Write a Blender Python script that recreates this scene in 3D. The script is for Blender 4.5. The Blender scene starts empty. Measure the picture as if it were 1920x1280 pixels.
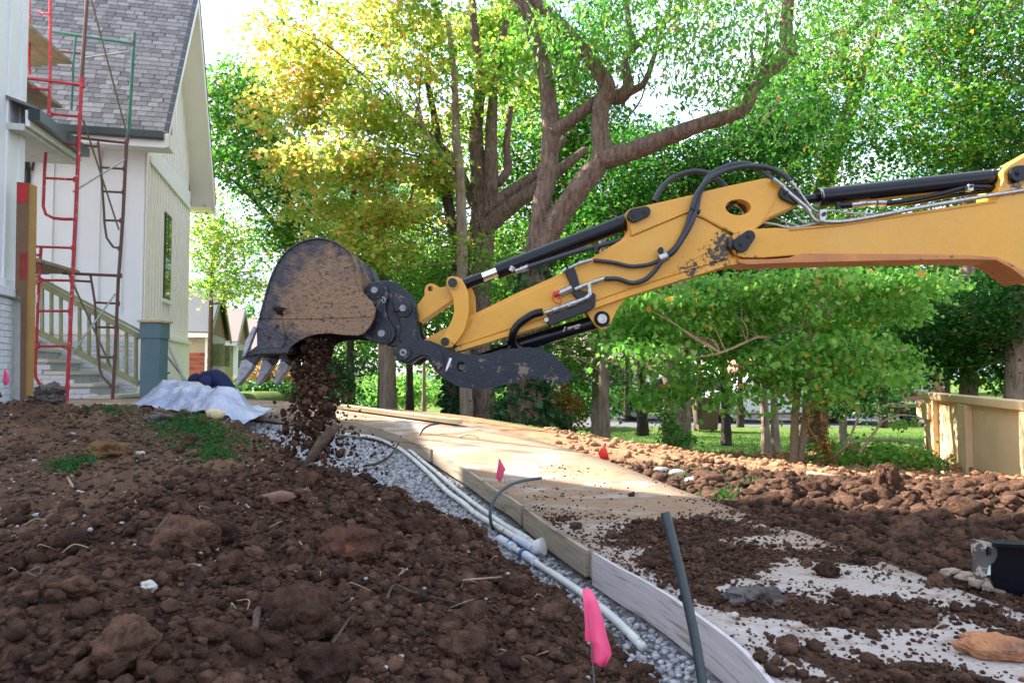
import bpy, bmesh, math, random
import numpy as np
from mathutils import Vector, Matrix
from mathutils.geometry import tessellate_polygon
random.seed(7); rng = np.random.default_rng(11)
S = bpy.context.scene
COL = S.collection
# ---------------------------------------------------------------- camera, world, sun, exposure
F = 1400.0; PITCH = math.atan(60/1400.0); CH = 0.70
cam_d = bpy.data.cameras.new('camera'); cam = bpy.data.objects.new('camera', cam_d); COL.objects.link(cam)
cam.location = (0, 0, CH); cam.rotation_euler = (math.pi/2+PITCH, 0, 0)
cam_d.sensor_width = 36; cam_d.lens = F/1920*36; cam_d.clip_start = .05; cam_d.clip_end = 2000
cam_d.dof.use_dof = True; cam_d.dof.focus_distance = 3.2; cam_d.dof.aperture_fstop = 9.0
S.camera = cam
SUN_AZ = (-0.85, 0.527); SUN_EL = math.radians(38)
W = bpy.data.worlds.new('World'); S.world = W; W.use_nodes = True
nt = W.node_tree; nt.nodes.clear()
def N(nt, t, **k):
    n = nt.nodes.new(t)
    for a, b in k.items():
        if a.startswith('i_'):
            key = a[2:].replace('_', ' ')
            n.inputs[int(key) if key.isdigit() else key].default_value = b
        else: setattr(n, a, b)
    return n
def L(nt, a, b): nt.links.new(a, b)
sky = N(nt, 'ShaderNodeTexSky', sky_type='NISHITA', sun_disc=False, sun_elevation=SUN_EL,
        sun_rotation=math.atan2(SUN_AZ[0], SUN_AZ[1]), air_density=1.2, dust_density=1.5, ozone_density=2.0)
tc = N(nt, 'ShaderNodeTexCoord'); mp = N(nt, 'ShaderNodeMapping'); mp.inputs['Scale'].default_value = (1, 1, 2.6)
cn = N(nt, 'ShaderNodeTexNoise', i_Scale=2.6, i_Detail=7.0, i_Roughness=.58)
cr = N(nt, 'ShaderNodeValToRGB'); cr.color_ramp.elements[0].position = .36; cr.color_ramp.elements[1].position = .58
mx = N(nt, 'ShaderNodeMixRGB')
cn2 = N(nt, 'ShaderNodeTexNoise', i_Scale=5.5, i_Detail=6.0, i_Roughness=.55); cr2 = N(nt, 'ShaderNodeValToRGB'); cr2.color_ramp.elements[0].position = .40; cr2.color_ramp.elements[1].position = .62
cr2.color_ramp.elements[0].color = (3.3, 3.45, 3.8, 1); cr2.color_ramp.elements[1].color = (1.9, 2.15, 2.7, 1); L(nt, mp.outputs[0], cn2.inputs['Vector']); L(nt, cn2.outputs[0], cr2.inputs[0]); L(nt, cr2.outputs[0], mx.inputs['Color2'])
bg = N(nt, 'ShaderNodeBackground', i_Strength=.12); wo = N(nt, 'ShaderNodeOutputWorld')
L(nt, tc.outputs['Generated'], mp.inputs[0]); L(nt, mp.outputs[0], cn.inputs['Vector']); L(nt, cn.outputs[0], cr.inputs[0])
L(nt, cr.outputs[0], mx.inputs['Fac']); L(nt, sky.outputs[0], mx.inputs['Color1']); L(nt, mx.outputs[0], bg.inputs[0]); L(nt, bg.outputs[0], wo.inputs[0])
sd = bpy.data.lights.new('sun', 'SUN'); sd.energy = 4.0; sd.angle = math.radians(.6); sd.color = (1, .93, .80)
so = bpy.data.objects.new('sun', sd); COL.objects.link(so)
sdir = Vector((SUN_AZ[0]*math.cos(SUN_EL), SUN_AZ[1]*math.cos(SUN_EL), math.sin(SUN_EL)))
so.rotation_euler = sdir.to_track_quat('Z', 'Y').to_euler()
S.view_settings.view_transform = 'Standard'; S.view_settings.look = 'None'; S.view_settings.exposure = 2.35; S.view_settings.gamma = 1
S.view_settings.use_curve_mapping = False
S.cycles.max_bounces = 7; S.cycles.diffuse_bounces = 4; S.cycles.glossy_bounces = 3; S.cycles.transmission_bounces = 5
S.cycles.transparent_max_bounces = 6; S.cycles.sample_clamp_indirect = 6; S.cycles.use_denoising = True
try: S.cycles.denoiser = 'OPENIMAGEDENOISE'
except Exception: pass

# ---------------------------------------------------------------- helpers
def P(u, v, d):
    x = (u-960)/F; y = (640-v)/F
    dy = math.cos(PITCH)-y*math.sin(PITCH); dz = math.sin(PITCH)+y*math.cos(PITCH)
    s = d/dy
    return Vector((x*s, d, CH+dz*s))
ORG = {}
def thing(name, label, cat, loc, group=None, kind=None):
    o = bpy.data.objects.new(name, None); COL.objects.link(o); o.location = loc; o.empty_display_size = .1
    ORG[o.name] = Vector(loc); o['label'] = label; o['category'] = cat
    if group: o['group'] = group
    if kind: o['kind'] = kind
    return o
def tag(o, label=None, cat=None, group=None, kind=None):
    if label: o['label'] = label
    if cat: o['category'] = cat
    if group: o['group'] = group
    if kind: o['kind'] = kind
    return o
def fast_mesh(name, V, Fa, attr=None):
    V = np.ascontiguousarray(V, dtype=np.float32); Fa = np.ascontiguousarray(Fa, dtype=np.int32)
    me = bpy.data.meshes.new(name); k = Fa.shape[1]; m = len(Fa)
    me.vertices.add(len(V)); me.vertices.foreach_set('co', V.ravel())
    me.loops.add(m*k); me.loops.foreach_set('vertex_index', Fa.ravel())
    me.polygons.add(m); me.polygons.foreach_set('loop_start', np.arange(0, m*k, k, dtype=np.int32))
    try: me.polygons.foreach_set('loop_total', np.full(m, k, dtype=np.int32))
    except Exception: pass
    for an, av in (attr or {}).items():
        a = me.attributes.new(an, 'FLOAT', 'POINT'); a.data.foreach_set('value', np.ascontiguousarray(av, dtype=np.float32))
    me.update(calc_edges=True)
    return me
def link_mesh(name, me, mat, parent=None, smooth=False, sharp=None, bevel=0, world=True):
    o = bpy.data.objects.new(name, me); COL.objects.link(o)
    if mat: me.materials.append(mat)
    if parent is not None:
        org = ORG.get(parent.name, Vector((0, 0, 0)))
        if world: me.transform(Matrix.Translation(-org))
        o.parent = parent; ORG[o.name] = org
    else: ORG[o.name] = Vector((0, 0, 0))
    if smooth:
        me.shade_smooth()
        if sharp: me.set_sharp_from_angle(angle=math.radians(sharp))
    if bevel:
        b = o.modifiers.new('bevel', 'BEVEL'); b.width = bevel; b.segments = 2; b.limit_method = 'ANGLE'; b.angle_limit = math.radians(35)
    return o
class MB:
    def __init__(s): s.v = []; s.f = []
    def add(s, vs, fs):
        n = len(s.v); s.v += [tuple(p) for p in vs]; s.f += [tuple(n+i for i in f) for f in fs]; return s
    def box(s, a, b):
        (x0, y0, z0), (x1, y1, z1) = a, b
        return s.add([(x0, y0, z0), (x1, y0, z0), (x1, y1, z0), (x0, y1, z0), (x0, y0, z1), (x1, y0, z1), (x1, y1, z1), (x0, y1, z1)],
                     [(0, 3, 2, 1), (4, 5, 6, 7), (0, 1, 5, 4), (1, 2, 6, 5), (2, 3, 7, 6), (3, 0, 4, 7)])
    def hexa(s, p): # 8 corners: bottom 4 ccw, top 4
        return s.add(p, [(0, 3, 2, 1), (4, 5, 6, 7), (0, 1, 5, 4), (1, 2, 6, 5), (2, 3, 7, 6), (3, 0, 4, 7)])
    def beam(s, a, b, w, h, up=(0, 0, 1)):
        a = Vector(a); b = Vector(b); t = (b-a).normalized(); x = t.cross(Vector(up))
        if x.length < 1e-4: x = t.cross(Vector((0, 1, 0)))
        x.normalize(); y = x.cross(t).normalized(); x = x*w/2; y = y*h/2
        return s.hexa([a-x-y, a+x-y, b+x-y, b-x-y, a-x+y, a+x+y, b+x+y, b-x+y])
    def tube(s, pts, r, n=8, step=None, smooth=True, corr=0, pitch=.0045, caps=True, noise=0):
        pts = [Vector(p) for p in pts]
        rs = list(r) if hasattr(r, '__len__') else [r]*len(pts)
        if smooth and len(pts) > 2:
            q = []; qr = []
            for i in range(len(pts)-1):
                p0 = pts[max(i-1, 0)]; p1 = pts[i]; p2 = pts[i+1]; p3 = pts[min(i+2, len(pts)-1)]
                m = max(2, int((p2-p1).length/step)) if step else 6
                for k in range(m):
                    t = k/m
                    q.append(.5*((2*p1)+(p2-p0)*t+(2*p0-5*p1+4*p2-p3)*t*t+(3*p1-p0-3*p2+p3)*t**3)); qr.append(rs[i]*(1-t)+rs[i+1]*t)
            q.append(pts[-1]); qr.append(rs[-1]); pts, rs = q, qr
        elif step:
            q = []; qr = []
            for i in range(len(pts)-1):
                m = max(1, int((pts[i+1]-pts[i]).length/step))
                for k in range(m):
                    q.append(pts[i].lerp(pts[i+1], k/m)); qr.append(rs[i]*(1-k/m)+rs[i+1]*k/m)
            q.append(pts[-1]); qr.append(rs[-1]); pts, rs = q, qr
        if corr:
            q = [pts[0]]; acc = 0
            for a, b in zip(pts, pts[1:]):
                Lg = (b-a).length
                if Lg < 1e-7: continue
                pos = pitch/2-acc
                while pos <= Lg:
                    q.append(a.lerp(b, pos/Lg)); pos += pitch/2
                acc = Lg-(pos-pitch/2)
            base = rs[0]; pts = q; rs = [base*(1+corr*(1 if i % 2 else -1)) for i in range(len(q))]
        T = []
        for i in range(len(pts)):
            d = pts[min(i+1, len(pts)-1)]-pts[max(i-1, 0)]
            T.append(d.normalized() if d.length > 1e-9 else Vector((0, 0, 1)))
        nrm = T[0].orthogonal().normalized(); base = len(s.v)
        for i, (p, t, rr) in enumerate(zip(pts, T, rs)):
            nrm = (nrm-t*nrm.dot(t)); nrm = nrm.normalized() if nrm.length > 1e-6 else t.orthogonal().normalized()
            bn = t.cross(nrm)
            for k in range(n):
                a = 2*math.pi*k/n; q = rr*(1+(noise*random.uniform(-1, 1) if noise else 0))
                s.v.append(tuple(p+nrm*math.cos(a)*q+bn*math.sin(a)*q))
        for i in range(len(pts)-1):
            for k in range(n):
                k2 = (k+1) % n; a = base+i*n
                s.f.append((a+k, a+k2, a+n+k2, a+n+k))
        if caps:
            s.f.append(tuple(base+k for k in reversed(range(n)))); e = base+(len(pts)-1)*n
            s.f.append(tuple(e+k for k in range(n)))
        return s
    def cyl(s, a, b, r, n=20, r2=None): return s.tube([a, b], [r, r2 if r2 is not None else r], n=n, smooth=False)
    def prism(s, poly, ref, y0, y1, holes=()):
        """px outline seen at distance ref, given real thickness y0..y1"""
        loops = [[P(u, v, ref) for u, v in q] for q in (poly,)+tuple(holes)]
        flat = [p for q in loops for p in q]; n = len(flat); base = len(s.v)
        for yy in (y0, y1):
            for p in flat: s.v.append((p.x, yy, p.z))
        if holes:
            tr = tessellate_polygon([[Vector((p.x, p.z, 0)) for p in q] for q in loops])
            s.f += [(base+a, base+b, base+c) for a, b, c in tr]; s.f += [(base+n+c, base+n+b, base+n+a) for a, b, c in tr]
        else:
            s.f.append(tuple(base+i for i in range(n))); s.f.append(tuple(base+n+i for i in reversed(range(n))))
        o = 0
        for q in loops:
            m = len(q)
            for i in range(m):
                a = o+i; b = o+(i+1) % m; s.f.append((base+a, base+n+a, base+n+b, base+b))
            o += m
        return s
    def build(s, name, mat, parent=None, smooth=False, sharp=None, bevel=0):
        me = bpy.data.meshes.new(name); me.from_pydata(s.v, [], s.f)
        bm = bmesh.new(); bm.from_mesh(me); bmesh.ops.recalc_face_normals(bm, faces=bm.faces); bm.to_mesh(me); bm.free()
        return link_mesh(name, me, mat, parent, smooth, sharp, bevel)
def circ(u, v, ru, rv=None, n=20, a0=0):
    rv = rv or ru
    return [(u+ru*math.cos(a0+2*math.pi*i/n), v+rv*math.sin(a0+2*math.pi*i/n)) for i in range(n)]
def clone(o, loc=None, parent=None, name=None):
    c = o.copy(); COL.objects.link(c); c.parent = parent
    if loc is not None: c.location = loc
    for ch in [x for x in CH_OF.get(o.name, [])]: clone(ch, None, c)
    return c
CH_OF = {}
# perlin noise on arrays
_perm = np.random.default_rng(3).permutation(512)
_g = np.random.default_rng(4).normal(size=(512, 2)); _g /= np.linalg.norm(_g, axis=1)[:, None]
def pn(x, y):
    xi = np.floor(x).astype(int); yi = np.floor(y).astype(int); xf = x-xi; yf = y-yi
    u = xf*xf*xf*(xf*(xf*6-15)+10); v = yf*yf*yf*(yf*(yf*6-15)+10)
    def g(a, b, dx, dy):
        h = _perm[(_perm[a & 255]+b) & 511]; return _g[h, 0]*dx+_g[h, 1]*dy
    n00 = g(xi, yi, xf, yf); n10 = g(xi+1, yi, xf-1, yf); n01 = g(xi, yi+1, xf, yf-1); n11 = g(xi+1, yi+1, xf-1, yf-1)
    return (n00*(1-u)+n10*u)*(1-v)+(n01*(1-u)+n11*u)*v
def fbm(x, y, s, o=4, g=.5):
    r = 0; a = 1
    for i in range(o): r = r+a*pn(x*s+17*i, y*s-9*i); s *= 2.03; a *= g
    return r
def billow(x, y, s, o=3, g=.55):
    r = 0; a = 1
    for i in range(o): r = r+a*(1-2*np.abs(pn(x*s+31*i, y*s+5*i))*1.6); s *= 2.1; a *= g
    return -r
def sst(a, b, x):
    t = np.clip((x-a)/(b-a), 0, 1); return t*t*(3-2*t)

# ---------------------------------------------------------------- materials
MATS = {}
def pm(name, c1, c2=None, sc=8, rough=.7, metal=0, bump=0, bsc=60, c3=None, sc3=20, th3=.6, w3=.05, vary=0, spec=.5, stretch=None, det=6, bdet=5, c4=None, sc4=3, th4=.6, coat=0, bd=None):
    m = bpy.data.materials.new(name); m.use_nodes = True; t = m.node_tree; bs = t.nodes['Principled BSDF']
    bs.inputs['Roughness'].default_value = rough; bs.inputs['Metallic'].default_value = metal; bs.inputs['Specular IOR Level'].default_value = spec
    if coat: bs.inputs['Coat Weight'].default_value = coat
    tcn = N(t, 'ShaderNodeTexCoord'); vec = tcn.outputs['Object']
    if stretch:
        mpn = N(t, 'ShaderNodeMapping'); mpn.inputs['Scale'].default_value = stretch; L(t, vec, mpn.inputs[0]); vec = mpn.outputs[0]
    c2 = c2 or tuple(x*.8 for x in c1)
    no = N(t, 'ShaderNodeTexNoise', i_Scale=sc, i_Detail=det, i_Roughness=.6); L(t, vec, no.inputs['Vector'])
    mr = N(t, 'ShaderNodeMapRange'); mr.inputs[1].default_value = .35; mr.inputs[2].default_value = .65; L(t, no.outputs[0], mr.inputs[0])
    mi = N(t, 'ShaderNodeMixRGB'); mi.inputs[1].default_value = (*c1, 1); mi.inputs[2].default_value = (*c2, 1); L(t, mr.outputs[0], mi.inputs[0])
    out = mi.outputs[0]
    for cc, ss, th in ((c3, sc3, th3), (c4, sc4, th4)):
        if cc:
            n3 = N(t, 'ShaderNodeTexNoise', i_Scale=ss, i_Detail=8.0, i_Roughness=.65); L(t, vec, n3.inputs['Vector'])
            m3 = N(t, 'ShaderNodeMapRange'); m3.inputs[1].default_value = th; m3.inputs[2].default_value = th+w3; L(t, n3.outputs[0], m3.inputs[0])
            x3 = N(t, 'ShaderNodeMixRGB'); x3.inputs[2].default_value = (*cc, 1); L(t, m3.outputs[0], x3.inputs[0]); L(t, out, x3.inputs[1]); out = x3.outputs[0]
    if vary:
        ge = N(t, 'ShaderNodeNewGeometry'); oi = N(t, 'ShaderNodeObjectInfo')
        ad = N(t, 'ShaderNodeMath', operation='ADD'); L(t, ge.outputs['Random Per Island'], ad.inputs[0]); L(t, oi.outputs['Random'], ad.inputs[1])
        fr = N(t, 'ShaderNodeMath', operation='FRACT'); L(t, ad.outputs[0], fr.inputs[0])
        mv = N(t, 'ShaderNodeMapRange'); mv.inputs[3].default_value = 1-vary; mv.inputs[4].default_value = 1+vary; L(t, fr.outputs[0], mv.inputs[0])
        hs = N(t, 'ShaderNodeHueSaturation'); L(t, out, hs.inputs['Color']); L(t, mv.outputs[0], hs.inputs['Value']); out = hs.outputs[0]
    L(t, out, bs.inputs['Base Color'])
    if bump:
        bn = N(t, 'ShaderNodeTexNoise', i_Scale=bsc, i_Detail=bdet, i_Roughness=.62); L(t, vec, bn.inputs['Vector'])
        bp = N(t, 'ShaderNodeBump'); bp.inputs['Strength'].default_value = min(1, bump*1.0); bp.inputs['Distance'].default_value = bd or (.02 if bsc < 150 else .005)
        L(t, bn.outputs[0], bp.inputs['Height']); L(t, bp.outputs[0], bs.inputs['Normal'])
    MATS[name] = m; return m
def leafmat(name, cols, trans=.5, rough=.5):
    m = bpy.data.materials.new(name); m.use_nodes = True; t = m.node_tree; t.nodes.clear()
    at = N(t, 'ShaderNodeAttribute', attribute_name='tone'); rp = N(t, 'ShaderNodeValToRGB')
    el = rp.color_ramp.elements
    while len(el) < len(cols): el.new(.5)
    for i, (p, c) in enumerate(cols): el[i].position = p; el[i].color = (*c, 1)
    L(t, at.outputs['Fac'], rp.inputs[0])
    hs = N(t, 'ShaderNodeHueSaturation'); hs.inputs['Saturation'].default_value = 1.0; hs.inputs['Value'].default_value = 1.5; L(t, rp.outputs[0], hs.inputs['Color'])
    di = N(t, 'ShaderNodeBsdfPrincipled'); di.inputs['Roughness'].default_value = rough; di.inputs['Specular IOR Level'].default_value = .35
    L(t, rp.outputs[0], di.inputs['Base Color'])
    tr = N(t, 'ShaderNodeBsdfTranslucent'); L(t, hs.outputs[0], tr.inputs[0])
    ms = N(t, 'ShaderNodeMixShader'); ms.inputs[0].default_value = trans; L(t, di.outputs[0], ms.inputs[1]); L(t, tr.outputs[0], ms.inputs[2])
    o = N(t, 'ShaderNodeOutputMaterial'); L(t, ms.outputs[0], o.inputs[0]); MATS[name] = m; return m

YEL = pm('yellow_paint', (.72, .355, .028), (.64, .30, .024), sc=3, rough=.38, c3=(.12, .06, .025), sc3=26, th3=.665, bump=.12, bsc=30, coat=.15, c4=(.66, .36, .07), sc4=1.6, th4=.50, w3=.2)
def grime(m, spots, col=(.03, .02, .012), sc=45.0, amp=.30, w=.06):
    t = m.node_tree; bs = t.nodes['Principled BSDF']; src = bs.inputs['Base Color'].links[0].from_socket; ge = N(t, 'ShaderNodeNewGeometry')
    for (u, v, d, r, th) in spots:
        di = N(t, 'ShaderNodeVectorMath', operation='DISTANCE'); L(t, ge.outputs['Position'], di.inputs[0]); di.inputs[1].default_value = P(u, v, d)
        fa = N(t, 'ShaderNodeMapRange'); fa.inputs[1].default_value = r; fa.inputs[2].default_value = r*.15; L(t, di.outputs['Value'], fa.inputs[0])
        no = N(t, 'ShaderNodeTexNoise', i_Scale=sc, i_Detail=9.0, i_Roughness=.7); L(t, ge.outputs['Position'], no.inputs['Vector'])
        ad = N(t, 'ShaderNodeMath', operation='MULTIPLY_ADD'); L(t, fa.outputs[0], ad.inputs[0]); ad.inputs[1].default_value = amp; L(t, no.outputs[0], ad.inputs[2])
        th_ = N(t, 'ShaderNodeMapRange'); th_.inputs[1].default_value = th; th_.inputs[2].default_value = th+w; L(t, ad.outputs[0], th_.inputs[0])
        gt = N(t, 'ShaderNodeMath', operation='GREATER_THAN'); L(t, fa.outputs[0], gt.inputs[0]); gt.inputs[1].default_value = .01
        mu = N(t, 'ShaderNodeMath', operation='MULTIPLY'); L(t, th_.outputs[0], mu.inputs[0]); L(t, gt.outputs[0], mu.inputs[1])
        mi = N(t, 'ShaderNodeMixRGB'); mi.inputs[2].default_value = (*col, 1); L(t, mu.outputs[0], mi.inputs[0]); L(t, src, mi.inputs[1]); src = mi.outputs[0]
    L(t, src, bs.inputs['Base Color'])
grime(YEL, [(1362, 458, 3.3, .11, .66), (1345, 480, 3.3, .13, .70), (1132, 604, 3.3, .06, .64), (1405, 500, 3.3, .08, .66), (850, 650, 3.3, .07, .72), (1900, 345, 3.3, .10, .72), (1300, 505, 3.3, .12, .73)])
BLK = pm('black_paint', (.0035, .0045, .009), (.006, .007, .012), sc=6, rough=.2, spec=.35, c3=(.10, .08, .06), sc3=40, th3=.68)
BLU = pm('worn_black_steel', (.003, .007, .020), (.009, .015, .03), sc=10, rough=.36, metal=.0, spec=.45, c3=(.17, .125, .09), sc3=17, th3=.585, w3=.05, det=9, bump=.12, bsc=60)
BUC = pm('muddy_steel', (.030, .032, .048), (.062, .056, .066), sc=9, rough=.5, metal=.0, c4=(.012, .013, .02), sc4=60, th4=.56, bump=.5, bsc=70)
grime(BUC, [(640, 575, 3.13, .44, .74)], (.25, .145, .078), 18.0, .62, .22); grime(BUC, [(620, 560, 3.13, .6, .60)], (.035, .028, .03), 60.0, .06, .08); grime(BUC, [(660, 600, 3.13, .35, .66)], (.24, .15, .085), 90.0, .12, .08)
CHR = pm('chrome', (.75, .75, .77), (.6, .6, .62), rough=.14, metal=1)
GAL = pm('zinc_fitting', (.52, .52, .50), (.34, .34, .34), sc=60, rough=.35, metal=.85)
TTH = pm('tooth_steel', (.36, .37, .42), (.20, .19, .20), sc=25, rough=.45, metal=.3, bump=.3, bsc=60)
RUB = pm('hose_rubber', (.018, .022, .034), (.03, .034, .046), sc=20, rough=.45)
RED = pm('red_cap', (.55, .02, .03), rough=.4)
SOIL = pm('dark_soil', (.150, .080, .051), (.062, .033, .023), sc=14, rough=.95, bump=1, bsc=90, spec=.15, c3=(.21, .12, .075), sc3=9, th3=.60, w3=.1, bdet=8, bd=.03)
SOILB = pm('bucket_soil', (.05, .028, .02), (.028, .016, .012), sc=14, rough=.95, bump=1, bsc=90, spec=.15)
CLOD = pm('soil_clod', (.170, .090, .058), (.072, .038, .026), sc=30, rough=.95, bump=1, bsc=110, bd=.03, vary=.5, spec=.15, bdet=8)
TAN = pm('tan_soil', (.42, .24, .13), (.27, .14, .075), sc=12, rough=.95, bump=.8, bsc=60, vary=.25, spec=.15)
CON = None
GRV = pm('gravel_stone', (.36, .36, .37), (.23, .23, .245), sc=60, rough=.8, vary=.45, bump=.3, bsc=200)
PVC = pm('white_pvc', (.70, .70, .68), (.56, .55, .52), sc=12, rough=.35, c3=(.34, .24, .16), sc3=18, th3=.58)
PVB = pm('blue_white_cuff', (.60, .64, .72), (.52, .56, .66), sc=12, rough=.4)
BLUE_T = pm('blue_glue', (.05, .12, .42), rough=.5)
CND = pm('green_grey_conduit', (.055, .095, .095), (.04, .07, .07), rough=.45)
BPI = pm('black_pipe', (.02, .03, .04), (.03, .045, .055), sc=40, rough=.38, c3=(.2, .17, .14), sc3=160, th3=.70)
PNK = pm('pink_vinyl', (.90, .10, .24), (.85, .08, .20), rough=.5)
RDV = pm('red_vinyl', (.80, .04, .03), rough=.5)
GNV = pm('green_vinyl', (.02, .30, .12), rough=.5)
WIRE = pm('wire', (.25, .24, .22), rough=.5, metal=.6)
WBD = pm('weathered_board', (.42, .34, .25), (.29, .225, .16), sc=5, rough=.85, bump=.4, bsc=50, c3=(.20, .14, .09), sc3=3, th3=.56, stretch=(.8, .8, 16))
LBD = pm('pale_form_board', (.62, .57, .56), (.50, .45, .44), sc=6, rough=.85, bump=.5, bsc=60, c3=(.33, .25, .19), sc3=3, th3=.56, w3=.08, stretch=(.8, .8, 16))
LUM = pm('pine_lumber', (.60, .47, .28), (.50, .38, .21), sc=4, rough=.8, bump=.2, bsc=60, stretch=(1, 1, 1))
TRT = pm('treated_lumber', (.34, .35, .20), (.26, .27, .15), sc=9, rough=.8, bump=.2, bsc=60, c3=(.12, .10, .06), sc3=7, th3=.7)
PLY = pm('scaffold_plank', (.33, .27, .19), (.22, .18, .13), sc=6, rough=.85, bump=.3, bsc=40, c3=(.5, .32, .16), sc3=5, th3=.66)
RPT = pm('red_scaffold_paint', (.52, .025, .04), (.36, .02, .03), sc=14, rough=.5, c3=(.72, .62, .60), sc3=34, th3=.62, w3=.02)
BPT = pm('brown_scaffold_paint', (.13, .05, .04), (.09, .045, .04), sc=14, rough=.55, c3=(.5, .45, .42), sc3=34, th3=.66, w3=.02)
GPT = pm('green_scaffold_paint', (.03, .17, .12), (.02, .11, .09), sc=14, rough=.5, c3=(.35, .30, .28), sc3=30, th3=.68)
GVB = pm('galvanised_brace', (.42, .43, .40), (.30, .30, .28), sc=20, rough=.45, metal=.5)
WPT = pm('shade_tinted_white_board', (.77, .79, .84), (.74, .76, .81), sc=3, rough=.6, bump=.06, bsc=40)  # bluish cast of the shaded front wall mixed into the white paint
WBR = pm('white_painted_brick', (.70, .72, .77), (.64, .66, .71), sc=20, rough=.8, bump=.5, bsc=90, vary=.05)
WMO = pm('white_mortar', (.50, .51, .55), rough=.9, bump=.3, bsc=80)
CRM = pm('cream_siding', (.92, .82, .78), (.89, .79, .75), sc=3, rough=.6)  # gable white warmed and pinkened in its colour against green bounce light
SHG = pm('roof_shingle', (.25, .23, .225), (.16, .15, .155), sc=30, rough=.9, bump=.5, bsc=200, vary=.38)
SHU = pm('roof_underlay', (.045, .045, .055), rough=.95)
DGT = pm('dark_gutter', (.012, .03, .035), rough=.4)
GLS = pm('window_glass', (.02, .03, .035), (.03, .05, .04), sc=2, rough=.05, spec=.8)
DFR = pm('dark_window_frame', (.02, .025, .025), rough=.4)
CRD = pm('cardboard', (.20, .115, .065), (.175, .10, .055), sc=7, rough=.85)
CRY = pm('cardboard_edge', (.38, .22, .07), (.34, .19, .06), sc=7, rough=.8)
CRR = pm('red_print', (.50, .03, .035), rough=.7)
NEW = pm('grey_blue_paint', (.12, .20, .245), (.10, .17, .21), sc=5, rough=.6, bump=.1, bsc=60)
SHT = pm('plastic_sheet', (.46, .49, .62), (.30, .34, .50), sc=5, rough=.2, spec=.8, bump=.8, bsc=9, bd=.05)
NVY = pm('navy_hoodie', (.006, .012, .06), (.01, .018, .08), sc=30, rough=.9, bump=.3, bsc=60)
SKN = pm('skin', (.52, .28, .19), rough=.6)
RBR = pm('red_brick', (.32, .085, .05), (.22, .06, .04), sc=20, rough=.85, vary=.35, bump=.3, bsc=80)
RMO = pm('brick_mortar', (.42, .37, .32), rough=.95)
GBR = pm('brown_gable_stone', (.26, .16, .08), (.17, .10, .05), sc=18, rough=.9, bump=.5, bsc=50)
PKR = pm('pink_grey_roof', (.42, .31, .28), (.30, .22, .20), sc=40, rough=.9, bump=.4, bsc=60, vary=.2)
GYR = pm('slate_roof', (.10, .105, .13), (.075, .08, .10), sc=40, rough=.9, vary=.3, bump=.4, bsc=60)
DMP = pm('dumpster_tan_paint', (.74, .53, .31), (.66, .46, .26), sc=3, rough=.55, c3=(.30, .16, .06), sc3=7, th3=.67, w3=.06, bump=.1, bsc=25)
ASP = pm('asphalt', (.11, .11, .115), (.085, .085, .09), sc=4, rough=.9, bump=.2, bsc=80)
WHT = pm('white_car_paint', (.75, .76, .78), rough=.25, coat=.5)
DCR = pm('dark_car_paint', (.02, .025, .04), rough=.25, coat=.5)
TYR = pm('tyre', (.015, .015, .015), rough=.85)
BIN = pm('brown_bin', (.13, .075, .055), rough=.6)
RCK = pm('orange_rock', (.48, .21, .085), (.30, .13, .07), sc=9, rough=.8, bump=.7, bsc=50, c3=(.16, .09, .07), sc3=14, th3=.60)
WRK = pm('pale_rock', (.60, .57, .52), (.42, .38, .34), sc=20, rough=.75, bump=.5, bsc=80)
GRK = pm('grey_rock', (.15, .14, .135), (.07, .045, .035), sc=14, rough=.9, bump=1, bsc=50)
BRF = pm('broken_brick', (.26, .13, .10), (.17, .085, .065), sc=20, rough=.9, bump=.6, bsc=70)
ROOT = pm('root_bark', (.13, .08, .052), (.06, .036, .026), sc=25, rough=.9, bump=.9, bsc=90)
TWIG = pm('pale_twig', (.42, .30, .20), (.28, .19, .12), sc=25, rough=.9)
BK1 = pm('grey_brown_bark', (.42, .29, .225), (.17, .11, .085), sc=26, rough=.95, bump=1, bsc=46, bd=.14, stretch=(1, 1, .25), c3=(.11, .10, .03), sc3=6, th3=.63, w3=.1)
BK2 = pm('pale_bark', (.46, .34, .26), (.24, .165, .125), sc=16, rough=.95, bump=1, bsc=34, bd=.06, stretch=(1, 1, .2))
BK3 = pm('dark_bark', (.12, .085, .068), (.05, .036, .03), sc=16, rough=.95, bump=1, bsc=30, bd=.08, stretch=(1, 1, .2))
LYL = leafmat('yellowing_leaf', [(0, (.05, .19, .02)), (.30, (.18, .34, .04)), (.58, (.38, .46, .07)), (.84, (.58, .50, .12)), (.97, (.68, .44, .14)), (1, (.62, .30, .08))], .55)
LGR = leafmat('green_leaf', [(0, (.008, .06, .010)), (.35, (.025, .13, .014)), (.7, (.075, .22, .02)), (.95, (.16, .29, .03)), (1, (.30, .22, .03))], .52)
LBG = leafmat('bright_green_leaf', [(0, (.03, .16, .018)), (.4, (.10, .30, .035)), (.8, (.22, .43, .08)), (.99, (.34, .48, .14)), (1, (.5, .28, .05))], .52)
LDG = leafmat('deep_green_leaf', [(0, (.006, .045, .010)), (.4, (.016, .095, .016)), (.8, (.045, .16, .022)), (1, (.10, .22, .03))], .48)
LOR = leafmat('dry_orange_leaf', [(0, (.12, .10, .02)), (.4, (.28, .14, .03)), (.8, (.40, .20, .06)), (1, (.16, .18, .03))], .4)
LGS = leafmat('grass_blade', [(0, (.012, .085, .018)), (.5, (.03, .15, .022)), (1, (.10, .22, .03))], .35)
LBL = leafmat('blue_green_ivy', [(0, (.012, .06, .02)), (.5, (.03, .10, .03)), (.9, (.08, .16, .05)), (1, (.25, .32, .22))], .35)
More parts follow.
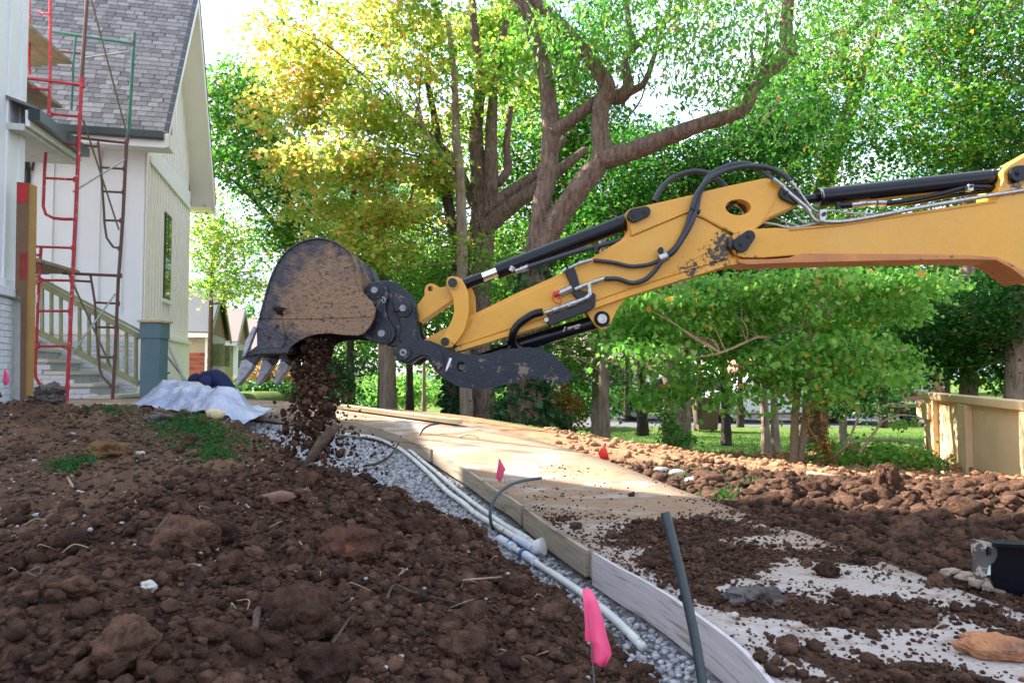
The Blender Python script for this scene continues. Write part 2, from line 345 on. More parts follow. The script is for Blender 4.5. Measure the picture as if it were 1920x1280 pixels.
# ---------------------------------------------------------------- terrain
def zs(y): # slab level: flat near, rising after 4.5 m
    y = np.asarray(y, dtype=float); t = np.clip(y-4.3, 0, None)
    return np.where(t < .4, t*t*.125, .02+(t-.4)*.1)*(y < 8.0)+(y >= 8.0)*.35
def onslab(u, v, dz=0):
    lo, hi = .8, 11.0
    f = lambda d: P(u, v, d).z-float(zs(d))-dz
    for _ in range(40):
        m = (lo+hi)/2
        if f(m) > 0: lo = m
        else: hi = m
    return P(u, v, lo)
LE = [(1500, 1340), (1450, 1280), (1416, 1231), (1369, 1194), (1322, 1162), (1275, 1128), (1216, 1091), (1166, 1067), (1116, 1037), (1037, 988), (959, 930), (887, 885), (813, 842), (777, 826), (709, 800), (620, 785), (520, 772), (455, 766)]
RE = [(3600, 1670), (2600, 1400), (1920, 1150), (1700, 1068), (1440, 975), (1300, 925), (1180, 878), (1100, 850), (990, 820), (938, 807), (860, 789), (782, 775), (704, 765), (626, 756), (500, 750), (440, 747)]
le = [onslab(*p) for p in LE]; re_ = [onslab(*p) for p in RE]
d0 = (le[0]-le[2]).normalized(); le = [Vector((le[0].x+1.2, -3.0, 0))]+[Vector((le[0].x+.35, .6, 0))]+le
re_ = [Vector((re_[0].x+.3, -3.0, 0))]+re_
le += [le[-1]+Vector((-2.5, .25, 0))]; re_ += [re_[-1]+Vector((-2.5, .1, 0))]
def resample(pl, n, smooth=True):
    pl = np.array([[p.x, p.y] for p in pl]); dd = np.r_[0, np.cumsum(np.hypot(*np.diff(pl, axis=0).T))]
    s = np.linspace(0, dd[-1], n); r = np.c_[np.interp(s, dd, pl[:, 0]), np.interp(s, dd, pl[:, 1])]
    if smooth:
        for _ in range(int(n/40)):
            r[1:-1] = .25*r[:-2]+.5*r[1:-1]+.25*r[2:]
    return r
LP = resample(le, 260); RP = resample(re_, 260)
def sdist(x, y, pl):
    """unsigned distance and side (+ = left of the line going away) to a polyline"""
    x = np.ravel(x); y = np.ravel(y); pl = pl[::4]; best = np.full(x.shape, 1e9); sg = np.ones(x.shape)
    for i in range(len(pl)-1):
        ax, ay = pl[i]; bx, by = pl[i+1]; dx, dy = bx-ax, by-ay; l2 = dx*dx+dy*dy+1e-12
        t = np.clip(((x-ax)*dx+(y-ay)*dy)/l2, 0, 1); qx = x-(ax+t*dx); qy = y-(ay+t*dy); d = np.hypot(qx, qy)
        m = d < best; best[m] = d[m]; sg[m] = np.sign(dx*(y-ay)-dy*(x-ax))[m]
    return best*sg
ZRx = [-10, 2, 4, 6, 7.5, 9, 14, 21, 400]; ZRy = [.06, .03, -.01, -.12, -.33, -.55, -.85, -1.05, -1.05]
def terrain(x, y):
    shp = np.shape(x); x = np.ravel(np.asarray(x, float)); y = np.ravel(np.asarray(y, float))
    dl = sdist(x, y, LP); dr = -sdist(x, y, RP)
    zslab = zs(y)
    bank = np.clip(.08+.36*sst(2.4, 6.5, y), 0, .40)-.08*sst(8, 9, y)
    zl = (zslab-.13)*(1-sst(.5, 1.7, dl))+np.maximum(bank, zslab-.1)*sst(.5, 1.7, dl)
    zr0 = np.interp(y, ZRx, ZRy); zr = (zslab-.03)*(1-sst(.1, 3.0, dr))+zr0*sst(.1, 3.0, dr)
    z = np.where(dl > 0, zl, np.where(dr > 0, zr, zslab-.115))
    hs = sst(-4.0, -5.2, x)*sst(6.5, 8, y)*(1-sst(19, 30, y)); z = z*(1-hs)+.31*hs
    far = sst(12, 22, y)*sst(-5, -2, x)*(dl > 0); z = z*(1-far)-1.0*far
    # roughness of turned earth
    near = 1-sst(9, 12, y); off = np.maximum(dl, dr)
    rough = (fbm(x, y, 1.6, 3)*.05+billow(x, y, 6, 3)*.022+fbm(x, y, 24, 2)*.008)
    z = z+rough*near*sst(.55, 1.3, off)+fbm(x, y, 14, 2)*.006*(off > 0)*near
    # tan sunlit berm and brown heap right of the slab
    z = z+.18*np.exp(-(((x-2.8)/1.4)**2+((y-8.2)/.8)**2))*(1+.5*fbm(x, y, 2, 3))*(dr > 0)
    z = z+(.11*np.exp(-(((x-2.6)/.75)**2+((y-3.9)/.42)**2))+.10*np.exp(-(((x-1.75)/.5)**2+((y-4.3)/.3)**2))+.05*np.exp(-(((x-3.6)/.8)**2+((y-4.6)/.6)**2)))*(1+.6*billow(x, y, 3.5, 3))*sst(0, .3, dr)
    # rough ground upper left
    z = z+.10*np.exp(-(((x+3.9)/1.0)**2+((y-5.6)/1.0)**2))*(dl > 0)*(1+.9*billow(x, y, 2.4, 3))
    return z.reshape(shp)
def axis(a, b, fine, far, g=1.12):
    r = list(np.arange(a, b, fine)); s = fine; q = r[-1]
    while q < far[1]: s *= g; q += s; r.append(q)
    s = fine; q = r[0]; l = []
    while q > far[0]: s *= g; q -= s; l.append(q)
    return np.array(l[::-1]+r)
gx = axis(-5.2, 5.2, .03, (-260, 260)); gy = axis(1.0, 9.4, .03, (-60, 420))
X, Y = np.meshgrid(gx, gy); Z = terrain(X, Y)
nx, ny = len(gx), len(gy); ii = np.arange(nx*ny).reshape(ny, nx)
FA = np.stack([ii[:-1, :-1].ravel(), ii[:-1, 1:].ravel(), ii[1:, 1:].ravel(), ii[1:, :-1].ravel()], 1)
dlg = sdist(X, Y, LP); drg = -sdist(X, Y, RP)
nz = fbm(X, Y, .9, 4).ravel()
xr, yr = X.ravel(), Y.ravel()
lawn = sst(0, .2, (yr-9.4-nz*.9)+.0*xr)*(drg > .25)
lawn = np.maximum(lawn, sst(.35, .6, drg+nz*.3)*sst(6.4, 7.0, yr)*(xr < 1.2+nz*.6)*(drg > 0))
lawn = lawn*(1-((yr < 9.2)*(xr > 2.0)))
lawn = np.maximum(lawn, ((dlg > 1.5)*sst(9.5, 11, yr)*.8))
gravel = (dlg > -.02)*(1-sst(.55, 1.15, dlg+nz*.25+.5*(1-sst(3.0, 4.6, yr))))
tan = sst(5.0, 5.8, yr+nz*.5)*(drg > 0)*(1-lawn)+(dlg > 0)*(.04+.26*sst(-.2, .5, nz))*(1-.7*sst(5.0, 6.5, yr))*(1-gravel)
m = bpy.data.materials.new('ground_earth'); m.use_nodes = True; t = m.node_tree; bs = t.nodes['Principled BSDF']
bs.inputs['Roughness'].default_value = .95; bs.inputs['Specular IOR Level'].default_value = .15
tcn = N(t, 'ShaderNodeTexCoord')
def gcol(c1, c2, sc):
    no = N(t, 'ShaderNodeTexNoise', i_Scale=sc, i_Detail=8.0, i_Roughness=.65); L(t, tcn.outputs['Object'], no.inputs['Vector'])
    mr = N(t, 'ShaderNodeMapRange'); mr.inputs[1].default_value = .38; mr.inputs[2].default_value = .62; L(t, no.outputs[0], mr.inputs[0])
    mi = N(t, 'ShaderNodeMixRGB'); mi.inputs[1].default_value = (*c1, 1); mi.inputs[2].default_value = (*c2, 1); L(t, mr.outputs[0], mi.inputs[0]); return mi.outputs[0]
cur = gcol((.16, .09, .058), (.075, .042, .029), 7)
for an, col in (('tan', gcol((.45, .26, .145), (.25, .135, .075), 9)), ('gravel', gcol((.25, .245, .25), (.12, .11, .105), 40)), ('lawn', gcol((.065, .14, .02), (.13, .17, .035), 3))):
    at = N(t, 'ShaderNodeAttribute', attribute_name=an); mi = N(t, 'ShaderNodeMixRGB'); L(t, at.outputs['Fac'], mi.inputs[0]); L(t, cur, mi.inputs[1]); L(t, col, mi.inputs[2]); cur = mi.outputs[0]
L(t, cur, bs.inputs['Base Color'])
bn = N(t, 'ShaderNodeTexNoise', i_Scale=70.0, i_Detail=8.0, i_Roughness=.65); L(t, tcn.outputs['Object'], bn.inputs['Vector'])
bp = N(t, 'ShaderNodeBump'); bp.inputs['Strength'].default_value = 1; bp.inputs['Distance'].default_value = .02; L(t, bn.outputs[0], bp.inputs['Height']); L(t, bp.outputs[0], bs.inputs['Normal'])
GM = m
V = np.c_[xr, yr, Z.ravel()]
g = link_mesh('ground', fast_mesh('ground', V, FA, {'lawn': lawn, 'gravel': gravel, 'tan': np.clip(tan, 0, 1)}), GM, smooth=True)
tag(g, 'turned earth around the new concrete path, running back to lawn under the trees', kind='structure'); 
# interpolator on grid for quick heights
def gz(x, y): return float(terrain(np.array([x]), np.array([y]))[0])
def onground(u, v, dmax=40):
    d = .9
    while d < dmax:
        p = P(u, v, d)
        if p.z < gz(p.x, p.y): return Vector((p.x, p.y, gz(p.x, p.y)))
        d *= 1.02
    return P(u, v, dmax)
# road beyond the lawn
def strip(name, x0, x1, y0, y1, z, mat, label, n=60):
    xs = np.linspace(x0, x1, n); V = []; 
    for xx in xs: V += [(xx, y0+.15*math.sin(xx*.05), z), (xx, y1+.15*math.sin(xx*.05), z)]
    Fq = [(2*i, 2*i+2, 2*i+3, 2*i+1) for i in range(n-1)]
    return tag(link_mesh(name, fast_mesh(name, V, Fq), mat), label, kind='structure')
strip('road', -90, 120, 24.5, 31.5, -1.045, ASP, 'grey asphalt street beyond the lawn')
strip('driveway', -16, 1.5, 19.5, 22.5, -1.02, pm('pale_drive', (.45, .38, .33), (.38, .31, .27), rough=.9), 'pale driveway strip behind the trees', 20)

# ---------------------------------------------------------------- slab (concrete path)
m = bpy.data.materials.new('concrete_path'); m.use_nodes = True; t = m.node_tree; bs = t.nodes['Principled BSDF']; bs.inputs['Roughness'].default_value = .85
tcn = N(t, 'ShaderNodeTexCoord')
def nz_(sc, det=8., st=None, ro=.62):
    v = tcn.outputs['Object']
    if st: q = N(t, 'ShaderNodeMapping'); q.inputs['Scale'].default_value = st; q.inputs['Rotation'].default_value = (0, 0, -.35); L(t, v, q.inputs[0]); v = q.outputs[0]
    n = N(t, 'ShaderNodeTexNoise', i_Scale=sc, i_Detail=det, i_Roughness=ro); L(t, v, n.inputs['Vector']); return n.outputs[0]
def mr_(x, a, b): q = N(t, 'ShaderNodeMapRange'); q.inputs[1].default_value = a; q.inputs[2].default_value = b; L(t, x, q.inputs[0]); return q.outputs[0]
def mx_(f, a, b):
    q = N(t, 'ShaderNodeMixRGB')
    L(t, f, q.inputs[0])
    for i, c in ((1, a), (2, b)):
        if isinstance(c, tuple): q.inputs[i].default_value = (*c, 1)
        else: L(t, c, q.inputs[i])
    return q.outputs[0]
c = mx_(mr_(nz_(30), .4, .6), (.50, .47, .45), (.42, .39, .365))
sp = N(t, 'ShaderNodeSeparateXYZ'); L(t, tcn.outputs['Object'], sp.inputs[0]); far_ = mr_(sp.outputs[1], 2.4, 3.8)
def mul_(a, b):
    q = N(t, 'ShaderNodeMath', operation='MULTIPLY_ADD'); L(t, a, q.inputs[0]); L(t, b, q.inputs[1]); q.inputs[2].default_value = 0; return q.outputs[0]
fl_ = N(t, 'ShaderNodeMapRange'); fl_.inputs[3].default_value = .35; L(t, far_, fl_.inputs[0])
c = mx_(mul_(mr_(nz_(1.9, st=(1, 1.9, 1)), .30, .50), fl_.outputs[0]), c, (.29, .185, .115))
c = mx_(mr_(nz_(5, st=(1, 1.7, 1), ro=.75), .52, .64), c, (.19, .11, .066))
c = mx_(mr_(nz_(45), .62, .66), c, (.13, .07, .045))
L(t, c, bs.inputs['Base Color'])
bp = N(t, 'ShaderNodeBump'); bp.inputs['Strength'].default_value = .35; bp.inputs['Distance'].default_value = .01; L(t, nz_(50), bp.inputs['Height']); L(t, bp.outputs[0], bs.inputs['Normal'])
CON = m
n = len(LP); K = 8; V = []
for i in range(n):
    for k in range(K+1):
        q = LP[i]*(1-k/K)+RP[i]*(k/K); V.append((q[0], q[1], float(zs(q[1]))))
top = len(V)
for i in range(n):
    for q in (LP[i], RP[i]): V.append((q[0], q[1], float(zs(q[1]))-.105))
Fq = []
for i in range(n-1):
    for k in range(K): a = i*(K+1)+k; Fq.append((a, a+1, a+K+2, a+K+1))
    a = i*(K+1); b = top+2*i; Fq.append((a, a+K+1, b+2, b)); a += K; b += 1; Fq.append((a, b, b+2, a+K+1))
sl = link_mesh('concrete_path', fast_mesh('concrete_path', V, Fq), CON); tag(sl, 'curving concrete path smeared with tan mud', kind='structure')
# form boards along the left edge (standing in the trench against the slab)
def board(i0, i1, mat, label, th, proud, hgt, group='form boards along the path edge', jag=0):
    V = []; Fq = []; idx = list(range(i0, i1))
    for j, i in enumerate(idx):
        tdir = LP[min(i+1, n-1)]-LP[max(i-1, 0)]; tdir = tdir/np.linalg.norm(tdir); nrm = np.array([-tdir[1], tdir[0]])
        a = LP[i]+nrm*.002; b = LP[i]+nrm*(th+.002); z1 = float(zs(LP[i][1]))+proud+jag*float(pn(np.array([i*.7]), np.array([1.3]))[0]); z0 = z1-hgt
        V += [(a[0], a[1], z0), (b[0], b[1], z0), (b[0], b[1], z1), (a[0], a[1], z1)]
        if j: 
            s_ = 4*j
            for k in range(4): Fq.append((s_-4+k, s_-4+(k+1) % 4, s_+(k+1) % 4, s_+k))
    e = 4*(len(idx)-1); Fq += [(0, 1, 2, 3), (e+3, e+2, e+1, e)]
    mb = MB(); mb.add(V, Fq); o = mb.build('form_board', mat); tag(o, label, 'board', group); return o
def idx_at(u, v):
    p = onslab(u, v); return int(np.argmin(np.hypot(LP[:, 0]-p.x, LP[:, 1]-p.y)))
i_a = idx_at(1116, 1037); i_b = idx_at(985, 948); i_c = idx_at(813, 842); i_d = idx_at(560, 777)
board(4, i_a+1, LBD, 'pale lilac grained form board at the near end of the path edge', .013, .006, .125, jag=.002)
board(i_a+1, i_b, WBD, 'weathered brown form board between the pale board and the arched conduit', .018, .002, .105)
board(i_b, i_c, WBD, 'long grey brown form board along the middle bend of the path', .018, .0, .10)
board(i_c, i_d, WBD, 'curved farthest form board beyond the second conduit arch', .018, .0, .10)

# ---------------------------------------------------------------- scatter of stones and clods as real geometry
def ico(sub):
    bm = bmesh.new(); bmesh.ops.create_icosphere(bm, subdivisions=sub, radius=1); V = np.array([v.co[:] for v in bm.verts]); Fc = np.array([[v.index for v in f.verts] for f in bm.faces]); bm.free(); return V, Fc
def lump(sub, amp, seed, fr=1.4):
    V, Fc = ico(sub); o = seed*7.3
    r = 1+amp*(pn(V[:, 0]*fr+o, V[:, 1]*fr+V[:, 2]*fr*.7)+pn(V[:, 2]*fr*1.1-o, V[:, 0]*fr*.9-V[:, 1]*fr))
    r += amp*.55*pn(V[:, 0]*fr*2.7+o+V[:, 2]*2, V[:, 1]*fr*2.7-V[:, 2]*fr*1.3)
    if sub >= 3: r += amp*.28*pn(V[:, 0]*fr*6+o+V[:, 2]*3, V[:, 1]*fr*6-V[:, 2]*5)
    return V*r[:, None], Fc
def rots(n):
    q = rng.normal(size=(n, 4)); q /= np.linalg.norm(q, axis=1)[:, None]; w, x, y, z = q.T
    return np.stack([1-2*(y*y+z*z), 2*(x*y-z*w), 2*(x*z+y*w), 2*(x*y+z*w), 1-2*(x*x+z*z), 2*(y*z-x*w), 2*(x*z-y*w), 2*(y*z+x*w), 1-2*(x*x+y*y)], 1).reshape(n, 3, 3)
def scatter(name, pos, size, protos, mat, label, smooth=True, squash=.75, kind='stuff', sharp=None):
    pos = np.asarray(pos); nn = len(pos); R = rots(nn); size = np.asarray(size)
    sc = size[:, None]*rng.uniform(.7, 1.25, (nn, 3)); which = rng.integers(0, len(protos), nn); VV = []; FF = []; off = 0
    for k, (pv, pf) in enumerate(protos):
        m_ = np.where(which == k)[0]
        if not len(m_): continue
        v = pv[None]*sc[m_][:, None, :]; v = np.einsum('nij,nvj->nvi', R[m_], v); v[:, :, 2] *= squash; v += pos[m_][:, None, :]
        f = pf[None]+(np.arange(len(m_))*len(pv))[:, None, None]+off; VV.append(v.reshape(-1, 3)); FF.append(f.reshape(-1, 3)); off += len(m_)*len(pv)
    o = link_mesh(name, fast_mesh(name, np.concatenate(VV), np.concatenate(FF)), mat, smooth=smooth)
    if label: tag(o, label, kind=kind)
    return o
C1 = [lump(1, .5, s) for s in range(5)]; C2 = [lump(2, .55, s+9) for s in range(6)]; C3 = [lump(3, .5, s+20, 1.6) for s in range(4)]; C4 = [lump(4, .45, s+40, 1.7) for s in range(3)]
# gravel in the trench
def area_pts(n, x0, x1, y0, y1): return rng.uniform(x0, x1, n), rng.uniform(y0, y1, n)
NEARW = lambda yy: rng.uniform(0, 1, len(yy)) < np.clip((3.2/np.maximum(yy, 1))**1.5, 0, 1)
x, y = area_pts(130000, -3.2, 1.1, 1.0, 8.2); dl = sdist(x, y, LP); nn_ = fbm(x, y, .9, 4)
k = (dl > .03) & (dl < .62+nn_*.2+.35*sst(3.5, 5, y)) & (rng.uniform(0, 1, len(x)) < np.clip(3.4/y, .25, 1)**1.1)
x, y = x[k][:15000], y[k][:15000]
z = terrain(x, y)+.003
scatter('trench_gravel', np.c_[x, y, z], rng.uniform(.006, .0135, len(x))*(1+.10*np.clip(y-3, 0, 5)), C1, GRV, 'grey blue gravel filling the trench along the path', smooth=False, squash=.8)

# ---------------------------------------------------------------- the mound of dark soil
def mound_h(x, y):
    g1 = .235*np.clip(1-(((x+.55)/1.16)**2+((y-2.05)/1.55)**2), 0, 1)**.8
    dd = np.hypot((x+.88)/1.0, (y-3.0)/.85); g2 = .225*np.clip(1-dd/.62, 0, 1)**1.2
    g3 = .12*np.clip(1-np.hypot((x+1.25)/.8, (y-2.6)/.7), 0, 1)
    g4 = .10*np.clip(1-np.hypot((x+.42)/.55, (y-2.75)/.6), 0, 1)
    g5 = .11*np.clip(1-np.hypot((x+.38)/.50, (y-3.1)/.42), 0, 1)
    return g1+g2+g3+g4+g5
mx0, mx1, my0, my1 = -2.4, .95, .75, 4.0
MXs = np.arange(mx0, mx1, .0085); MYs = np.arange(my0, my1, .0085); MX, MY = np.meshgrid(MXs, MYs)
def mound_z(x, y, detail=True):
    shp = np.shape(x); xf = np.ravel(x); yf = np.ravel(y); dl = sdist(xf, yf, LP); h = mound_h(xf, yf)
    lim = sst(.12, .44, dl+.09*fbm(xf, yf, 4, 3)); base = np.where(dl > 0, zs(yf)-.13+(.20)*sst(.5, 1.7, dl), -.15)
    r = billow(xf, yf, 2.6, 2)*.024+billow(xf+3, yf, 9, 3, .6)*.015+billow(xf, yf, 42, 2, .6)*.006
    z = base+h*lim+r*sst(.02, .1, h*lim)-.03*(h*lim < .02)
    return np.where(dl > .05, z, -.3).reshape(shp)
MZ = mound_z(MX, MY); a_, b_ = MZ.shape; ii = np.arange(a_*b_).reshape(a_, b_)
FA = np.stack([ii[:-1, :-1].ravel(), ii[:-1, 1:].ravel(), ii[1:, 1:].ravel(), ii[1:, :-1].ravel()], 1)
keep = (mound_h(MX, MY)[:-1, :-1].ravel() > .004); FA = FA[keep]
o = link_mesh('mound_of_dirt', fast_mesh('mound_of_dirt', np.c_[MX.ravel(), MY.ravel(), MZ.ravel()], FA), SOIL, smooth=True); tag(o, 'big heap of crumbly dark brown soil in front of the trench', kind='stuff')
def surf(x, y):
    return np.maximum(mound_z(x, y), terrain(x, y))
def zat(x, y): return float(surf(np.array([x]), np.array([y]))[0])
def onmound(u, v):
    d = .9
    while d < 8:
        p = P(u, v, d)
        if p.z < zat(p.x, p.y): return Vector((p.x, p.y, zat(p.x, p.y)))
        d *= 1.01
    return P(u, v, 3)
def clods_on(n, x0, x1, y0, y1, smin, smax, pw, protos, name, mat, label, cond=None, sink=.2, smooth=None):
    x, y = area_pts(n, x0, x1, y0, y1)
    k = (abs(x) < y*.74+.1)
    if cond is not None: k &= cond(x, y)
    x, y = x[k], y[k]; s = smin+(smax-smin)*rng.uniform(0, 1, len(x))**pw; z = surf(x, y)+s*(.5-sink)
    return scatter(name, np.c_[x, y, z], s, protos, mat, label, smooth=(len(protos[0][0]) > 200) if smooth is None else smooth)
mc = lambda x, y: (mound_h(x, y) > .03) & (sdist(x, y, LP) > .2+.1*fbm(x, y, 4, 3))
clods_on(36000, -2.3, .9, 1.2, 3.9, .0035, .010, 1.6, C1, 'loose_dirt', CLOD, 'small crumbs of dark soil over the heap', mc)
clods_on(8200, -2.3, .9, 1.2, 3.9, .008, .024, 2.6, C2, 'clods_of_dirt', CLOD, 'walnut sized lumps of dark soil over the heap', mc)
clods_on(330, -2.3, .9, 1.3, 3.9, .020, .048, 2.6, C3, 'big_clods_of_dirt', CLOD, 'fist sized lumps of dark soil over the heap', mc, .3)
# crumbs on the left ground and the right brown heap
lc = lambda x, y: (sdist(x, y, LP) > .95) & (mound_h(x, y) < .02)
clods_on(26000, -5.5, -.8, 2.4, 8.0, .005, .02, 2.2, C1, 'rubble_dirt', pm('mixed_soil', (.17, .105, .07), (.075, .044, .031), sc=6, rough=.95, vary=.4, bump=.8, bsc=90, spec=.15), 'brown crumbs and small lumps over the rough bank', lc)
clods_on(500, -5.5, -.8, 3, 7.6, .016, .05, 3, C2, 'bank_clods_of_dirt', CLOD, 'larger lumps of soil over the rough bank', lc, .35)
clods_on(2400, -5.5, -.6, 2.2, 8.0, .005, .014, 3, C1, 'pale_gravel', pm('pale_pebble', (.36, .34, .32), (.22, .21, .215), sc=60, rough=.8, vary=.4), 'pale and bluish pebbles strewn over the bank', lambda x, y: (sdist(x, y, LP) > .6) & (mound_h(x, y) < .02))
rc = lambda x, y: (sdist(x, y, RP) < -.05) & (y < 5.4+.4*fbm(x, y, 1, 2))
clods_on(12000, .6, 5.2, 2.0, 5.8, .006, .022, 2.2, C1, 'heap_crumb_dirt', CLOD, 'crumbs of dark soil on the heap right of the path', rc)
clods_on(7000, .6, 4.6, 2.0, 5.2, .014, .045, 2.2, C2, 'heap_lump_dirt', CLOD, 'lumps of dark soil on the heap right of the path', rc, .3)
clods_on(420, 1.2, 5.2, 2.4, 5.2, .035, .085, 2, C3, 'heap_clod_dirt', CLOD, 'big lumps of dark soil on the heap right of the path', lambda x, y: rc(x, y) & (sdist(x, y, RP) < -.25), .35)
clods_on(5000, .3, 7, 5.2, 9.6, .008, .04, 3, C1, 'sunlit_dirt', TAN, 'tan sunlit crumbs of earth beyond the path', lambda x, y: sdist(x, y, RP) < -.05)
# ---------------------------------------------------------------- soil spilled over the slab
def spill(x, y):
    dl = -sdist(x, y, LP); drr = sdist(x, y, RP)
    a = fbm(x, y, 2.1, 4)*.9+fbm(x+9, y, 6, 3)*.25
    a = a+.55*np.exp(-(((x-.95)/.42)**2+((y-3.05)/.38)**2))-.6*sst(3.35, 3.9, y-.25*x+.15)
    a = a+.45*np.exp(-(((x-1.0)/.6)**2+((y-2.12)/.28)**2))
    a = a-.75*np.exp(-((y-2.60-.12*(x-1.2)*-1.0)/.21)**2)*sst(.75, 1.1, x)-.6*np.exp(-((y-1.95+.45*(x-1.0))/.12)**2)
    return a, dl, drr
sx = np.arange(.1, 2.6, .012); sy = np.arange(1.2, 4.3, .012); SX, SY = np.meshgrid(sx, sy); A, dl, drr = spill(SX.ravel(), SY.ravel())
hh = .028*np.clip(A+.02, -1, 1)+.010*np.clip(A+.2, 0, 1)*billow(SX.ravel(), SY.ravel(), 14, 3, .6)-.02*(1-sst(.0, .10, dl+.04*fbm(SX.ravel(), SY.ravel(), 8, 2)))
SZ = zs(SY.ravel())+np.clip(hh, -.02, .09); a_, b_ = SX.shape; ii = np.arange(a_*b_).reshape(a_, b_)
FA = np.stack([ii[:-1, :-1].ravel(), ii[:-1, 1:].ravel(), ii[1:, 1:].ravel(), ii[1:, :-1].ravel()], 1)
ok = (dl > .005) & (hh > -.012) & (drr > -.04); FA = FA[ok[FA].all(1)]
o = link_mesh('spilled_dirt', fast_mesh('spilled_dirt', np.c_[SX.ravel(), SY.ravel(), SZ], FA), SOIL, smooth=True); tag(o, 'thin spread of dark soil spilled over the near path', kind='stuff')
def slab_sc(n, smin, smax, pw, protos, name, thr, label, w=1):
    x, y = area_pts(n, .05, 2.8, 1.2, 5.2); A, dl, drr = spill(x, y); k = (dl > .01) & (drr > -.1) & (abs(x) < .75*y)
    k &= rng.uniform(0, 1, len(x)) < np.clip((A+thr)*w, 0.02, 1)*(1-.8*sst(3.9, 4.6, y))
    x, y, A = x[k], y[k], A[k]; s = smin+(smax-smin)*rng.uniform(0, 1, len(x))**pw
    scatter(name, np.c_[x, y, zs(y)+np.clip(.026*A, 0, .08)+s*.35], s, protos, CLOD, label)
slab_sc(60000, .0025, .009, 2, C1, 'crumb_dirt', .60, 'crumbs of soil scattered on the concrete', .8)
slab_sc(5200, .008, .022, 2.5, C2, 'lump_dirt', .10, 'small lumps of soil scattered on the concrete', 1)
slab_sc(330, .02, .042, 2, C3, 'chunk_dirt', .10, 'fist sized lumps of soil on the concrete', 1)
# ---------------------------------------------------------------- single rocks, clods, roots that stand out
def rock(name, u, v, size, mat, label, cat, on='mound', sub=4, amp=.35, scale=(1, 1, .8), seed=1, group=None, lift=.35, rz=0, smooth=True):
    p = onmound(u, v) if on == 'mound' else (onslab(u, v) if on == 'slab' else onground(u, v))
    V, Fc = lump(sub+(1 if sub == 4 else 0), amp, seed, 1.5)
    if sub >= 4: V = V*(1+.10*pn(V[:, 0]*7+seed+V[:, 2]*3, V[:, 1]*7-V[:, 2]*5)+.07*pn(V[:, 0]*16+V[:, 2]*9, V[:, 1]*16+seed-V[:, 2]*11))[:, None]
    V = V*np.array(scale)*size; c, s_ = math.cos(rz), math.sin(rz); V = np.c_[V[:, 0]*c-V[:, 1]*s_, V[:, 0]*s_+V[:, 1]*c, V[:, 2]]
    o = link_mesh(name, fast_mesh(name, V, Fc), mat, smooth=smooth); o.location = p+Vector((0, 0, size*scale[2]*lift)); tag(o, label, cat, group); return o
rock('soil_clod', 347, 1030, .072, CLOD, 'round brown clod half way up the left of the heap, beside a pale root', 'clod', seed=3)
rock('soil_clod', 408, 1010, .050, CLOD, 'smaller clod touching the round one on the left of the heap', 'clod', seed=5)
rock('soil_clod', 655, 1045, .088, pm('rust_clod', (.155, .07, .045), (.09, .042, .03), sc=12, rough=.95, bump=1, bsc=110, c3=(.36, .11, .04), sc3=6, th3=.60, w3=.08, spec=.15), 'largest clod on the heap, with a rusty orange patch', 'clod', seed=8, scale=(1, .9, .7))
rock('soil_clod', 240, 1235, .055, CLOD, 'ragged clod at the bottom left edge of the heap', 'clod', seed=11)
rock('soil_clod', 560, 1175, .075, CLOD, 'crumbling clod low in the middle of the heap beside the dark root', 'clod', seed=12)
rock('soil_clod', 870, 1225, .045, CLOD, 'brown clod near the foot of the heap left of the pink flag', 'clod', seed=13)
rock('soil_clod', 775, 1000, .05, CLOD, 'dark clod near the crest right of the rusty one', 'clod', seed=14)
rock('soil_clod', 600, 1265, .05, CLOD, 'reddish clod at the bottom edge below the heap', 'clod', seed=15)
rock('soil_clod', 1662, 925, .085, CLOD, 'tall dark clod standing on the crest of the right heap', 'clod', on='g', seed=16, scale=(.8, .8, 1.1), lift=.6)
rock('soil_clod', 1622, 945, .065, CLOD, 'dark clod left of the tall one on the right heap', 'clod', on='g', seed=17, lift=.5)
rock('soil_clod', 1760, 1096, .035, CLOD, 'isolated clod on the white concrete near the excavator blade', 'clod', on='slab', seed=18, scale=(1.1, .9, .7))
rock('soil_clod', 1552, 1078, .038, CLOD, 'clod lying alone on the left of the bare white concrete', 'clod', on='slab', seed=19)
rock('soil_clod', 1080, 990, .026, CLOD, 'clod on the path beside the form board joint', 'clod', on='slab', seed=22)
rock('orange_stone', 1868, 1232, .075, RCK, 'large flat orange brown stone at the lower right corner', 'stone', on='slab', seed=24, scale=(1.15, .55, .42), lift=.8, amp=.22, rz=-.35)
rock('dark_stone', 1415, 1130, .075, GRK, 'grey cracked lump half buried in the soil on the path', 'stone', on='slab', seed=27, scale=(1.1, .7, .42), amp=.55, lift=.6)
rock('white_stone', 277, 1113, .016, WRK, 'small round white stone on the dark heap', 'stone', seed=29, lift=1)
rock('brick_fragment', 520, 946, .042, BRF, 'broken pinkish brick fragment below the big upright root', 'brick', seed=31, scale=(1.3, .8, .5), lift=1.0, sub=2, smooth=False)
rock('white_stone', 1378, 1158, .011, WRK, 'white pebble in the soil just below the grey lump', 'stone', on='slab', seed=33, sub=2, lift=1, smooth=False)
rock('ochre_clod', 205, 862, .11, pm('ochre_clod', (.24, .13, .055), (.13, .07, .04), sc=9, rough=.95, bump=1, bsc=70, spec=.15), 'big ochre clod of earth in the middle of the left bank', 'clod', on='g', seed=35, scale=(1.1, .8, .55), lift=.4, amp=.5)
rock('ochre_clod', 300, 795, .085, GRK, 'dark wet clod beside the grass below the plastic sheet', 'clod', on='g', seed=36, scale=(1.1, .8, .55), amp=.5)
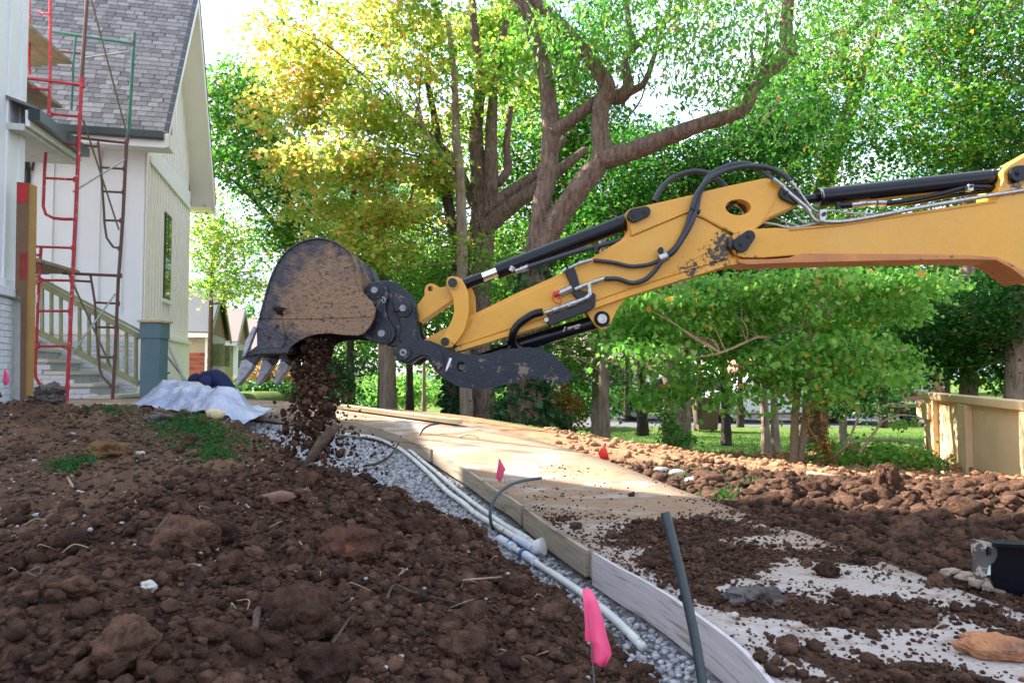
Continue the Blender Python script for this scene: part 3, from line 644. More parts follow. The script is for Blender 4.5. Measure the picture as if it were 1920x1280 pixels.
for u, v, s_, sd_ in ((148, 925, .022, 41), (70, 967, .02, 42), (22, 1095, .03, 43), (30, 1070, .022, 44), (262, 852, .028, 45), (135, 820, .022, 46), (1270, 893, .05, 47), (1300, 905, .05, 48), (1240, 885, .045, 49), (1617, 1022, .02, 50), (1700, 1030, .03, 51), (1575, 1005, .02, 52)):
    rock('grey_stone', u, v, s_, WRK if sd_ % 2 else GRV, {41: 'bluish stone on the bank under the grass tuft', 42: 'flat bluish stone left of the heap', 43: 'grey stone at the far left beside the heap, lower of two', 44: 'grey stone at the far left beside the heap, upper of two', 45: 'pale flat stone right of the ochre clod', 46: 'grey stone on the upper left bank', 47: 'pale chunk of rubble beyond the path, middle of three', 48: 'pale chunk of rubble beyond the path, right of three', 49: 'pale chunk of rubble beyond the path, left of three', 50: 'pale stone at the foot of the right heap', 51: 'larger flat stone at the edge of the white concrete', 52: 'small stone left of the right heap'}[sd_], 'stone', on='g', seed=sd_, sub=2, smooth=False, scale=(1.2, .8, .5), group='loose stones')
for k_, (u, v) in enumerate([(1785, 1078), (1812, 1086), (1838, 1096), (1862, 1104)]):
    rock('dried_mud_lump', u, v, .032, pm('dry_mud', (.45, .36, .27), (.34, .26, .2), sc=20, rough=.95, bump=.8, bsc=90) if k_ == 0 else bpy.data.materials['dry_mud'], ['first dried tan mud lump in the row left of the blade', 'second dried tan mud lump in the row by the blade', 'third dried tan mud lump under the blade sticker', 'last dried tan mud lump touching the blade foot'][k_], 'mud lump', on='slab', seed=60+k_, scale=(1.1, .8, .6), group='mud lumps beside the blade', sub=3)
def stick(name, pts, r, mat, label, cat, n=7, noise=.12, parent=None):
    mb = MB(); mb.tube(pts, r, n=n, noise=noise); o = mb.build(name, mat, parent, smooth=True)
    if label: tag(o, label, cat)
    return o
def mp_(L_, lift=.008, f=onmound): return [f(u, v)+Vector((0, 0, lift)) for u, v in L_]
r0 = P(553, 952, 2.95); stick('dead_root', [P(553, 962, 2.92), P(562, 915, 2.93), P(578, 868, 2.95), P(605, 826, 2.98), P(632, 798, 3.02)], [.022, .02, .019, .02, .016], ROOT, 'thick upright root sticking out of the top of the heap', 'root', n=10, noise=.16)
stick('dead_root', mp_([(478, 1200), (483, 1165), (500, 1145), (517, 1122)], .01), [.006, .009, .010, .006], ROOT, 'bent dark root low in the middle of the heap', 'root')
stick('dead_root', mp_([(270, 1013), (295, 1005), (318, 993)], .02), [.003, .006, .005], ROOT, 'short pale root left of the round clod', 'root')
stick('dead_twig', mp_([(725, 1140), (740, 1118), (780, 1138), (860, 1146)], .02), .0035, ROOT, 'wiry rootlet lying right of the middle of the heap', 'twig')
stick('dead_twig', mp_([(868, 1108), (940, 1102)], .03), .003, TWIG, 'straw stem lying on the right side of the heap', 'twig')
stick('dead_twig', mp_([(610, 1258), (655, 1195)], .03), .003, ROOT, 'thin root at the bottom edge of the heap', 'twig')
stick('dead_twig', [onmound(485, 948)+Vector((0, 0, .01)), P(510, 920, 2.95)], .003, TWIG, 'pale twig leaning beside the brick fragment', 'twig')
stick('dead_twig', mp_([(50, 1090), (70, 1098), (78, 1088), (58, 1085)], .02), .003, ROOT, 'forked twig at the left edge of the heap', 'twig')
stick('dead_root', [onslab(680, 879, -.1)+Vector((0, 0, .02)), onslab(705, 879, -.1)+Vector((0, 0, .04)), onslab(730, 868, -.1)+Vector((0, 0, .05)), onslab(748, 850, -.1)+Vector((0, 0, .09))], [.006, .012, .011, .006], ROOT, 'dark curved root lying on the gravel', 'root')
stick('dead_twig', [onground(1512, 900)+Vector((0, 0, .03)), onground(1590, 908)+Vector((0, 0, .03))], .022, TWIG, 'pale stick lying on the sunlit tan earth', 'stick')
stick('dead_twig', [onground(125, 895), onground(137, 925)+Vector((0, 0, .03))], .006, TWIG, 'pale stick under the grass tuft on the left bank', 'twig')
stick('dead_twig', [onslab(1735, 1218)+Vector((0, 0, .03)), onslab(1760, 1205)+Vector((0, 0, .045)), onslab(1772, 1190)+Vector((0, 0, .03))], .002, TWIG, 'hooked twig on the soil left of the orange stone', 'twig')
stick('dead_twig', [onslab(862, 822)+Vector((0, 0, .008)), onslab(880, 818)+Vector((0, 0, .015)), onslab(898, 823)+Vector((0, 0, .01))], .003, ROOT, 'dark twig lying on the mud of the path', 'twig')
mbt = MB()
for _ in range(110):
    a_ = rng.uniform(-1.9, .5); b_ = rng.uniform(1.5, 3.3)
    if mound_h(np.array([a_]), np.array([b_]))[0] < .04 or sdist(np.array([a_]), np.array([b_]), LP)[0] < .25: continue
    z_ = zat(a_, b_)+.012; t_ = rng.uniform(0, 6.28); l_ = rng.uniform(.02, .09); mbt.tube([(a_, b_, z_), (a_+math.cos(t_)*l_*.5, b_+math.sin(t_)*l_*.5, z_+.012), (a_+math.cos(t_+.5)*l_, b_+math.sin(t_+.5)*l_, z_+rng.uniform(-.01, .012))], [.0012, .0016, .0007], n=4, caps=False)
tag(mbt.build('straw_debris', TWIG), 'thin straws and rootlets littering the heap', kind='stuff')
xx_ = rng.uniform(-2, .5, 160); yy_ = rng.uniform(1.5, 3.4, 160); k_ = mc(xx_, yy_); scatter('pebble_gravel', np.c_[xx_[k_], yy_[k_], surf(xx_[k_], yy_[k_])+.012], rng.uniform(.003, .008, k_.sum()), C1, bpy.data.materials['pale_pebble'], 'tiny pale pebbles in the heap', smooth=False)
# falling soil below the bucket
nf = 3600; tt = rng.uniform(0, 1, nf); uu = 588+rng.normal(0, 1, nf)*(10+62*tt**1.7)+rng.choice([-1, 1], nf)*6; vv = 630+tt*262+rng.normal(0, 6, nf); dd = 3.28+rng.normal(0, .07+.08*tt)
x_ = (uu-960)/F; pos = np.array([P(a, b, c)[:] for a, b, c in zip(uu, vv, dd)])
scatter('falling_dirt', pos, .0016+.009*rng.uniform(0, 1, nf)**3, C1, CLOD, 'dark soil crumbs falling from the bucket', squash=1)
nf = 230; tt = rng.uniform(0, 1, nf)**.8; pos = np.array([P(585+a*(14+16*t_), 632+t_*225, 3.28+b*.07)[:] for a, b, t_ in zip(rng.normal(0, 1, nf), rng.normal(0, 1, nf), tt)])
scatter('falling_clods_of_dirt', pos, .005+.017*rng.uniform(0, 1, nf)**2, C2, CLOD, 'lumps of dark soil falling from the bucket', squash=1)
# ================================================================ EXCAVATOR
D = 3.30   # distance of the arm's near side
ex = thing('mini_excavator', 'yellow excavator boom and arm with black bucket tipping soil over the heap', 'excavator', (1.9, 3.37, 0))
def pz(u, v, d=D): return P(u, v, d)
def pinc(mb, u, v, r, y0, y1, n=24, ref=D):
    p = P(u, v, ref); mb.cyl((p.x, y0, p.z), (p.x, y1, p.z), r*ref/F, n)
def part(poly, name, mat, y0, y1, bevel=.004, ref=D, holes=(), parent=None, label=None):
    o = MB().prism(poly, ref, y0, y1, holes).build(name, mat, parent or ex, bevel=bevel if not holes else 0)
    if label: o['label'] = label
    return o
# --- arm: box section with thicker upper plates, hole, weld seams
ARM = [(788, 641), (800, 633), (840, 612), (890, 587), (970, 548), (1052, 512), (1080, 500), (1130, 470), (1165, 449), (1174, 439), (1180, 429), (1178, 413), (1174, 402), (1176, 395), (1182, 390), (1206, 385), (1302, 363), (1326, 356), (1366, 347), (1432, 333), (1453, 331), (1472, 341), (1493, 358), (1502, 370), (1502, 380), (1493, 387), (1445, 408), (1421, 427), (1411, 442), (1405, 470), (1385, 490), (1366, 492), (1286, 516), (1180, 549), (1110, 574), (1017, 605), (965, 621), (915, 638), (855, 656), (800, 655), (790, 650)]
part(ARM, 'arm', YEL, D+.02, D+.135, holes=[circ(1385, 388, 24, 15, 24)])
# side plate slightly proud, leaving a lower flange line
part([(885, 597), (970, 556), (1052, 521), (1085, 505), (1130, 477), (1172, 448), (1290, 398), (1320, 410), (1382, 446), (1372, 462), (1366, 484), (1286, 508), (1180, 541), (1110, 566), (1017, 597), (965, 613), (870, 645), (850, 650), (858, 630), (880, 612)], 'side_plate', YEL, D+.012, D+.022, .003)
part([(1182, 392), (1206, 388), (1302, 366), (1326, 359), (1366, 350), (1432, 336), (1453, 334), (1470, 343), (1491, 360), (1500, 371), (1499, 379), (1491, 385), (1443, 406), (1419, 425), (1409, 440), (1395, 447), (1320, 405), (1290, 394), (1185, 440), (1183, 430), (1181, 414), (1178, 402)], 'upper_plate', YEL, D+.006, D+.0205, 0, holes=[circ(1385, 388, 24, 15, 24)])
mb = MB(); mb.tube([P(1184, 442, D+.01), P(1290, 396, D+.006), P(1320, 408, D+.006), P(1390, 448, D+.01)], .0035, n=6, smooth=False); mb.tube([P(1392, 440, D+.008), P(1425, 420, D+.005), P(1450, 380, D+.005), P(1452, 372, D+.006)], .003, n=6); mb.tube([P(1262, 512, D+.013), P(1300, 485, D+.012), P(1345, 462, D+.012)], .003, n=6)
mb.build('weld_seam', YEL, ex, smooth=True)
# bottom flange strip
part([(850, 652), (1017, 601), (1180, 544), (1286, 511), (1366, 487), (1388, 486), (1385, 495), (1366, 498), (1286, 522), (1180, 555), (1110, 580), (1017, 611), (915, 642), (855, 660)], 'arm_flange', YEL, D+.002, D+.15, .002)
# thumb cylinder lug
part([(1098, 580), (1180, 549), (1178, 556), (1169, 566), (1158, 580), (1152, 594), (1146, 607), (1140, 614), (1130, 617), (1118, 610), (1108, 596)], 'lug', YEL, D+.03, D+.05, .003)
part([(1098, 580), (1180, 549), (1178, 556), (1169, 566), (1158, 580), (1152, 594), (1146, 607), (1140, 614), (1130, 617), (1118, 610), (1108, 596)], 'lug', YEL, D+.105, D+.125, .003)
mb = MB(); pinc(mb, 1130, 597, 9, D+.012, D+.13); mb.build('pin', GAL, ex, True, 40); mb = MB(); pinc(mb, 1130, 597, 15, D+.024, D+.0298); mb.build('grease_ring', pm('grease', (.012, .010, .008), rough=.5, bump=.8, bsc=90), ex, True, 40)
# --- boom
BOOM = [(1396, 432), (1413, 430), (1453, 428), (1480, 430), (1574, 419), (1714, 398), (1780, 388), (1868, 375), (1869, 359), (1878, 338), (1878, 323), (1890, 311), (1920, 293), (1965, 268), (2020, 275), (2080, 330), (2140, 372), (2300, 470), (2500, 660), (2620, 860), (2640, 990), (2540, 1010), (2480, 900), (2330, 720), (2150, 580), (2030, 530), (1960, 528), (1925, 517), (1893, 497), (1864, 484), (1808, 481), (1714, 479), (1480, 480), (1430, 484), (1394, 484), (1376, 478), (1364, 463), (1366, 447), (1378, 436)]
part(BOOM, 'boom', YEL, D-.012, D+.15, .004)
part([(1477, 484), (1500, 476), (1714, 477), (1808, 478), (1866, 484), (1895, 497), (1925, 517), (1925, 530), (1893, 505), (1864, 489), (1808, 487), (1600, 491), (1480, 494), (1400, 497), (1382, 493), (1380, 487), (1440, 487)], 'boom_flange', pm('scuffed_orange_paint', (.60, .25, .07), (.45, .17, .06), sc=8, rough=.5, c3=(.10, .04, .02), sc3=30, th3=.62), D-.018, D+.156, .002)
mb = MB(); mb.tube([P(1480, 431, D-.014), P(1574, 422, D-.014), P(1714, 401, D-.014), P(1868, 378, D-.014)], .0045, n=6, smooth=False); mb.build('weld_seam', YEL, ex, smooth=True)
# pin covers (black lozenges) with bolts
def loz(u0, v0, r0, u1, v1, r1, y, nm='pin_cover'):
    a = math.atan2(v1-v0, u1-u0); pl = []
    for k in range(13): t = a+math.pi/2+math.pi*k/12; pl.append((u0+r0*math.cos(t), v0+r0*math.sin(t)))
    for k in range(13): t = a-math.pi/2+math.pi*k/12; pl.append((u1+r1*math.cos(t), v1+r1*math.sin(t)))
    o = part(pl, nm, BLK, y-.022, y, .003)
    for (u, v) in ((u0, v0), (u1, v1)):
        b = MB(); pinc(b, u, v, 6.0, y-.026, y-.0215, 20); b.build('washer', BLK, o, True, 40)
        b = MB(); pinc(b, u, v, 3.4, y-.032, y-.025, 6); b.build('bolt', BLK, o)
loz(1188, 405, 13, 1209, 398, 10, D+.006); loz(1386, 460, 15, 1401, 445, 11, D-.012); loz(1472, 363, 13, 1490, 374, 11, D+.006); loz(1900, 329, 15, 1920, 325, 12, D-.012)
# --- cylinders
def cylinder(a, b, r, rod_end, rr, name, y, eye0=None, rodmat=CHR, collar=True):
    A = P(*a, y); B = P(*b, y); A.y = B.y = y; o = MB().cyl(A, B, r).build(name, BLK, ex, True, 40)
    t = (A-B).normalized()
    if collar: MB().cyl(A, A+t*.012, r*1.04).build('gland', BLK, o, True, 40); MB().cyl(B-t*.004+t*.05, B-t*.004+t*.062, r*1.05).build('band', BLK, o, True, 40)
    if rod_end:
        R = P(*rod_end, y); R.y = y; MB().cyl(A, R, rr).build('rod', rodmat, o, True, 40)
    return o
c1 = cylinder((936, 508), (1180, 414), .037, (905, 520), .021, 'bucket_cylinder', D+.078)
MB().cyl(P(905, 520, D+.078), P(868, 534, D+.078), .026).build('rod_end', BLK, c1, True, 40)
c2 = cylinder((1537, 371), (1880, 333), .043, (1500, 376), .021, 'arm_cylinder', D+.07, rodmat=BLK)
MB().cyl(P(1533, 371, D+.07), P(1538, 371, D+.07), .0445).build('collar', GAL, c2, True, 40)
MB().cyl(P(1868, 334, D+.07), P(1885, 332, D+.07), .047).build('collar', BLK, c2, True, 40)
c3_ = cylinder((956, 652), (1128, 600), .033, (862, 682), .018, 'thumb_cylinder', D+.085, rodmat=BLK)
MB().cyl(P(1078, 616, D+.05), P(1086, 613, D+.05), .006).build('fitting', GAL, c3_, True, 40)
for a, b, r in (((1056, 622), (1060, 612), .0035), ((1064, 616), (1070, 614), .009), ((1070, 614), (1080, 611), .0065), ((1080, 611), (1088, 609), .008)):
    MB().cyl(P(*a, D+.045), P(*b, D+.045), r).build('fitting', GAL, c3_, True, 40)
# --- links
LK = [(840, 522), (849, 519), (860, 521), (868, 527), (874, 538), (879, 552), (880, 580), (878, 598), (872, 620), (860, 638), (850, 650), (845, 653), (834, 652), (827, 645), (827, 636), (833, 630), (841, 615), (848, 601), (852, 585), (851, 565), (847, 552), (841, 543), (838, 535)]
part(LK, 'side_link', YEL, D-.030, D-.008, .003)
part([(u+9, v-1) for u, v in LK], 'side_link', YEL, D+.16, D+.182, .003)
for (u, v, r) in ((850, 532, 12), (836, 641, 11)):
    mb = MB(); pinc(mb, u, v, r, D-.036, D-.029, 28); mb.build('pin_collar', YEL, ex, True, 40)
    mb = MB(); pinc(mb, u, v, r*.72, D-.046, D+.19, 24); mb.build('pin', BLK, ex, True, 40)
    mb = MB(); pinc(mb, u, v, r*.25, D-.049, D-.0455, 10); mb.build('grease_nipple', BLU, ex, True, 40)
tl = part([(782, 570), (795, 553), (795, 541), (799, 533), (806, 530), (813, 531), (818, 534), (823, 538), (840, 535), (848, 545), (848, 562), (786, 602), (780, 600)], 'tipping_link', YEL, D+.02, D+.135, 0, holes=[circ(806, 540, 5, 5, 14)])
part([(784, 592), (846, 556), (848, 562), (786, 604)], 'link_flange', YEL, D+.012, D+.145, .002)
# --- quick coupler
CP = [(690, 536), (700, 531), (716, 529), (732, 528), (745, 532), (757, 541), (773, 561), (784, 579), (787, 590), (783, 604), (786, 622), (795, 640), (790, 650), (770, 655), (748, 651), (738, 650), (726, 647), (712, 643), (701, 639), (690, 630), (686, 600)]
part(CP, 'coupler_plate', BLU, D-.045, D-.022, .004); part(CP, 'coupler_plate', BLU, D+.165, D+.188, .004)
part([(735, 548), (760, 545), (780, 575), (780, 640), (745, 648), (735, 610)], 'coupler_body', BLU, D-.02, D+.163, .003)
EAR = [(690, 543), (700, 534), (712, 531), (724, 535), (732, 546), (733, 560), (728, 576), (729, 590), (734, 602), (744, 618), (746, 630), (740, 642), (726, 648), (708, 643), (688, 635), (680, 622), (692, 600), (700, 580), (692, 560)]
part(EAR, 'bucket_ear', BLU, D-.072, D-.052, .003); part(EAR, 'bucket_ear', BLU, D+.20, D+.22, .003)
part([(738, 560), (746, 548), (760, 544), (775, 555), (781, 575), (782, 600), (786, 640), (770, 650), (752, 640), (755, 615), (750, 595), (742, 580)], 'coupler_cheek', BLU, D-.060, D-.046, .003)
for (u, v, r) in ((709, 548, 12), (722, 627, 13), (761, 581, 12), (764, 662, 15)):
    for rr, y0, y1, mt in ((r*1.25, -.080, -.044, BLU), (r*.85, -.087, -.079, BLU), (r*.5, -.098, -.086, TTH)):
        mb = MB(); pinc(mb, u, v, rr, D+y0, D+y1, 26); mb.build('pin_boss' if mt is BLU else 'pin', mt, ex, True, 40)
mb = MB(); mb.tube([P(716, 556, D-.09), P(721, 560, D-.095), P(722, 566, D-.095), P(718, 567, D-.095), P(716, 561, D-.09)], .002, n=6); mb.build('lynch_pin', GAL, ex, True)
mb = MB(); mb.tube([P(738, 583, D-.09), P(750, 582, D-.09)], .0045, n=8, smooth=False); mb.build('retaining_bolt', BLU, ex, True)
# --- bucket
BY0, BY1 = 3.13, 3.74; Rf = BY0
SIDE = [(481, 612), (487, 595), (495, 564), (504, 532), (514, 507), (528, 482), (545, 465), (567, 453), (595, 447.5), (620, 451), (639, 460), (657, 476), (665, 495), (670, 523), (675, 545), (686, 557), (698, 567), (704, 579), (701, 597), (692, 614), (682, 625), (670, 629), (645, 628), (620, 625), (595, 626), (573, 632), (554, 643), (540, 655), (482, 656)]
bk = part(SIDE, 'bucket', BUC, BY0, BY0+.016, .002, ref=Rf)
part(SIDE, 'side_wall', BUC, BY1-.016, BY1, .002, ref=Rf, parent=bk)
# shell: curved plate between the side walls, following the outline from lip round to the hinge
sh = [(482, 656), (483, 612), (487, 595), (495, 564), (504, 532), (514, 507), (528, 482), (545, 465), (567, 453), (595, 447.5), (620, 451), (639, 460), (657, 476), (665, 495), (670, 523), (675, 545), (686, 557), (698, 567)]
cx, cy = 600, 570
inn = [(u+(cx-u)*.035, v+(cy-v)*.035) for u, v in sh]
part(sh+inn[::-1], 'shell', BUC, BY0+.0165, BY1-.0165, .0, ref=Rf, parent=bk)
# welded edge bead and horizontal seam on the side wall
mb = MB(); mb.tube([P(u, v, BY0-.003) for u, v in sh[1:-2]], .004, n=6); mb.build('edge_bead', BUC, bk, True)
mb = MB(); mb.tube([P(487, 597, BY0-.001), P(560, 597, BY0-.001), P(640, 595, BY0-.001), P(699, 593, BY0-.001)], .0026, n=6); mb.build('weld_seam', BUC, bk, True)
part([(483, 602), (530, 600), (535, 640), (532, 652), (484, 654)], 'wear_plate', BUC, BY0-.006, BY0-.0005, .002, ref=Rf, parent=bk)
for u, v in ((521, 612), (506, 633), (537, 632)):
    mb = MB(); pinc(mb, u, v, 3.6, BY0-.0075, BY0-.0062, 14, Rf); mb.build('bolt_hole', pm('hole_dark', (.012, .01, .01)) if 'hole_dark' not in bpy.data.materials else bpy.data.materials['hole_dark'], bk)
# back strips carrying the ears
for yy in (3.25, 3.30+.2): part([(640, 461), (662, 478), (672, 500), (690, 534), (700, 560), (690, 575), (676, 556), (668, 523), (661, 497)], 'back_strap', BUC, yy, yy+.02, .002, ref=Rf, parent=bk)
# lip, side cutter, teeth with adapters
part([(482, 648), (545, 650), (540, 662), (482, 664), (468, 668), (462, 664)], 'cutting_lip', BUC, BY0-.004, BY1+.004, .002, ref=Rf, parent=bk)
part([(478, 612), (483, 615), (470, 650), (462, 668), (457, 669), (463, 640)], 'side_cutter', TTH, BY0-.02, BY0+.01, .002, ref=Rf, parent=bk)
part([(470, 620), (476, 616), (462, 655), (457, 669), (454, 667)], 'side_cutter', TTH, BY0+.02, BY0+.035, .002, ref=Rf, parent=bk)
tooth = [(452, 676), (462, 673), (474, 683), (472, 690), (445, 724), (441, 723), (443, 708)]
for k in range(3):
    y0 = BY0+.0+k*.255
    part([(455, 660), (486, 652), (492, 660), (474, 684), (462, 674), (452, 676)], 'tooth_adapter', BUC, y0+.008, y0+.048, .003, ref=Rf, parent=bk)
    th = part(tooth, 'tooth', TTH, y0, y0+.05, .004, ref=Rf, parent=bk)
# soil lodged in the bucket
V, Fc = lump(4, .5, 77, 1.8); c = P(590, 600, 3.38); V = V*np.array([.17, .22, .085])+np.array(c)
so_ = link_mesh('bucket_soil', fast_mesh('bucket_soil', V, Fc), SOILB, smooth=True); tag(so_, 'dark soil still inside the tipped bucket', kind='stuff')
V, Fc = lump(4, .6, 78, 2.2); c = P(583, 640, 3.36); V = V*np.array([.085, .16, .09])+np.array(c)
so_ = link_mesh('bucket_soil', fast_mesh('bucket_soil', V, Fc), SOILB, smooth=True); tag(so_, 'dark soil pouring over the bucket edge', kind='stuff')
# --- thumb
TH = [(745, 664), (750, 650), (765, 641), (787, 638), (810, 640), (827, 647), (847, 657), (870, 664), (900, 666), (925, 662), (957, 655), (990, 652), (1012, 655), (1035, 666), (1055, 684), (1070, 702), (1069, 712), (1050, 720), (1036, 717), (1032, 712), (1026, 715), (1020, 710), (1014, 713), (1008, 708), (1002, 711), (996, 707), (990, 711), (984, 708), (977, 713), (927, 725), (895, 729), (865, 725), (840, 712), (822, 697), (812, 683), (803, 672), (797, 670), (787, 675), (777, 684), (762, 682), (750, 675)]
hole = [circ(867, 687, 8, 9, 16)]
part(TH, 'thumb', BLU, D-.095, D-.07, 0, holes=hole); part(TH, 'thumb', BLU, D+.215, D+.24, 0, holes=hole)
part([(870, 695), (980, 690), (1060, 700), (1062, 709), (1036, 712), (977, 708), (927, 720), (895, 724), (862, 720)], 'thumb_floor', BUC, D-.068, D+.213, .002)
part([(747, 662), (752, 652), (766, 645), (787, 642), (812, 645), (828, 655), (836, 672), (834, 688), (826, 694), (815, 680), (805, 668), (795, 667), (783, 674), (772, 680), (760, 678)], 'thumb_boss_plate', BLU, D-.108, D-.0955, .003)
mb = MB(); pinc(mb, 764, 662, 13, D-.125, D-.1, 26); mb.build('pin_boss', BLU, ex, True, 40)
mb = MB(); pinc(mb, 764, 662, 6.5, D-.134, D-.124, 20); mb.build('pin', TTH, ex, True, 40); mb = MB(); pinc(mb, 764, 662, 2.6, D-.1365, D-.1335, 12); mb.build('pin_hole', BLK, ex, True, 40)
mb = MB(); pinc(mb, 867, 688, 5.5, D-.06, D+.22, 14); mb.build('thumb_pin', TTH, ex, True, 40)
part([(846, 671), (851, 673), (849, 677), (847, 683), (844, 690), (839, 697), (840, 689), (843, 681), (845, 676)], 'torn_sticker', WPT, D-.0965, D-.0955, 0)
part([(805, 655), (850, 645), (860, 640), (868, 655), (840, 668)], 'thumb_bracket', BLU, D+.04, D+.12, .003)
part([(940, 637), (950, 634), (953, 646), (943, 649)], 'stop_block', BLK, D+.03, D+.12, .002)
# --- hoses
def hose(pts, r, name='hose', mat=RUB, corr=.07, pitch=.0058, n=10, parent=None):
    mb = MB(); mb.tube([P(u, v, d) for u, v, d in pts], r, n=n, step=.01, corr=corr, pitch=pitch, caps=False); return mb.build(name, mat, parent or ex, smooth=True)
A1 = D-.018
h1 = hose([(1245, 482, A1), (1258, 472, A1), (1270, 459, A1), (1286, 429, A1), (1297, 394, A1-.003), (1308, 362, A1), (1330, 336, A1+.01), (1360, 320, A1+.03), (1400, 312, A1+.05), (1440, 315, A1+.04), (1468, 327, A1+.02), (1482, 340, A1+.01)], .0115)
h2 = hose([(1240, 487, A1), (1252, 480, A1), (1266, 468, A1-.01), (1292, 427, A1-.012), (1305, 394, A1-.004), (1313, 360, A1+.02), (1331, 329, A1+.05), (1366, 311, A1+.07), (1400, 307, A1+.08), (1427, 319, A1+.06), (1453, 339, A1+.02)], .0115)
hose([(1227, 378, D+.10), (1241, 352, D+.12), (1265, 332, D+.13), (1297, 322, D+.13), (1328, 325, D+.12), (1352, 342, D+.10), (1370, 362, D+.09), (1390, 385, D+.08), (1405, 402, D+.08)], .0125)
hose([(1362, 396, D+.06), (1375, 380, D+.05), (1390, 372, D+.06)], .010)
hose([(1238, 488, A1), (1220, 495, A1), (1206, 498, A1), (1180, 499, A1+.01), (1148, 492, A1+.01), (1112, 488, A1+.01)], .0095)
hose([(1240, 490, A1-.005), (1232, 502, A1-.003), (1222, 514, A1), (1208, 525, A1), (1185, 531, A1), (1158, 523, A1), (1132, 523, A1)], .0105)
hose([(990, 501, D+.01), (1030, 488, D+.012), (1080, 472, D+.015), (1120, 462, D+.02), (1175, 446, D+.04)], .0115)
hose([(1421, 427, D+.10), (1440, 418, D+.09), (1462, 424, D+.08)], .010)
hose([(1017, 585, D-.02), (1003, 588, D-.025), (988, 596, D-.025), (972, 608, D-.02), (963, 622, D-.015), (961, 637, D), (966, 648, D+.03), (975, 652, D+.06)], .0175, corr=0, mat=BLK, n=14)
hose([(1660, 382, D+.03), (1700, 377, D+.03), (1760, 365, D+.03), (1815, 352, D+.03), (1870, 352, D+.04)], .0125, corr=0, mat=BLK)
hose([(1640, 382, D+.045), (1700, 382, D+.045), (1780, 368, D+.045), (1870, 356, D+.05)], .010, corr=0, mat=BLK)
# steel pipes
def pipe(pts, r, mat=CHR, name='steel_pipe', n=12):
    mb = MB(); mb.tube([P(u, v, d) for u, v, d in pts], r, n=n, step=.008); return mb.build(name, mat, ex, smooth=True, sharp=50)
pipe([(1466, 348, A1+.01), (1480, 362, A1), (1496, 376, A1-.005), (1512, 390, A1-.005), (1521, 405, A1), (1531, 414, A1), (1548, 416, A1), (1600, 413, A1+.0), (1750, 385, A1), (1920, 357, A1), (2060, 340, A1)], .0095, GAL)
pipe([(1488, 348, A1+.02), (1500, 362, A1+.02), (1512, 378, A1+.02), (1524, 392, A1+.02), (1536, 397, A1+.03), (1560, 395, A1+.04), (1600, 400, A1+.04), (1640, 401, A1+.04)], .0055, GAL)
pipe([(1430, 417, D+.05), (1455, 421, D+.04), (1480, 427, D+.02), (1510, 424, D+.02), (1540, 419, D+.02)], .007, GAL)
pipe([(1486, 395, D+.1), (1495, 408, D+.09), (1508, 418, D+.08), (1530, 420, D+.07)], .0045, GAL)
pipe([(1440, 372+28, D+.1), (1470, 415, D+.09), (1500, 424, D+.08)], .004, GAL)
def fit(a, b, r, mat=GAL, n=8, d=A1, name='fitting'): return MB().cyl(P(*a, d), P(*b, d), r, n).build(name, mat, ex, True, 30)
fit((1449, 336), (1460, 344), .012); fit((1460, 344), (1468, 350), .009); fit((1483, 342), (1490, 350), .010); fit((1494, 353), (1500, 362), .008)
fit((1236, 486), (1250, 479), .024, n=20, name='clamp'); mb = MB(); pinc(mb, 1236, 471, 5, D-.04, D-.01, 16); mb.build('clamp_knob', BLK, ex, True, 40)
fit((1294, 391), (1312, 398), .012, BLK, 12, A1-.004, 'cable_tie')
fit((1118, 470), (1122, 462), .014, BLK, 12, D, 'clamp')
for a, b, r in (((1134, 522), (1120, 527), .010), ((1120, 527), (1113, 529), .013), ((1113, 529), (1100, 533), .008), ((1104, 530), (1106, 553), .010), ((1106, 553), (1098, 560), .013), ((1100, 533), (1078, 543), .011), ((1072, 540), (1048, 551), .016), ((1097, 560), (1080, 567), .011), ((1080, 567), (1062, 573), .014), ((1062, 573), (1050, 577), .010), ((1050, 577), (1036, 582), .013), ((1036, 582), (1022, 587), .009)):
    fit(a, b, r, n=8, d=D-.018)
for a, b, r in (((1110, 487), (1096, 491), .008), ((1096, 491), (1084, 495), .010), ((1084, 495), (1066, 503), .008), ((1062, 503), (1054, 510), .009)): fit(a, b, r, n=8, d=D-.01)
for a, b, r in (((992, 500), (976, 506), .0135), ((976, 506), (966, 509), .011), ((958, 508), (962, 500), .013)): fit(a, b, r, n=8, d=D+.03)
for a, b, r in (((1596, 385), (1608, 384), .012), ((1608, 384), (1622, 382), .015), ((1624, 382), (1642, 381), .012), ((1645, 381), (1660, 381), .0145)): fit(a, b, r, n=8, d=D+.02)
MB().cyl(P(1572, 386, D+.02), P(1596, 385, D+.02), .013).build('elbow', BLK, ex, True, 40); MB().cyl(P(1570, 380, D+.02), P(1572, 392, D+.02), .012).build('elbow', BLK, ex, True, 40)
part([(1532, 396), (1544, 396), (1544, 408), (1540, 418), (1532, 418), (1530, 406)], 'pipe_clamp', GAL, A1-.02, A1+.02, .002); mb = MB(); pinc(mb, 1538, 405, 4, A1-.03, A1-.019, 6); mb.build('bolt', BLU, ex)
part([(1814, 346), (1825, 346), (1824, 358), (1814, 358)], 'pipe_clamp', GAL, D-.005, D+.02, .002); mb = MB(); pinc(mb, 1820, 350, 3, D-.012, D-.004, 6); mb.build('bolt', BLU, ex)
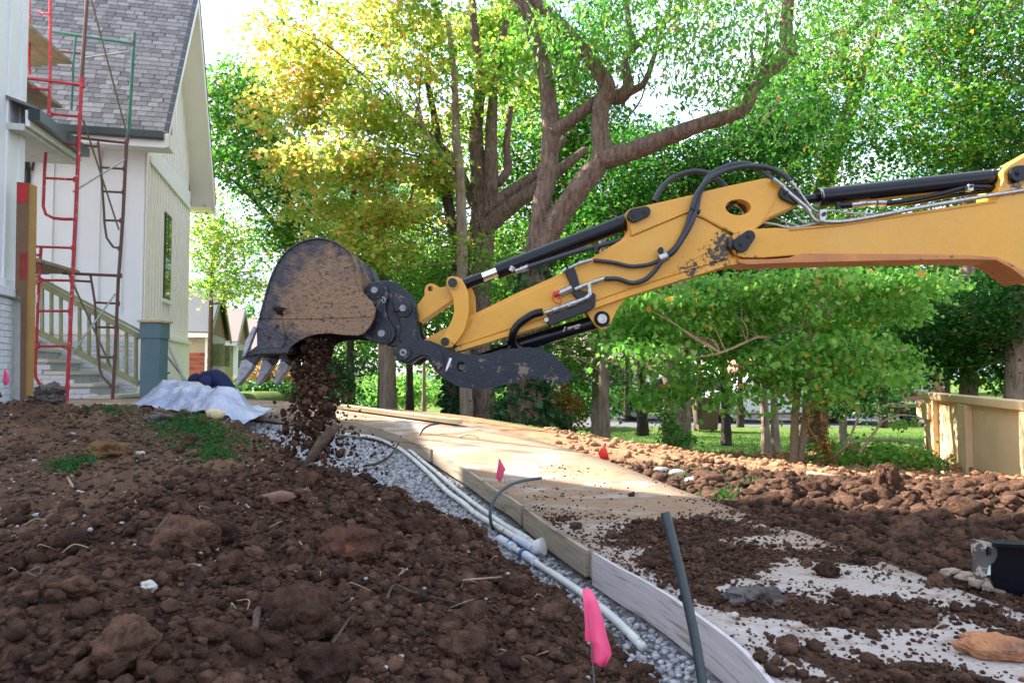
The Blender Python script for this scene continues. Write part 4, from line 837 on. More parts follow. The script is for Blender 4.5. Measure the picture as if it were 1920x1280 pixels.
# red cap with ring
mb = MB(); mb.cyl(P(1050, 549, D-.02), P(1038, 553, D-.02), .013); cp = mb.build('red_cap', RED, ex, True, 40)
mb = MB(); mb.tube([P(1040, 549, D-.03), P(1036, 557, D-.032), (P(1040, 566, D-.035)), P(1050, 569, D-.035), P(1053, 563, D-.034), P(1046, 558, D-.032)], .0028, n=8); mb.build('cap_strap', RED, cp, True)
# black bracket carrying the valves
part([(1058, 508), (1076, 500), (1082, 516), (1090, 545), (1108, 548), (1117, 552), (1116, 575), (1104, 583), (1085, 575), (1082, 560), (1074, 552), (1068, 530)], 'valve_bracket', BLK, D-.006, D+.01, .003)
part([(1026, 591), (1098, 568), (1108, 566), (1108, 582), (1030, 612), (1024, 604)], 'valve_guard', BLK, D-.02, D+.02, .004)
mb = MB(); pinc(mb, 1024, 600, 4.5, D-.03, D-.018, 6); pinc(mb, 1066, 572, 3, D-.036, D-.02, 6); mb.build('bolt', GAL, ex)
# --- blade at the right edge of the picture
yb = 2.42
def bl(poly, name, mat, y0, y1, **k): return part(poly, name, mat, y0, y1, ref=yb, **k)
bo = bl([(1857, 1020), (2500, 1048), (2500, 1140), (1935, 1122), (1870, 1104), (1858, 1060)], 'blade', BLK, yb+.012, yb+.03, bevel=.003)
bo['label'] = 'black dozer blade with worn corner plate'
bl([(1822, 1010), (1866, 1018), (1868, 1040), (1862, 1052), (1851, 1060), (1847, 1080), (1843, 1086), (1828, 1084), (1826, 1050)], 'corner_plate', pm('scratched_blade_end', (.10, .085, .08), (.035, .035, .045), sc=14, rough=.5, c3=(.42, .34, .28), sc3=30, th3=.53, w3=.04), yb-.006, yb+.01, bevel=0, holes=[[(1850, 1022), (1856, 1025), (1858, 1040), (1853, 1046), (1847, 1040), (1846, 1027)]], parent=bo)
bl([(1857, 1052), (1861, 1055), (1861, 1079), (1849, 1079), (1850, 1064)], 'sticker', pm('green_white_sticker', (.45, .72, .62), (.75, .80, .78), sc=30, rough=.4), yb+.0095, yb+.0115, bevel=0, parent=bo)
bl([(1857, 1014), (2500, 1042), (2500, 1052), (1857, 1024)], 'top_edge', BLK, yb-.02, yb+.035, bevel=.003, parent=bo)
# --- machine body, out of the frame to the right, so that the boom belongs to something
bx = 3.75
def boxp(a, b, name, mat, bevel=.02): return MB().box(a, b).build(name, mat, ex, bevel=bevel)
boxp((3.55, 3.28, .02), (3.95, 3.56, .62), 'swing_bracket', YEL); boxp((3.9, 2.95, .35), (5.5, 4.25, 1.05), 'engine_cover', YEL, .08)
boxp((4.0, 3.55, 1.06), (4.95, 4.2, 2.2), 'cab', GLS, .05); boxp((3.95, 3.5, 2.2), (5.0, 4.25, 2.28), 'cab_roof', YEL, .03)
for yy in (2.85, 4.05):
    mb = MB(); mb.tube([(3.75, yy, -.02), (3.68, yy, .10), (3.80, yy, .26), (4.6, yy, .30), (5.4, yy, .26), (5.52, yy, .10), (5.42, yy, -.02)], .06, n=6); mb.box((3.75, yy-.13, -.1), (5.45, yy+.13, .30)); mb.build('track', TYR, ex)
boxp((3.2, 3.3, .02), (3.9, 3.5, .12), 'blade_arm', YEL)
# ================================================================ HOUSE, PORCH, SCAFFOLD
G = Vector((-.24, .971, 0)).normalized(); Fv = Vector((-G.y, G.x, 0))  # gable direction (away), front direction (left)
HC = Vector((P(265, 700, 12.0).x, 12.0, 0))
def HW(s, t, z, out=0): # s along the front wall to the left, t along the gable wall away
    p = HC+Fv*s+G*t; return Vector((p.x, p.y, z))
hs_ = thing('white_house', 'white board and batten house with grey shingled gable roof behind the scaffold', 'house', HW(0, 0, .3))
zg, zl_, ze, zrg = .25, 1.37, 4.55, 7.9; TG = 3.84; TM = 1.80
def quad(name, ps, mat, parent, th=None):
    mb = MB(); mb.add(ps, [tuple(range(len(ps)))]); return mb.build(name, mat, parent)
def hbox(s0, s1, t0, t1, z0, z1, name, mat, parent=None, bevel=0):
    mb = MB(); mb.hexa([HW(s0, t0, z0), HW(s1, t0, z0), HW(s1, t1, z0), HW(s0, t1, z0), HW(s0, t0, z1), HW(s1, t0, z1), HW(s1, t1, z1), HW(s0, t1, z1)]); return mb.build(name, mat, parent or hs_, bevel=bevel)
# walls as solid prisms
mb = MB(); sW = 5.5
RS = (zrg-4.42)/(TM+.70); RR = (zrg-4.42)/(TG+.62-TM); zwa = zrg-TM*RS-.16; zwb = zrg-(TG-TM)*RR-.16
ga = [HW(0, 0, zl_), HW(0, TG, zl_), HW(0, TG, zwb), HW(0, TM, zrg-.16), HW(0, 0, zwa)]; gb = [HW(sW, 0, zl_), HW(sW, TG, zl_), HW(sW, TG, zwb), HW(sW, TM, zrg-.16), HW(sW, 0, zwa)]
mb.add(ga+gb, [(0, 1, 2, 3, 4), (9, 8, 7, 6, 5), (0, 4, 9, 5), (1, 6, 7, 2), (0, 5, 6, 1), (2, 7, 8, 3), (3, 8, 9, 4)])
wl = mb.build('wall', CRM, hs_)
hbox(-.06, sW, -.06, TG+.06, zg-.3, zl_-.06, 'foundation', CRM); hbox(-.10, sW, -.10, TG+.10, zl_-.06, zl_+.01, 'ledge', CRM)
brick_face_later = True
# front wall is white painted board and batten: panels proud of the wall, then battens
fp = hbox(0.0, sW, -.012, -.002, zl_+.01, ze, 'front_cladding', WPT)
def battens(n0, n1, step, face):
    for k in range(n0, n1):
        q = k*step
        if face == 'f': hbox(q-.024, q+.024, -.045, -.0125, zl_+.30, ze-.10, 'batten', WPT, fp)
        else:
            zt = (zrg-(TM-q)*RS if q < TM else zrg-(q-TM)*RR)-.15
            hbox(-.022, -.0005, q-.02, q+.02, zl_+.2, max(ze, zt)-.05, 'batten', CRM, wl)
battens(1, 12, .335, 'f'); battens(1, 17, .225, 'g')
hbox(-.02, .12, -.04, -.0125, zl_+.01, ze, 'corner_board', WPT); hbox(-.032, 0, -.04, .12, zl_+.01, ze, 'corner_board', CRM)
hbox(.12, sW, -.036, -.0125, zl_+.01, zl_+.30, 'skirt_board', WPT); hbox(-.026, -.0005, .12, TG-.1, zl_+.01, zl_+.20, 'skirt_board', CRM)
hbox(-.05, -.0005, .12, TG, ze-.38, ze-.28, 'belly_board', CRM); hbox(-.03, -.0005, .12, TG, ze-.28, ze+.0, 'frieze_board', CRM)
hbox(-.032, 0, TG-.12, TG+.03, zl_+.01, ze, 'corner_board', CRM)
# window in the gable wall (half way) and the attic vent
wn = hbox(-.035, -.001, 1.42, 1.98, 2.05, 3.62, 'window', DFR)
hbox(-.040, -.036, 1.47, 1.93, 2.10, 2.80, 'pane', GLS, wn); hbox(-.040, -.036, 1.47, 1.93, 2.86, 3.57, 'pane', GLS, wn); hbox(-.046, -.0405, 1.69, 1.71, 2.86, 3.57, 'muntin', DFR, wn); hbox(-.06, -.001, 1.36, 2.04, 1.98, 2.045, 'sill', CRM, wn)
hbox(-.03, -.001, 1.50, 1.85, 5.15, 5.95, 'attic_vent', DFR)
# roof: two slopes as slabs, with rake boards, gutter and shingles
OH = .42; R0 = -.70; dzf = (zrg-ze)/(TM-R0+.0)
def roofz(t): return zrg-(abs(t-TM))*(zrg-4.42)/(TM-R0) if t < TM else zrg-(t-TM)*(zrg-4.42)/(TG+.62-TM)
def slope(ta, tb, name, off0, off1, mat, s0=-OH, s1=5.8):
    za, zb = roofz(ta), roofz(tb); nn = Vector((0, -(zb-za), abs(tb-ta)))
    mb = MB(); a = [HW(s0, ta, za+off0), HW(s1, ta, za+off0), HW(s1, tb, zb+off0), HW(s0, tb, zb+off0), HW(s0, ta, za+off1), HW(s1, ta, za+off1), HW(s1, tb, zb+off1), HW(s0, tb, zb+off1)]
    mb.hexa(a); return mb.build(name, mat, hs_)
rf = slope(R0, TM, 'roof', -.10, 0, SHU); slope(TM, TG+.62, 'rear_slope', -.10, 0, SHU)
hbox(-OH-.005, 5.8, R0-.03, R0-.0, roofz(R0)-.24, roofz(R0)-.03, 'fascia', WPT); hbox(-OH, 5.8, R0-.14, R0-.031, roofz(R0)-.13, roofz(R0)-.01, 'gutter', DGT, bevel=.01)
hbox(-OH, 5.5, R0, .0, ze-.26, ze-.24, 'soffit', WPT)
for ta, tb in ((R0, TM), (TM, TG+.62)):
    za, zb = roofz(ta), roofz(tb); mb = MB()
    mb.hexa([HW(-OH-.04, ta, za-.22), HW(-OH-.001, ta, za-.22), HW(-OH-.001, tb, zb-.25), HW(-OH-.04, tb, zb-.25), HW(-OH-.04, ta, za+.0), HW(-OH-.001, ta, za+.0), HW(-OH-.001, tb, zb+.0), HW(-OH-.04, tb, zb+.0)]); mb.build('rake_board', CRM, hs_)
    mb = MB(); mb.hexa([HW(-OH, ta, za-.20), HW(.03, ta, za-.20), HW(.03, tb, zb-.20), HW(-OH, tb, zb-.20), HW(-OH, ta, za-.18), HW(.03, ta, za-.18), HW(.03, tb, zb-.18), HW(-OH, tb, zb-.18)]); mb.build('rake_soffit', CRM, hs_)
    mb = MB(); mb.hexa([HW(-OH-.055, ta, za), HW(-OH+.02, ta, za), HW(-OH+.02, tb, zb), HW(-OH-.055, tb, zb), HW(-OH-.055, ta, za+.025), HW(-OH+.02, ta, za+.025), HW(-OH+.02, tb, zb+.025), HW(-OH-.055, tb, zb+.025)]); mb.build('drip_edge', DFR, hs_)
hbox(-OH+.002, 5.0, TG+.03, TG+.60, roofz(TG+.6)-.215, roofz(TG+.6)-.20, 'rear_soffit', CRM)
slen = math.hypot(TM-R0, roofz(TM)-roofz(R0)); rows = 34; course = slen/rows
shg = []
for r in range(rows):
    f0 = r/rows; ta = R0+(TM-R0)*f0; za = roofz(ta); ss = -OH+.02-(.0 if r % 2 else .07); 
    while ss < 4.6:
        w = .135+.05*random.random(); shg.append((ss, ta, za, w, r)); ss += w+.006
shg = [q for q in shg if q[0] < 4.6]
e = (HW(0, TM, roofz(TM))-HW(0, R0, roofz(R0))).normalized(); nrm_ = e.cross(Fv).normalized(); nrm_ = nrm_ if nrm_.z > 0 else -nrm_
protoS = {}
def shingle_mesh(w, h, th):
    V = []; a = Vector((0, 0, 0))
    p = [a-e*.006+nrm_*.002, a+Fv*w-e*.006+nrm_*.002, a+Fv*w+e*h*1.15+nrm_*.002, a+e*h*1.15+nrm_*.002]; q = [x+nrm_*(th if i < 2 else .003) for i, x in enumerate(p)]
    return [tuple(x) for x in p+q]
mbrest = MB(); random.shuffle(shg); cnt = 0
shg.sort(key=lambda q: (q[0] > 2.3)*1+random.random()*.0)
vis = [q for q in shg if q[0] < 2.2 and q[4] < 30]; pick = set(id(q) for q in vis[:290])
wcl = [.14, .155, .17]; 
for w in wcl:
    me = bpy.data.meshes.new('shingle'); me.from_pydata(shingle_mesh(w, course, .014), [], [(0, 3, 2, 1), (4, 5, 6, 7), (0, 1, 5, 4), (1, 2, 6, 5), (2, 3, 7, 6), (3, 0, 4, 7)]); me.materials.append(SHG); protoS[w] = me
for q in shg:
    s_, ta, za, w, r = q
    if q[0] > 4.55: continue
    base = HW(s_, ta, za)
    if id(q) in pick:
        wc = min(wcl, key=lambda z_: abs(z_-w)); o = bpy.data.objects.new('shingle', protoS[wc]); COL.objects.link(o); o.parent = rf; o.location = base-ORG[rf.name]
    else: mbrest.hexa([Vector(x)+base for x in shingle_mesh(w, course, .014)])
o = mbrest.build('shingles_beyond', SHG, rf); o['kind'] = 'stuff'
slope(TM-.06, TM+.02, 'ridge_cap', .012, .03, DGT)
# downpipe
mb = MB(); mb.tube([HW(1.55, -.7, 4.25), HW(1.62, -.35, 4.05), HW(1.68, -.06, 3.85), HW(1.7, -.05, 3.2)], .045, n=10); mb.build('downspout', DFR, hs_, True)
# painted brick stair side wall with steps, railing, newel
sb = thing('stair_block', 'white painted brick porch stairs with concrete steps behind the treated wood railing', 'stairs', HW(0, -1.3, .3))
tS0, tS1 = -1.55, -.10
def brick_face(parent, O, U, Vz, w, hfun, mat, bw=.20, bh=.067, gap=.007, depth=.014, nrm=None, lim=290):
    """running-bond bricks on the face O + u*U + z; each a part, the rest joined"""
    cnt = 0; rest = MB(); cache = {}
    r = 0; z = 0
    while z+bh < Vz+.02:
        x = -(bw/2 if r % 2 else 0)
        while x < w:
            a = max(0, x); b = min(w, x+bw-gap)
            if b-a > .03 and z+bh-gap <= hfun((a+b)/2)+.001:
                key = round(b-a, 3); A = U*(b-a); H = Vector((0, 0, bh-gap)); n_ = nrm*depth
                P8 = [Vector((0, 0, 0)), A, A+n_, n_, H, A+H, A+n_+H, n_+H]; base = O+U*a+Vector((0, 0, z))
                if cnt < lim:
                    if key not in cache:
                        m_ = MB().hexa(P8); me = bpy.data.meshes.new('brick'); me.from_pydata(m_.v, [], m_.f); me.materials.append(mat); cache[key] = me
                    o = bpy.data.objects.new('brick', cache[key]); COL.objects.link(o); o.parent = parent; o.location = base-ORG[parent.name]+nrm*random.uniform(0, .003); cnt += 1
                else: rest.hexa([base+q for q in P8])
            x += bw
        z += bh; r += 1
    if rest.v: o = rest.build('more_bricks', mat, parent); o['kind'] = 'stuff'
z0s = .22
def stp(s): # height of brick under the steps at distance s from the newel (to the left)
    return .17*(1+math.floor(max(0, s-.02)/.285))
core = MB()
for k in range(9):
    a = .02+k*.285; core.hexa([HW(a, tS0+.03, z0s-.2), HW(3.4, tS0+.03, z0s-.2), HW(3.4, -.07, z0s-.2), HW(a, -.07, z0s-.2), HW(a, tS0+.03, z0s+.17*(k+1)-.045-.0005*k), HW(3.4, tS0+.03, z0s+.17*(k+1)-.045-.0005*k), HW(3.4, -.07, z0s+.17*(k+1)-.045-.0005*k), HW(a, -.07, z0s+.17*(k+1)-.045-.0005*k)]) if k == 0 else core.hexa([HW(a, tS0+.03, z0s), HW(3.4-.01*k, tS0+.03, z0s), HW(3.4-.01*k, -.07, z0s), HW(a, -.07-.001*k, z0s), HW(a, tS0+.03, z0s+.17*(k+1)-.045), HW(3.4-.01*k, tS0+.03, z0s+.17*(k+1)-.045), HW(3.4-.01*k, -.07-.001*k, z0s+.17*(k+1)-.045), HW(a, -.07-.001*k, z0s+.17*(k+1)-.045)])
    hb = MB(); hb.hexa([HW(a-.03, tS0-.0, z0s+.17*(k+1)-.045), HW(a+.30, tS0-.0, z0s+.17*(k+1)-.045), HW(a+.30, -.08, z0s+.17*(k+1)-.045), HW(a-.03, -.08, z0s+.17*(k+1)-.045), HW(a-.03, tS0-.0, z0s+.17*(k+1)), HW(a+.30, tS0-.0, z0s+.17*(k+1)), HW(a+.30, -.08, z0s+.17*(k+1)), HW(a-.03, -.08, z0s+.17*(k+1))]); hb.build('step', pm('step_tread', (.66, .60, .52), (.58, .53, .45), rough=.9) if k == 0 else bpy.data.materials['step_tread'], sb)
core.build('mortar_core', WMO, sb)
brick_face(sb, HW(.02, tS0+.03, z0s), Fv, 1.6, 3.2, lambda x: stp(x+.02)-.045, WBR, nrm=-G)
brick_face(hs_, HW(.05, -.062, .12), Fv, zl_-.2, 4.0, lambda x: 9, WBR, nrm=-G, lim=0)
rl = thing('stair_railing', 'green treated wood stair railing sloping down to the blue grey newel post', 'railing', HW(0, -1.6, .3))
def RW(u, v, d=10.75): return P(u, v, d)
def rz_top(u): return 548+(u-100)*(620-520)/(262-78)-12
ta_, tb_ = (62, 515), (264, 621); ba_, bb_ = (62, 618), (262, 720)
da, db = 10.1, 10.7
MB().beam(P(*ta_, da), P(*tb_, db), .09, .035).build('top_rail', TRT, rl); MB().beam(P(66, 527, da), P(264, 632, db), .035, .08).build('sub_rail', TRT, rl); MB().beam(P(*ba_, da), P(*bb_, db), .035, .085).build('bottom_rail', TRT, rl)
for k in range(11):
    u = 79+k*17.6; f = (u-62)/202; d = da+(db-da)*f+.03; vt = 515+106*f+10; vb = 618+102*f; MB().beam(P(u, vt, d), P(u, vb, d), .036, .036, (0, 1, 0)).build('baluster', TRT, rl)
nw = thing('newel_post', 'tall blue grey newel post at the foot of the porch stairs', 'post', P(279, 760, 10.6))
a = P(279, 755, 10.6); hw = .135
MB().box((a.x-hw, 10.6, .1), (a.x+hw, 10.87, 1.42)).build('shaft', NEW, nw, bevel=.004); MB().box((a.x-hw-.015, 10.585, 1.20), (a.x+hw+.015, 10.885, 1.425)).build('collar', NEW, nw, bevel=.006); MB().box((a.x-hw-.04, 10.56, 1.425), (a.x+hw+.04, 10.91, 1.46)).build('cap', LUM, nw, bevel=.004)
# porch roof above the stairs
pr = thing('porch_roof', 'small porch roof with white soffit and dark gutter above the stairs', 'roof', HW(1.6, -1.2, 3.3))
mb = MB(); A_ = P(146, 300, 10.3); B_ = P(46, 232, 7.9)
mb.hexa([A_+Vector((0, 0, -.07)), A_+Vector((-2.6, -.65, -.07)), B_+Vector((-2.6, -.65, -.07)), B_+Vector((0, 0, -.07)), A_, A_+Vector((-2.6, -.65, .0)), B_+Vector((-2.6, -.65, .0)), B_])
mb.build('soffit', pm('green_white_soffit', (.56, .60, .55), rough=.7), pr); MB().beam(A_+Vector((.03, 0, .06)), B_+Vector((.03, 0, .06)), .04, .17).build('fascia', WPT, pr); MB().beam(A_+Vector((.10, 0, .10)), B_+Vector((.10, 0, .10)), .11, .12).build('gutter', DGT, pr)
MB().hexa([A_+Vector((.12, .0, .16)), A_+Vector((-2.6, -.65, 1.1)), B_+Vector((-2.6, -.65, 1.1)), B_+Vector((.12, 0, .16)), A_+Vector((.12, 0, .19)), A_+Vector((-2.6, -.65, 1.13)), B_+Vector((-2.6, -.65, 1.13)), B_+Vector((.12, 0, .19))]).build('roof_skin', SHG, pr)
# near left wing: only its right-hand wall shows, running towards the viewer past the left edge
wg = thing('house_wing', 'white panelled wall corner on painted brick base at the left edge', 'house', (P(35, 700, 8.3).x, 8.3, .4))
c0 = P(36, 480, 8.3); WO = Vector((c0.x, c0.y, 0)); WR = -Fv
def wbox(t0, t1, o0, o1, z0, z1, n, m, parent=None, bevel=0):
    q = []
    for z in (z0, z1):
        for t_, o_ in ((t0, o0), (t1, o0), (t1, o1), (t0, o1)): p = WO-G*t_+WR*o_; q.append((p.x, p.y, z))
    return MB().hexa(q).build(n, m, parent or wg, bevel=bevel)
wbox(0, 4.2, -3, 0, 1.62, 7.8, 'wall', WPT); wbox(-.02, .12, -.05, .022, 1.70, 7.8, 'corner_board', WPT)
for k in range(5): wbox(.40+k*.4, .45+k*.4, .001, .02, 1.70, 7.8, 'batten', WPT)
wbox(-.03, 4.2, -3, .04, 1.62, 1.70, 'skirt_board', WPT); wbox(-.14, 4.2, -3, .15, 1.50, 1.60, 'brick_ledge', WBR, bevel=.01); wbox(-.08, 4.2, -3, .085, -.1, 1.50, 'mortar_core', WMO)
brick_face(wg, WO-G*1.6+WR*.086+Vector((0, 0, .28)), G, 1.68, 1.21, lambda x: 1.21, WBR, nrm=WR)
# tall cardboard-wrapped post with red print
cb = thing('cardboard_carton', 'tall brown cardboard carton with red PHILLIPS print leaning at the left wall', 'carton', P(46, 752, 7.95))
def crdpoly(poly, nm, mat, y0, y1, parent=cb, ref=7.9): return MB().prism(poly, ref, y0, y1).build(nm, mat, parent)
bxo = crdpoly([(36, 343), (59, 345), (55, 545), (52, 753), (42, 753), (43, 560), (33, 543)], 'carton_face', CRD, 7.86, 7.95); crdpoly([(59, 345), (63, 348), (60, 545), (56, 752), (52, 753), (55, 545)], 'carton_edge', CRY, 7.865, 7.96); crdpoly([(38, 344), (56.5, 345), (56, 382), (37, 381)], 'red_label', CRR, 7.855, 7.8598)
def text(s, size, loc, rot, mat, parent, name='lettering', ext=.001, bold=0):
    cu = bpy.data.curves.new(name, 'FONT'); cu.body = s; cu.size = size; cu.extrude = ext; cu.offset = bold; cu.align_x = 'CENTER'; cu.align_y = 'CENTER'
    to = bpy.data.objects.new('tmp', cu); COL.objects.link(to); dg = bpy.context.evaluated_depsgraph_get(); me = bpy.data.meshes.new_from_object(to.evaluated_get(dg)); bpy.data.objects.remove(to)
    me.transform(Matrix.Translation(loc) @ rot); return link_mesh(name, me, mat, parent)
rt = Matrix.Rotation(math.pi/2, 4, 'X') @ Matrix.Rotation(math.pi/2, 4, 'Z')
text('PHILLIPS', .066, P(44, 498, 7.853), rt, CRR, cb, bold=.003)
for a_, b_ in (((37.5, 475), (37.5, 523)), ((51, 475), (51, 523)), ((37.5, 475), (51, 475)), ((37.5, 523), (51, 523))): MB().beam(P(*a_, 7.855), P(*b_, 7.855), .007, .002, (0, 1, 0)).build('print_frame', CRR, cb)
# scaffold
scf = thing('red_scaffold_frame', 'red painted walk-through scaffold frames in front of the porch, nearer pair', 'scaffold', P(127, 755, 9.3))
def T(pts, d, mat, par, r=.021, nm='tube', sm=False): return MB().tube([P(u, v, d+(0 if len(q) < 1 else q[0])) for u, v, *q in pts], r, n=10, smooth=sm, step=.05 if sm else None).build(nm, mat, par, True, 50)
d1 = 9.3
T([(166, -40), (153, 150)], d1, BPT, scf, .023, 'upper_post'); T([(153, 150), (148, 260), (143, 380), (139, 461)], d1, RPT, scf, .023, 'post', False); T([(139, 461), (134, 567), (125, 756)], d1, RPT, scf, .023, 'post')
T([(94, -30), (94, 56), (94, 150), (91, 219), (84, 312), (81, 387), (86, 402), (100, 409), (118, 411), (137, 411)], d1+.02, RPT, scf, .019, 'inner_leg')
T([(45, 247-101+0), (155, 160)], d1, RPT, scf, .019, 'rung'); T([(45, 164), (91, 169)], d1, RPT, scf, .016, 'rung')
for a_, b_ in (((94, 214), (150, 219)), ((91, 267), (147, 272)), ((87, 334), (142, 337)), ((60, 462), (138, 465)), ((61, 478), (76, 478)), ((75, 525), (135, 526)), ((72, 583), (132, 583)), ((70, 649), (129, 649))): T([a_, b_], d1+.01, RPT, scf, .016, 'rung')
T([(77, 464), (73, 521), (70, 599), (66, 692), (67, 706), (73, 718), (84, 726), (100, 727), (126, 726)], d1+.02, RPT, scf, .019, 'inner_leg')
T([(70, 24), (94, 27)], d1, RPT, scf, .014, 'rung'); T([(55, 0), (55, 110), (56, 140)], d1+.3, RPT, scf, .016, 'post')
scb = thing('green_brown_scaffold_frame', 'brown and green scaffold frames behind the red ones, next to the newel post', 'scaffold', P(211, 762, 10.2))
d2 = 10.2
T([(252, 62), (247, 147), (241, 252)], d2, GPT, scb, .023, 'upper_post'); T([(241, 252), (237, 275), (231, 397), (230, 411), (224, 500)], d2, BPT, scb, .023, 'post'); T([(224, 500), (222, 521), (216, 661), (210, 764)], d2, BPT, scb, .023, 'post')
T([(94, 59), (250, 82)], d2, GPT, scb, .021, 'rail'); T([(142, 69), (138, 110), (136, 160), (134, 206)], d2, GPT, scb, .016, 'inner_leg'); T([(44, 247), (237, 268)], d2, BPT, scb, .021, 'rail'); T([(153, 272), (184, 275)], d2, BPT, scb, .016, 'rung')
T([(184, 266), (189, 312), (195, 397), (196, 420), (200, 446), (212, 463), (225, 466)], d2, BPT, scb, .016, 'inner_leg')
for a_, b_ in (((189, 314), (234, 317)), ((194, 359), (232, 361)), ((197, 413), (228, 414)), ((118, 512), (225, 517)), ((140, 526), (170, 528)), ((178, 567), (221, 569)), ((181, 613), (218, 614)), ((187, 669), (215, 670)), ((44, 89), (150, 100))): T([a_, b_], d2, BPT, scb, .016 if b_[0] < 223 or b_[0] > 226 else .021, 'rung')
T([(170, 517), (178, 567), (180, 617), (187, 692), (192, 706), (209, 724)], d2, BPT, scb, .016, 'inner_leg'); T([(60, 320), (72, 262)], d2, BPT, scb, .018, 'knee_brace')
for par_, d_, mt_, pp_ in ((scf, d1, RPT, ((153, 150), (155, 160), (150, 219), (147, 272), (142, 337), (138, 465), (135, 526), (132, 583), (129, 649), (126, 726), (94, 214), (91, 267), (75, 525), (70, 649))), (scb, d2, BPT, ((250, 82), (237, 268), (234, 317), (232, 361), (228, 414), (225, 466), (225, 517), (221, 569), (218, 614), (215, 670), (209, 724)))):
    for u_, v_ in pp_: q_ = P(u_, v_, d_); MB().cyl(q_+Vector((0, 0, -.03)), q_+Vector((0, 0, .03)), .029, 10).build('coupler', mt_, par_, True, 40)
    q_ = P(*((125, 754) if par_ is scf else (210, 763)), d_); MB().cyl(q_+Vector((0, 0, -.02)), q_+Vector((0, 0, .01)), .07, 12).build('base_plate', GAL, par_, True, 40)
def brace(a, b, label, dm, da_=9.35, db_=10.15, mat=GVB):
    o = MB().tube([P(*a, da_), P(*b, db_)], .012, n=8, smooth=False).build('cross_brace', mat, None, True, 50); tag(o, label, 'brace', 'scaffold cross braces')
OLV = pm('olive_brace', (.17, .15, .09), (.12, .10, .07), sc=20, rough=.6)
brace((168, -12), (236, 244), 'long olive cross brace slanting over the shingle roof', 0, mat=OLV); brace((156, 225), (223, 431), 'olive cross brace over the white wall between the frames', 0, mat=OLV); brace((150, 110), (244, 97), 'pale sagging brace across the roof near the green post', 0); brace((137, 360), (233, 300), 'pale brace rising to the brown post above the window line', 0)
brace((125, 505), (208, 688), 'dark brace crossing in front of the stair balusters', 0, mat=OLV); brace((128, 672), (216, 551), 'pale brace crossing up to the right before the railing', 0)
for k, (u, v, zz, lab) in enumerate(((134, 118, 0, 'top scaffold deck of grey planks'), (116, 200, 0, 'second scaffold deck from the top, half behind the left wall'), (88, 270, 0, 'third scaffold deck under the porch eave'), (148, 510, 0, 'lowest scaffold deck above the stair railing'))):
    far = P(u, v, 10.25); dk = thing('scaffold_deck', lab, 'deck', far, 'scaffold decks'); gdir = Vector((.12, -1, 0)).normalized(); ln = (2.2, 2.0, 2.2, 2.0)[k]
    for j in range(3):
        off = Vector((-.24*j-.11, 0, 0)); MB().beam(far+off+Vector((0, .05*((j*7) % 3), 0)), far+off+gdir*ln, .23, .04).build('plank', PLY, dk)
# metal pole and hose leaning at the gable wall, pipe
o = MB().tube([P(297, 604, 11.5), P(350, 725, 10.9)], .02, n=8, smooth=False).build('leaning_pole', GVB, None, True, 50); tag(o, 'thin galvanised pole leaning against the cream wall beside the newel post', 'pole')
o = MB().tube([P(292, 640, 11.6), P(355, 722, 11.0)], .017, n=8, smooth=False).build('leaning_stick', WBD, None, True, 50); tag(o, 'weathered wooden stick leaning below the galvanised pole', 'stick')
o = MB().tube([P(306, 728, 10.9), P(307, 712, 10.9), P(312, 702, 10.9), P(318, 698, 10.9)], .012, n=8).build('cable_stub', BPI, None, True); tag(o, 'short black cable bend rising by the cream wall', 'cable')
o = rock('soil_clod', 95, 756, .11, GRK, 'dark clod lying against the white brick wall under the scaffold', 'clod', on='g', seed=71, scale=(1, .8, .7))
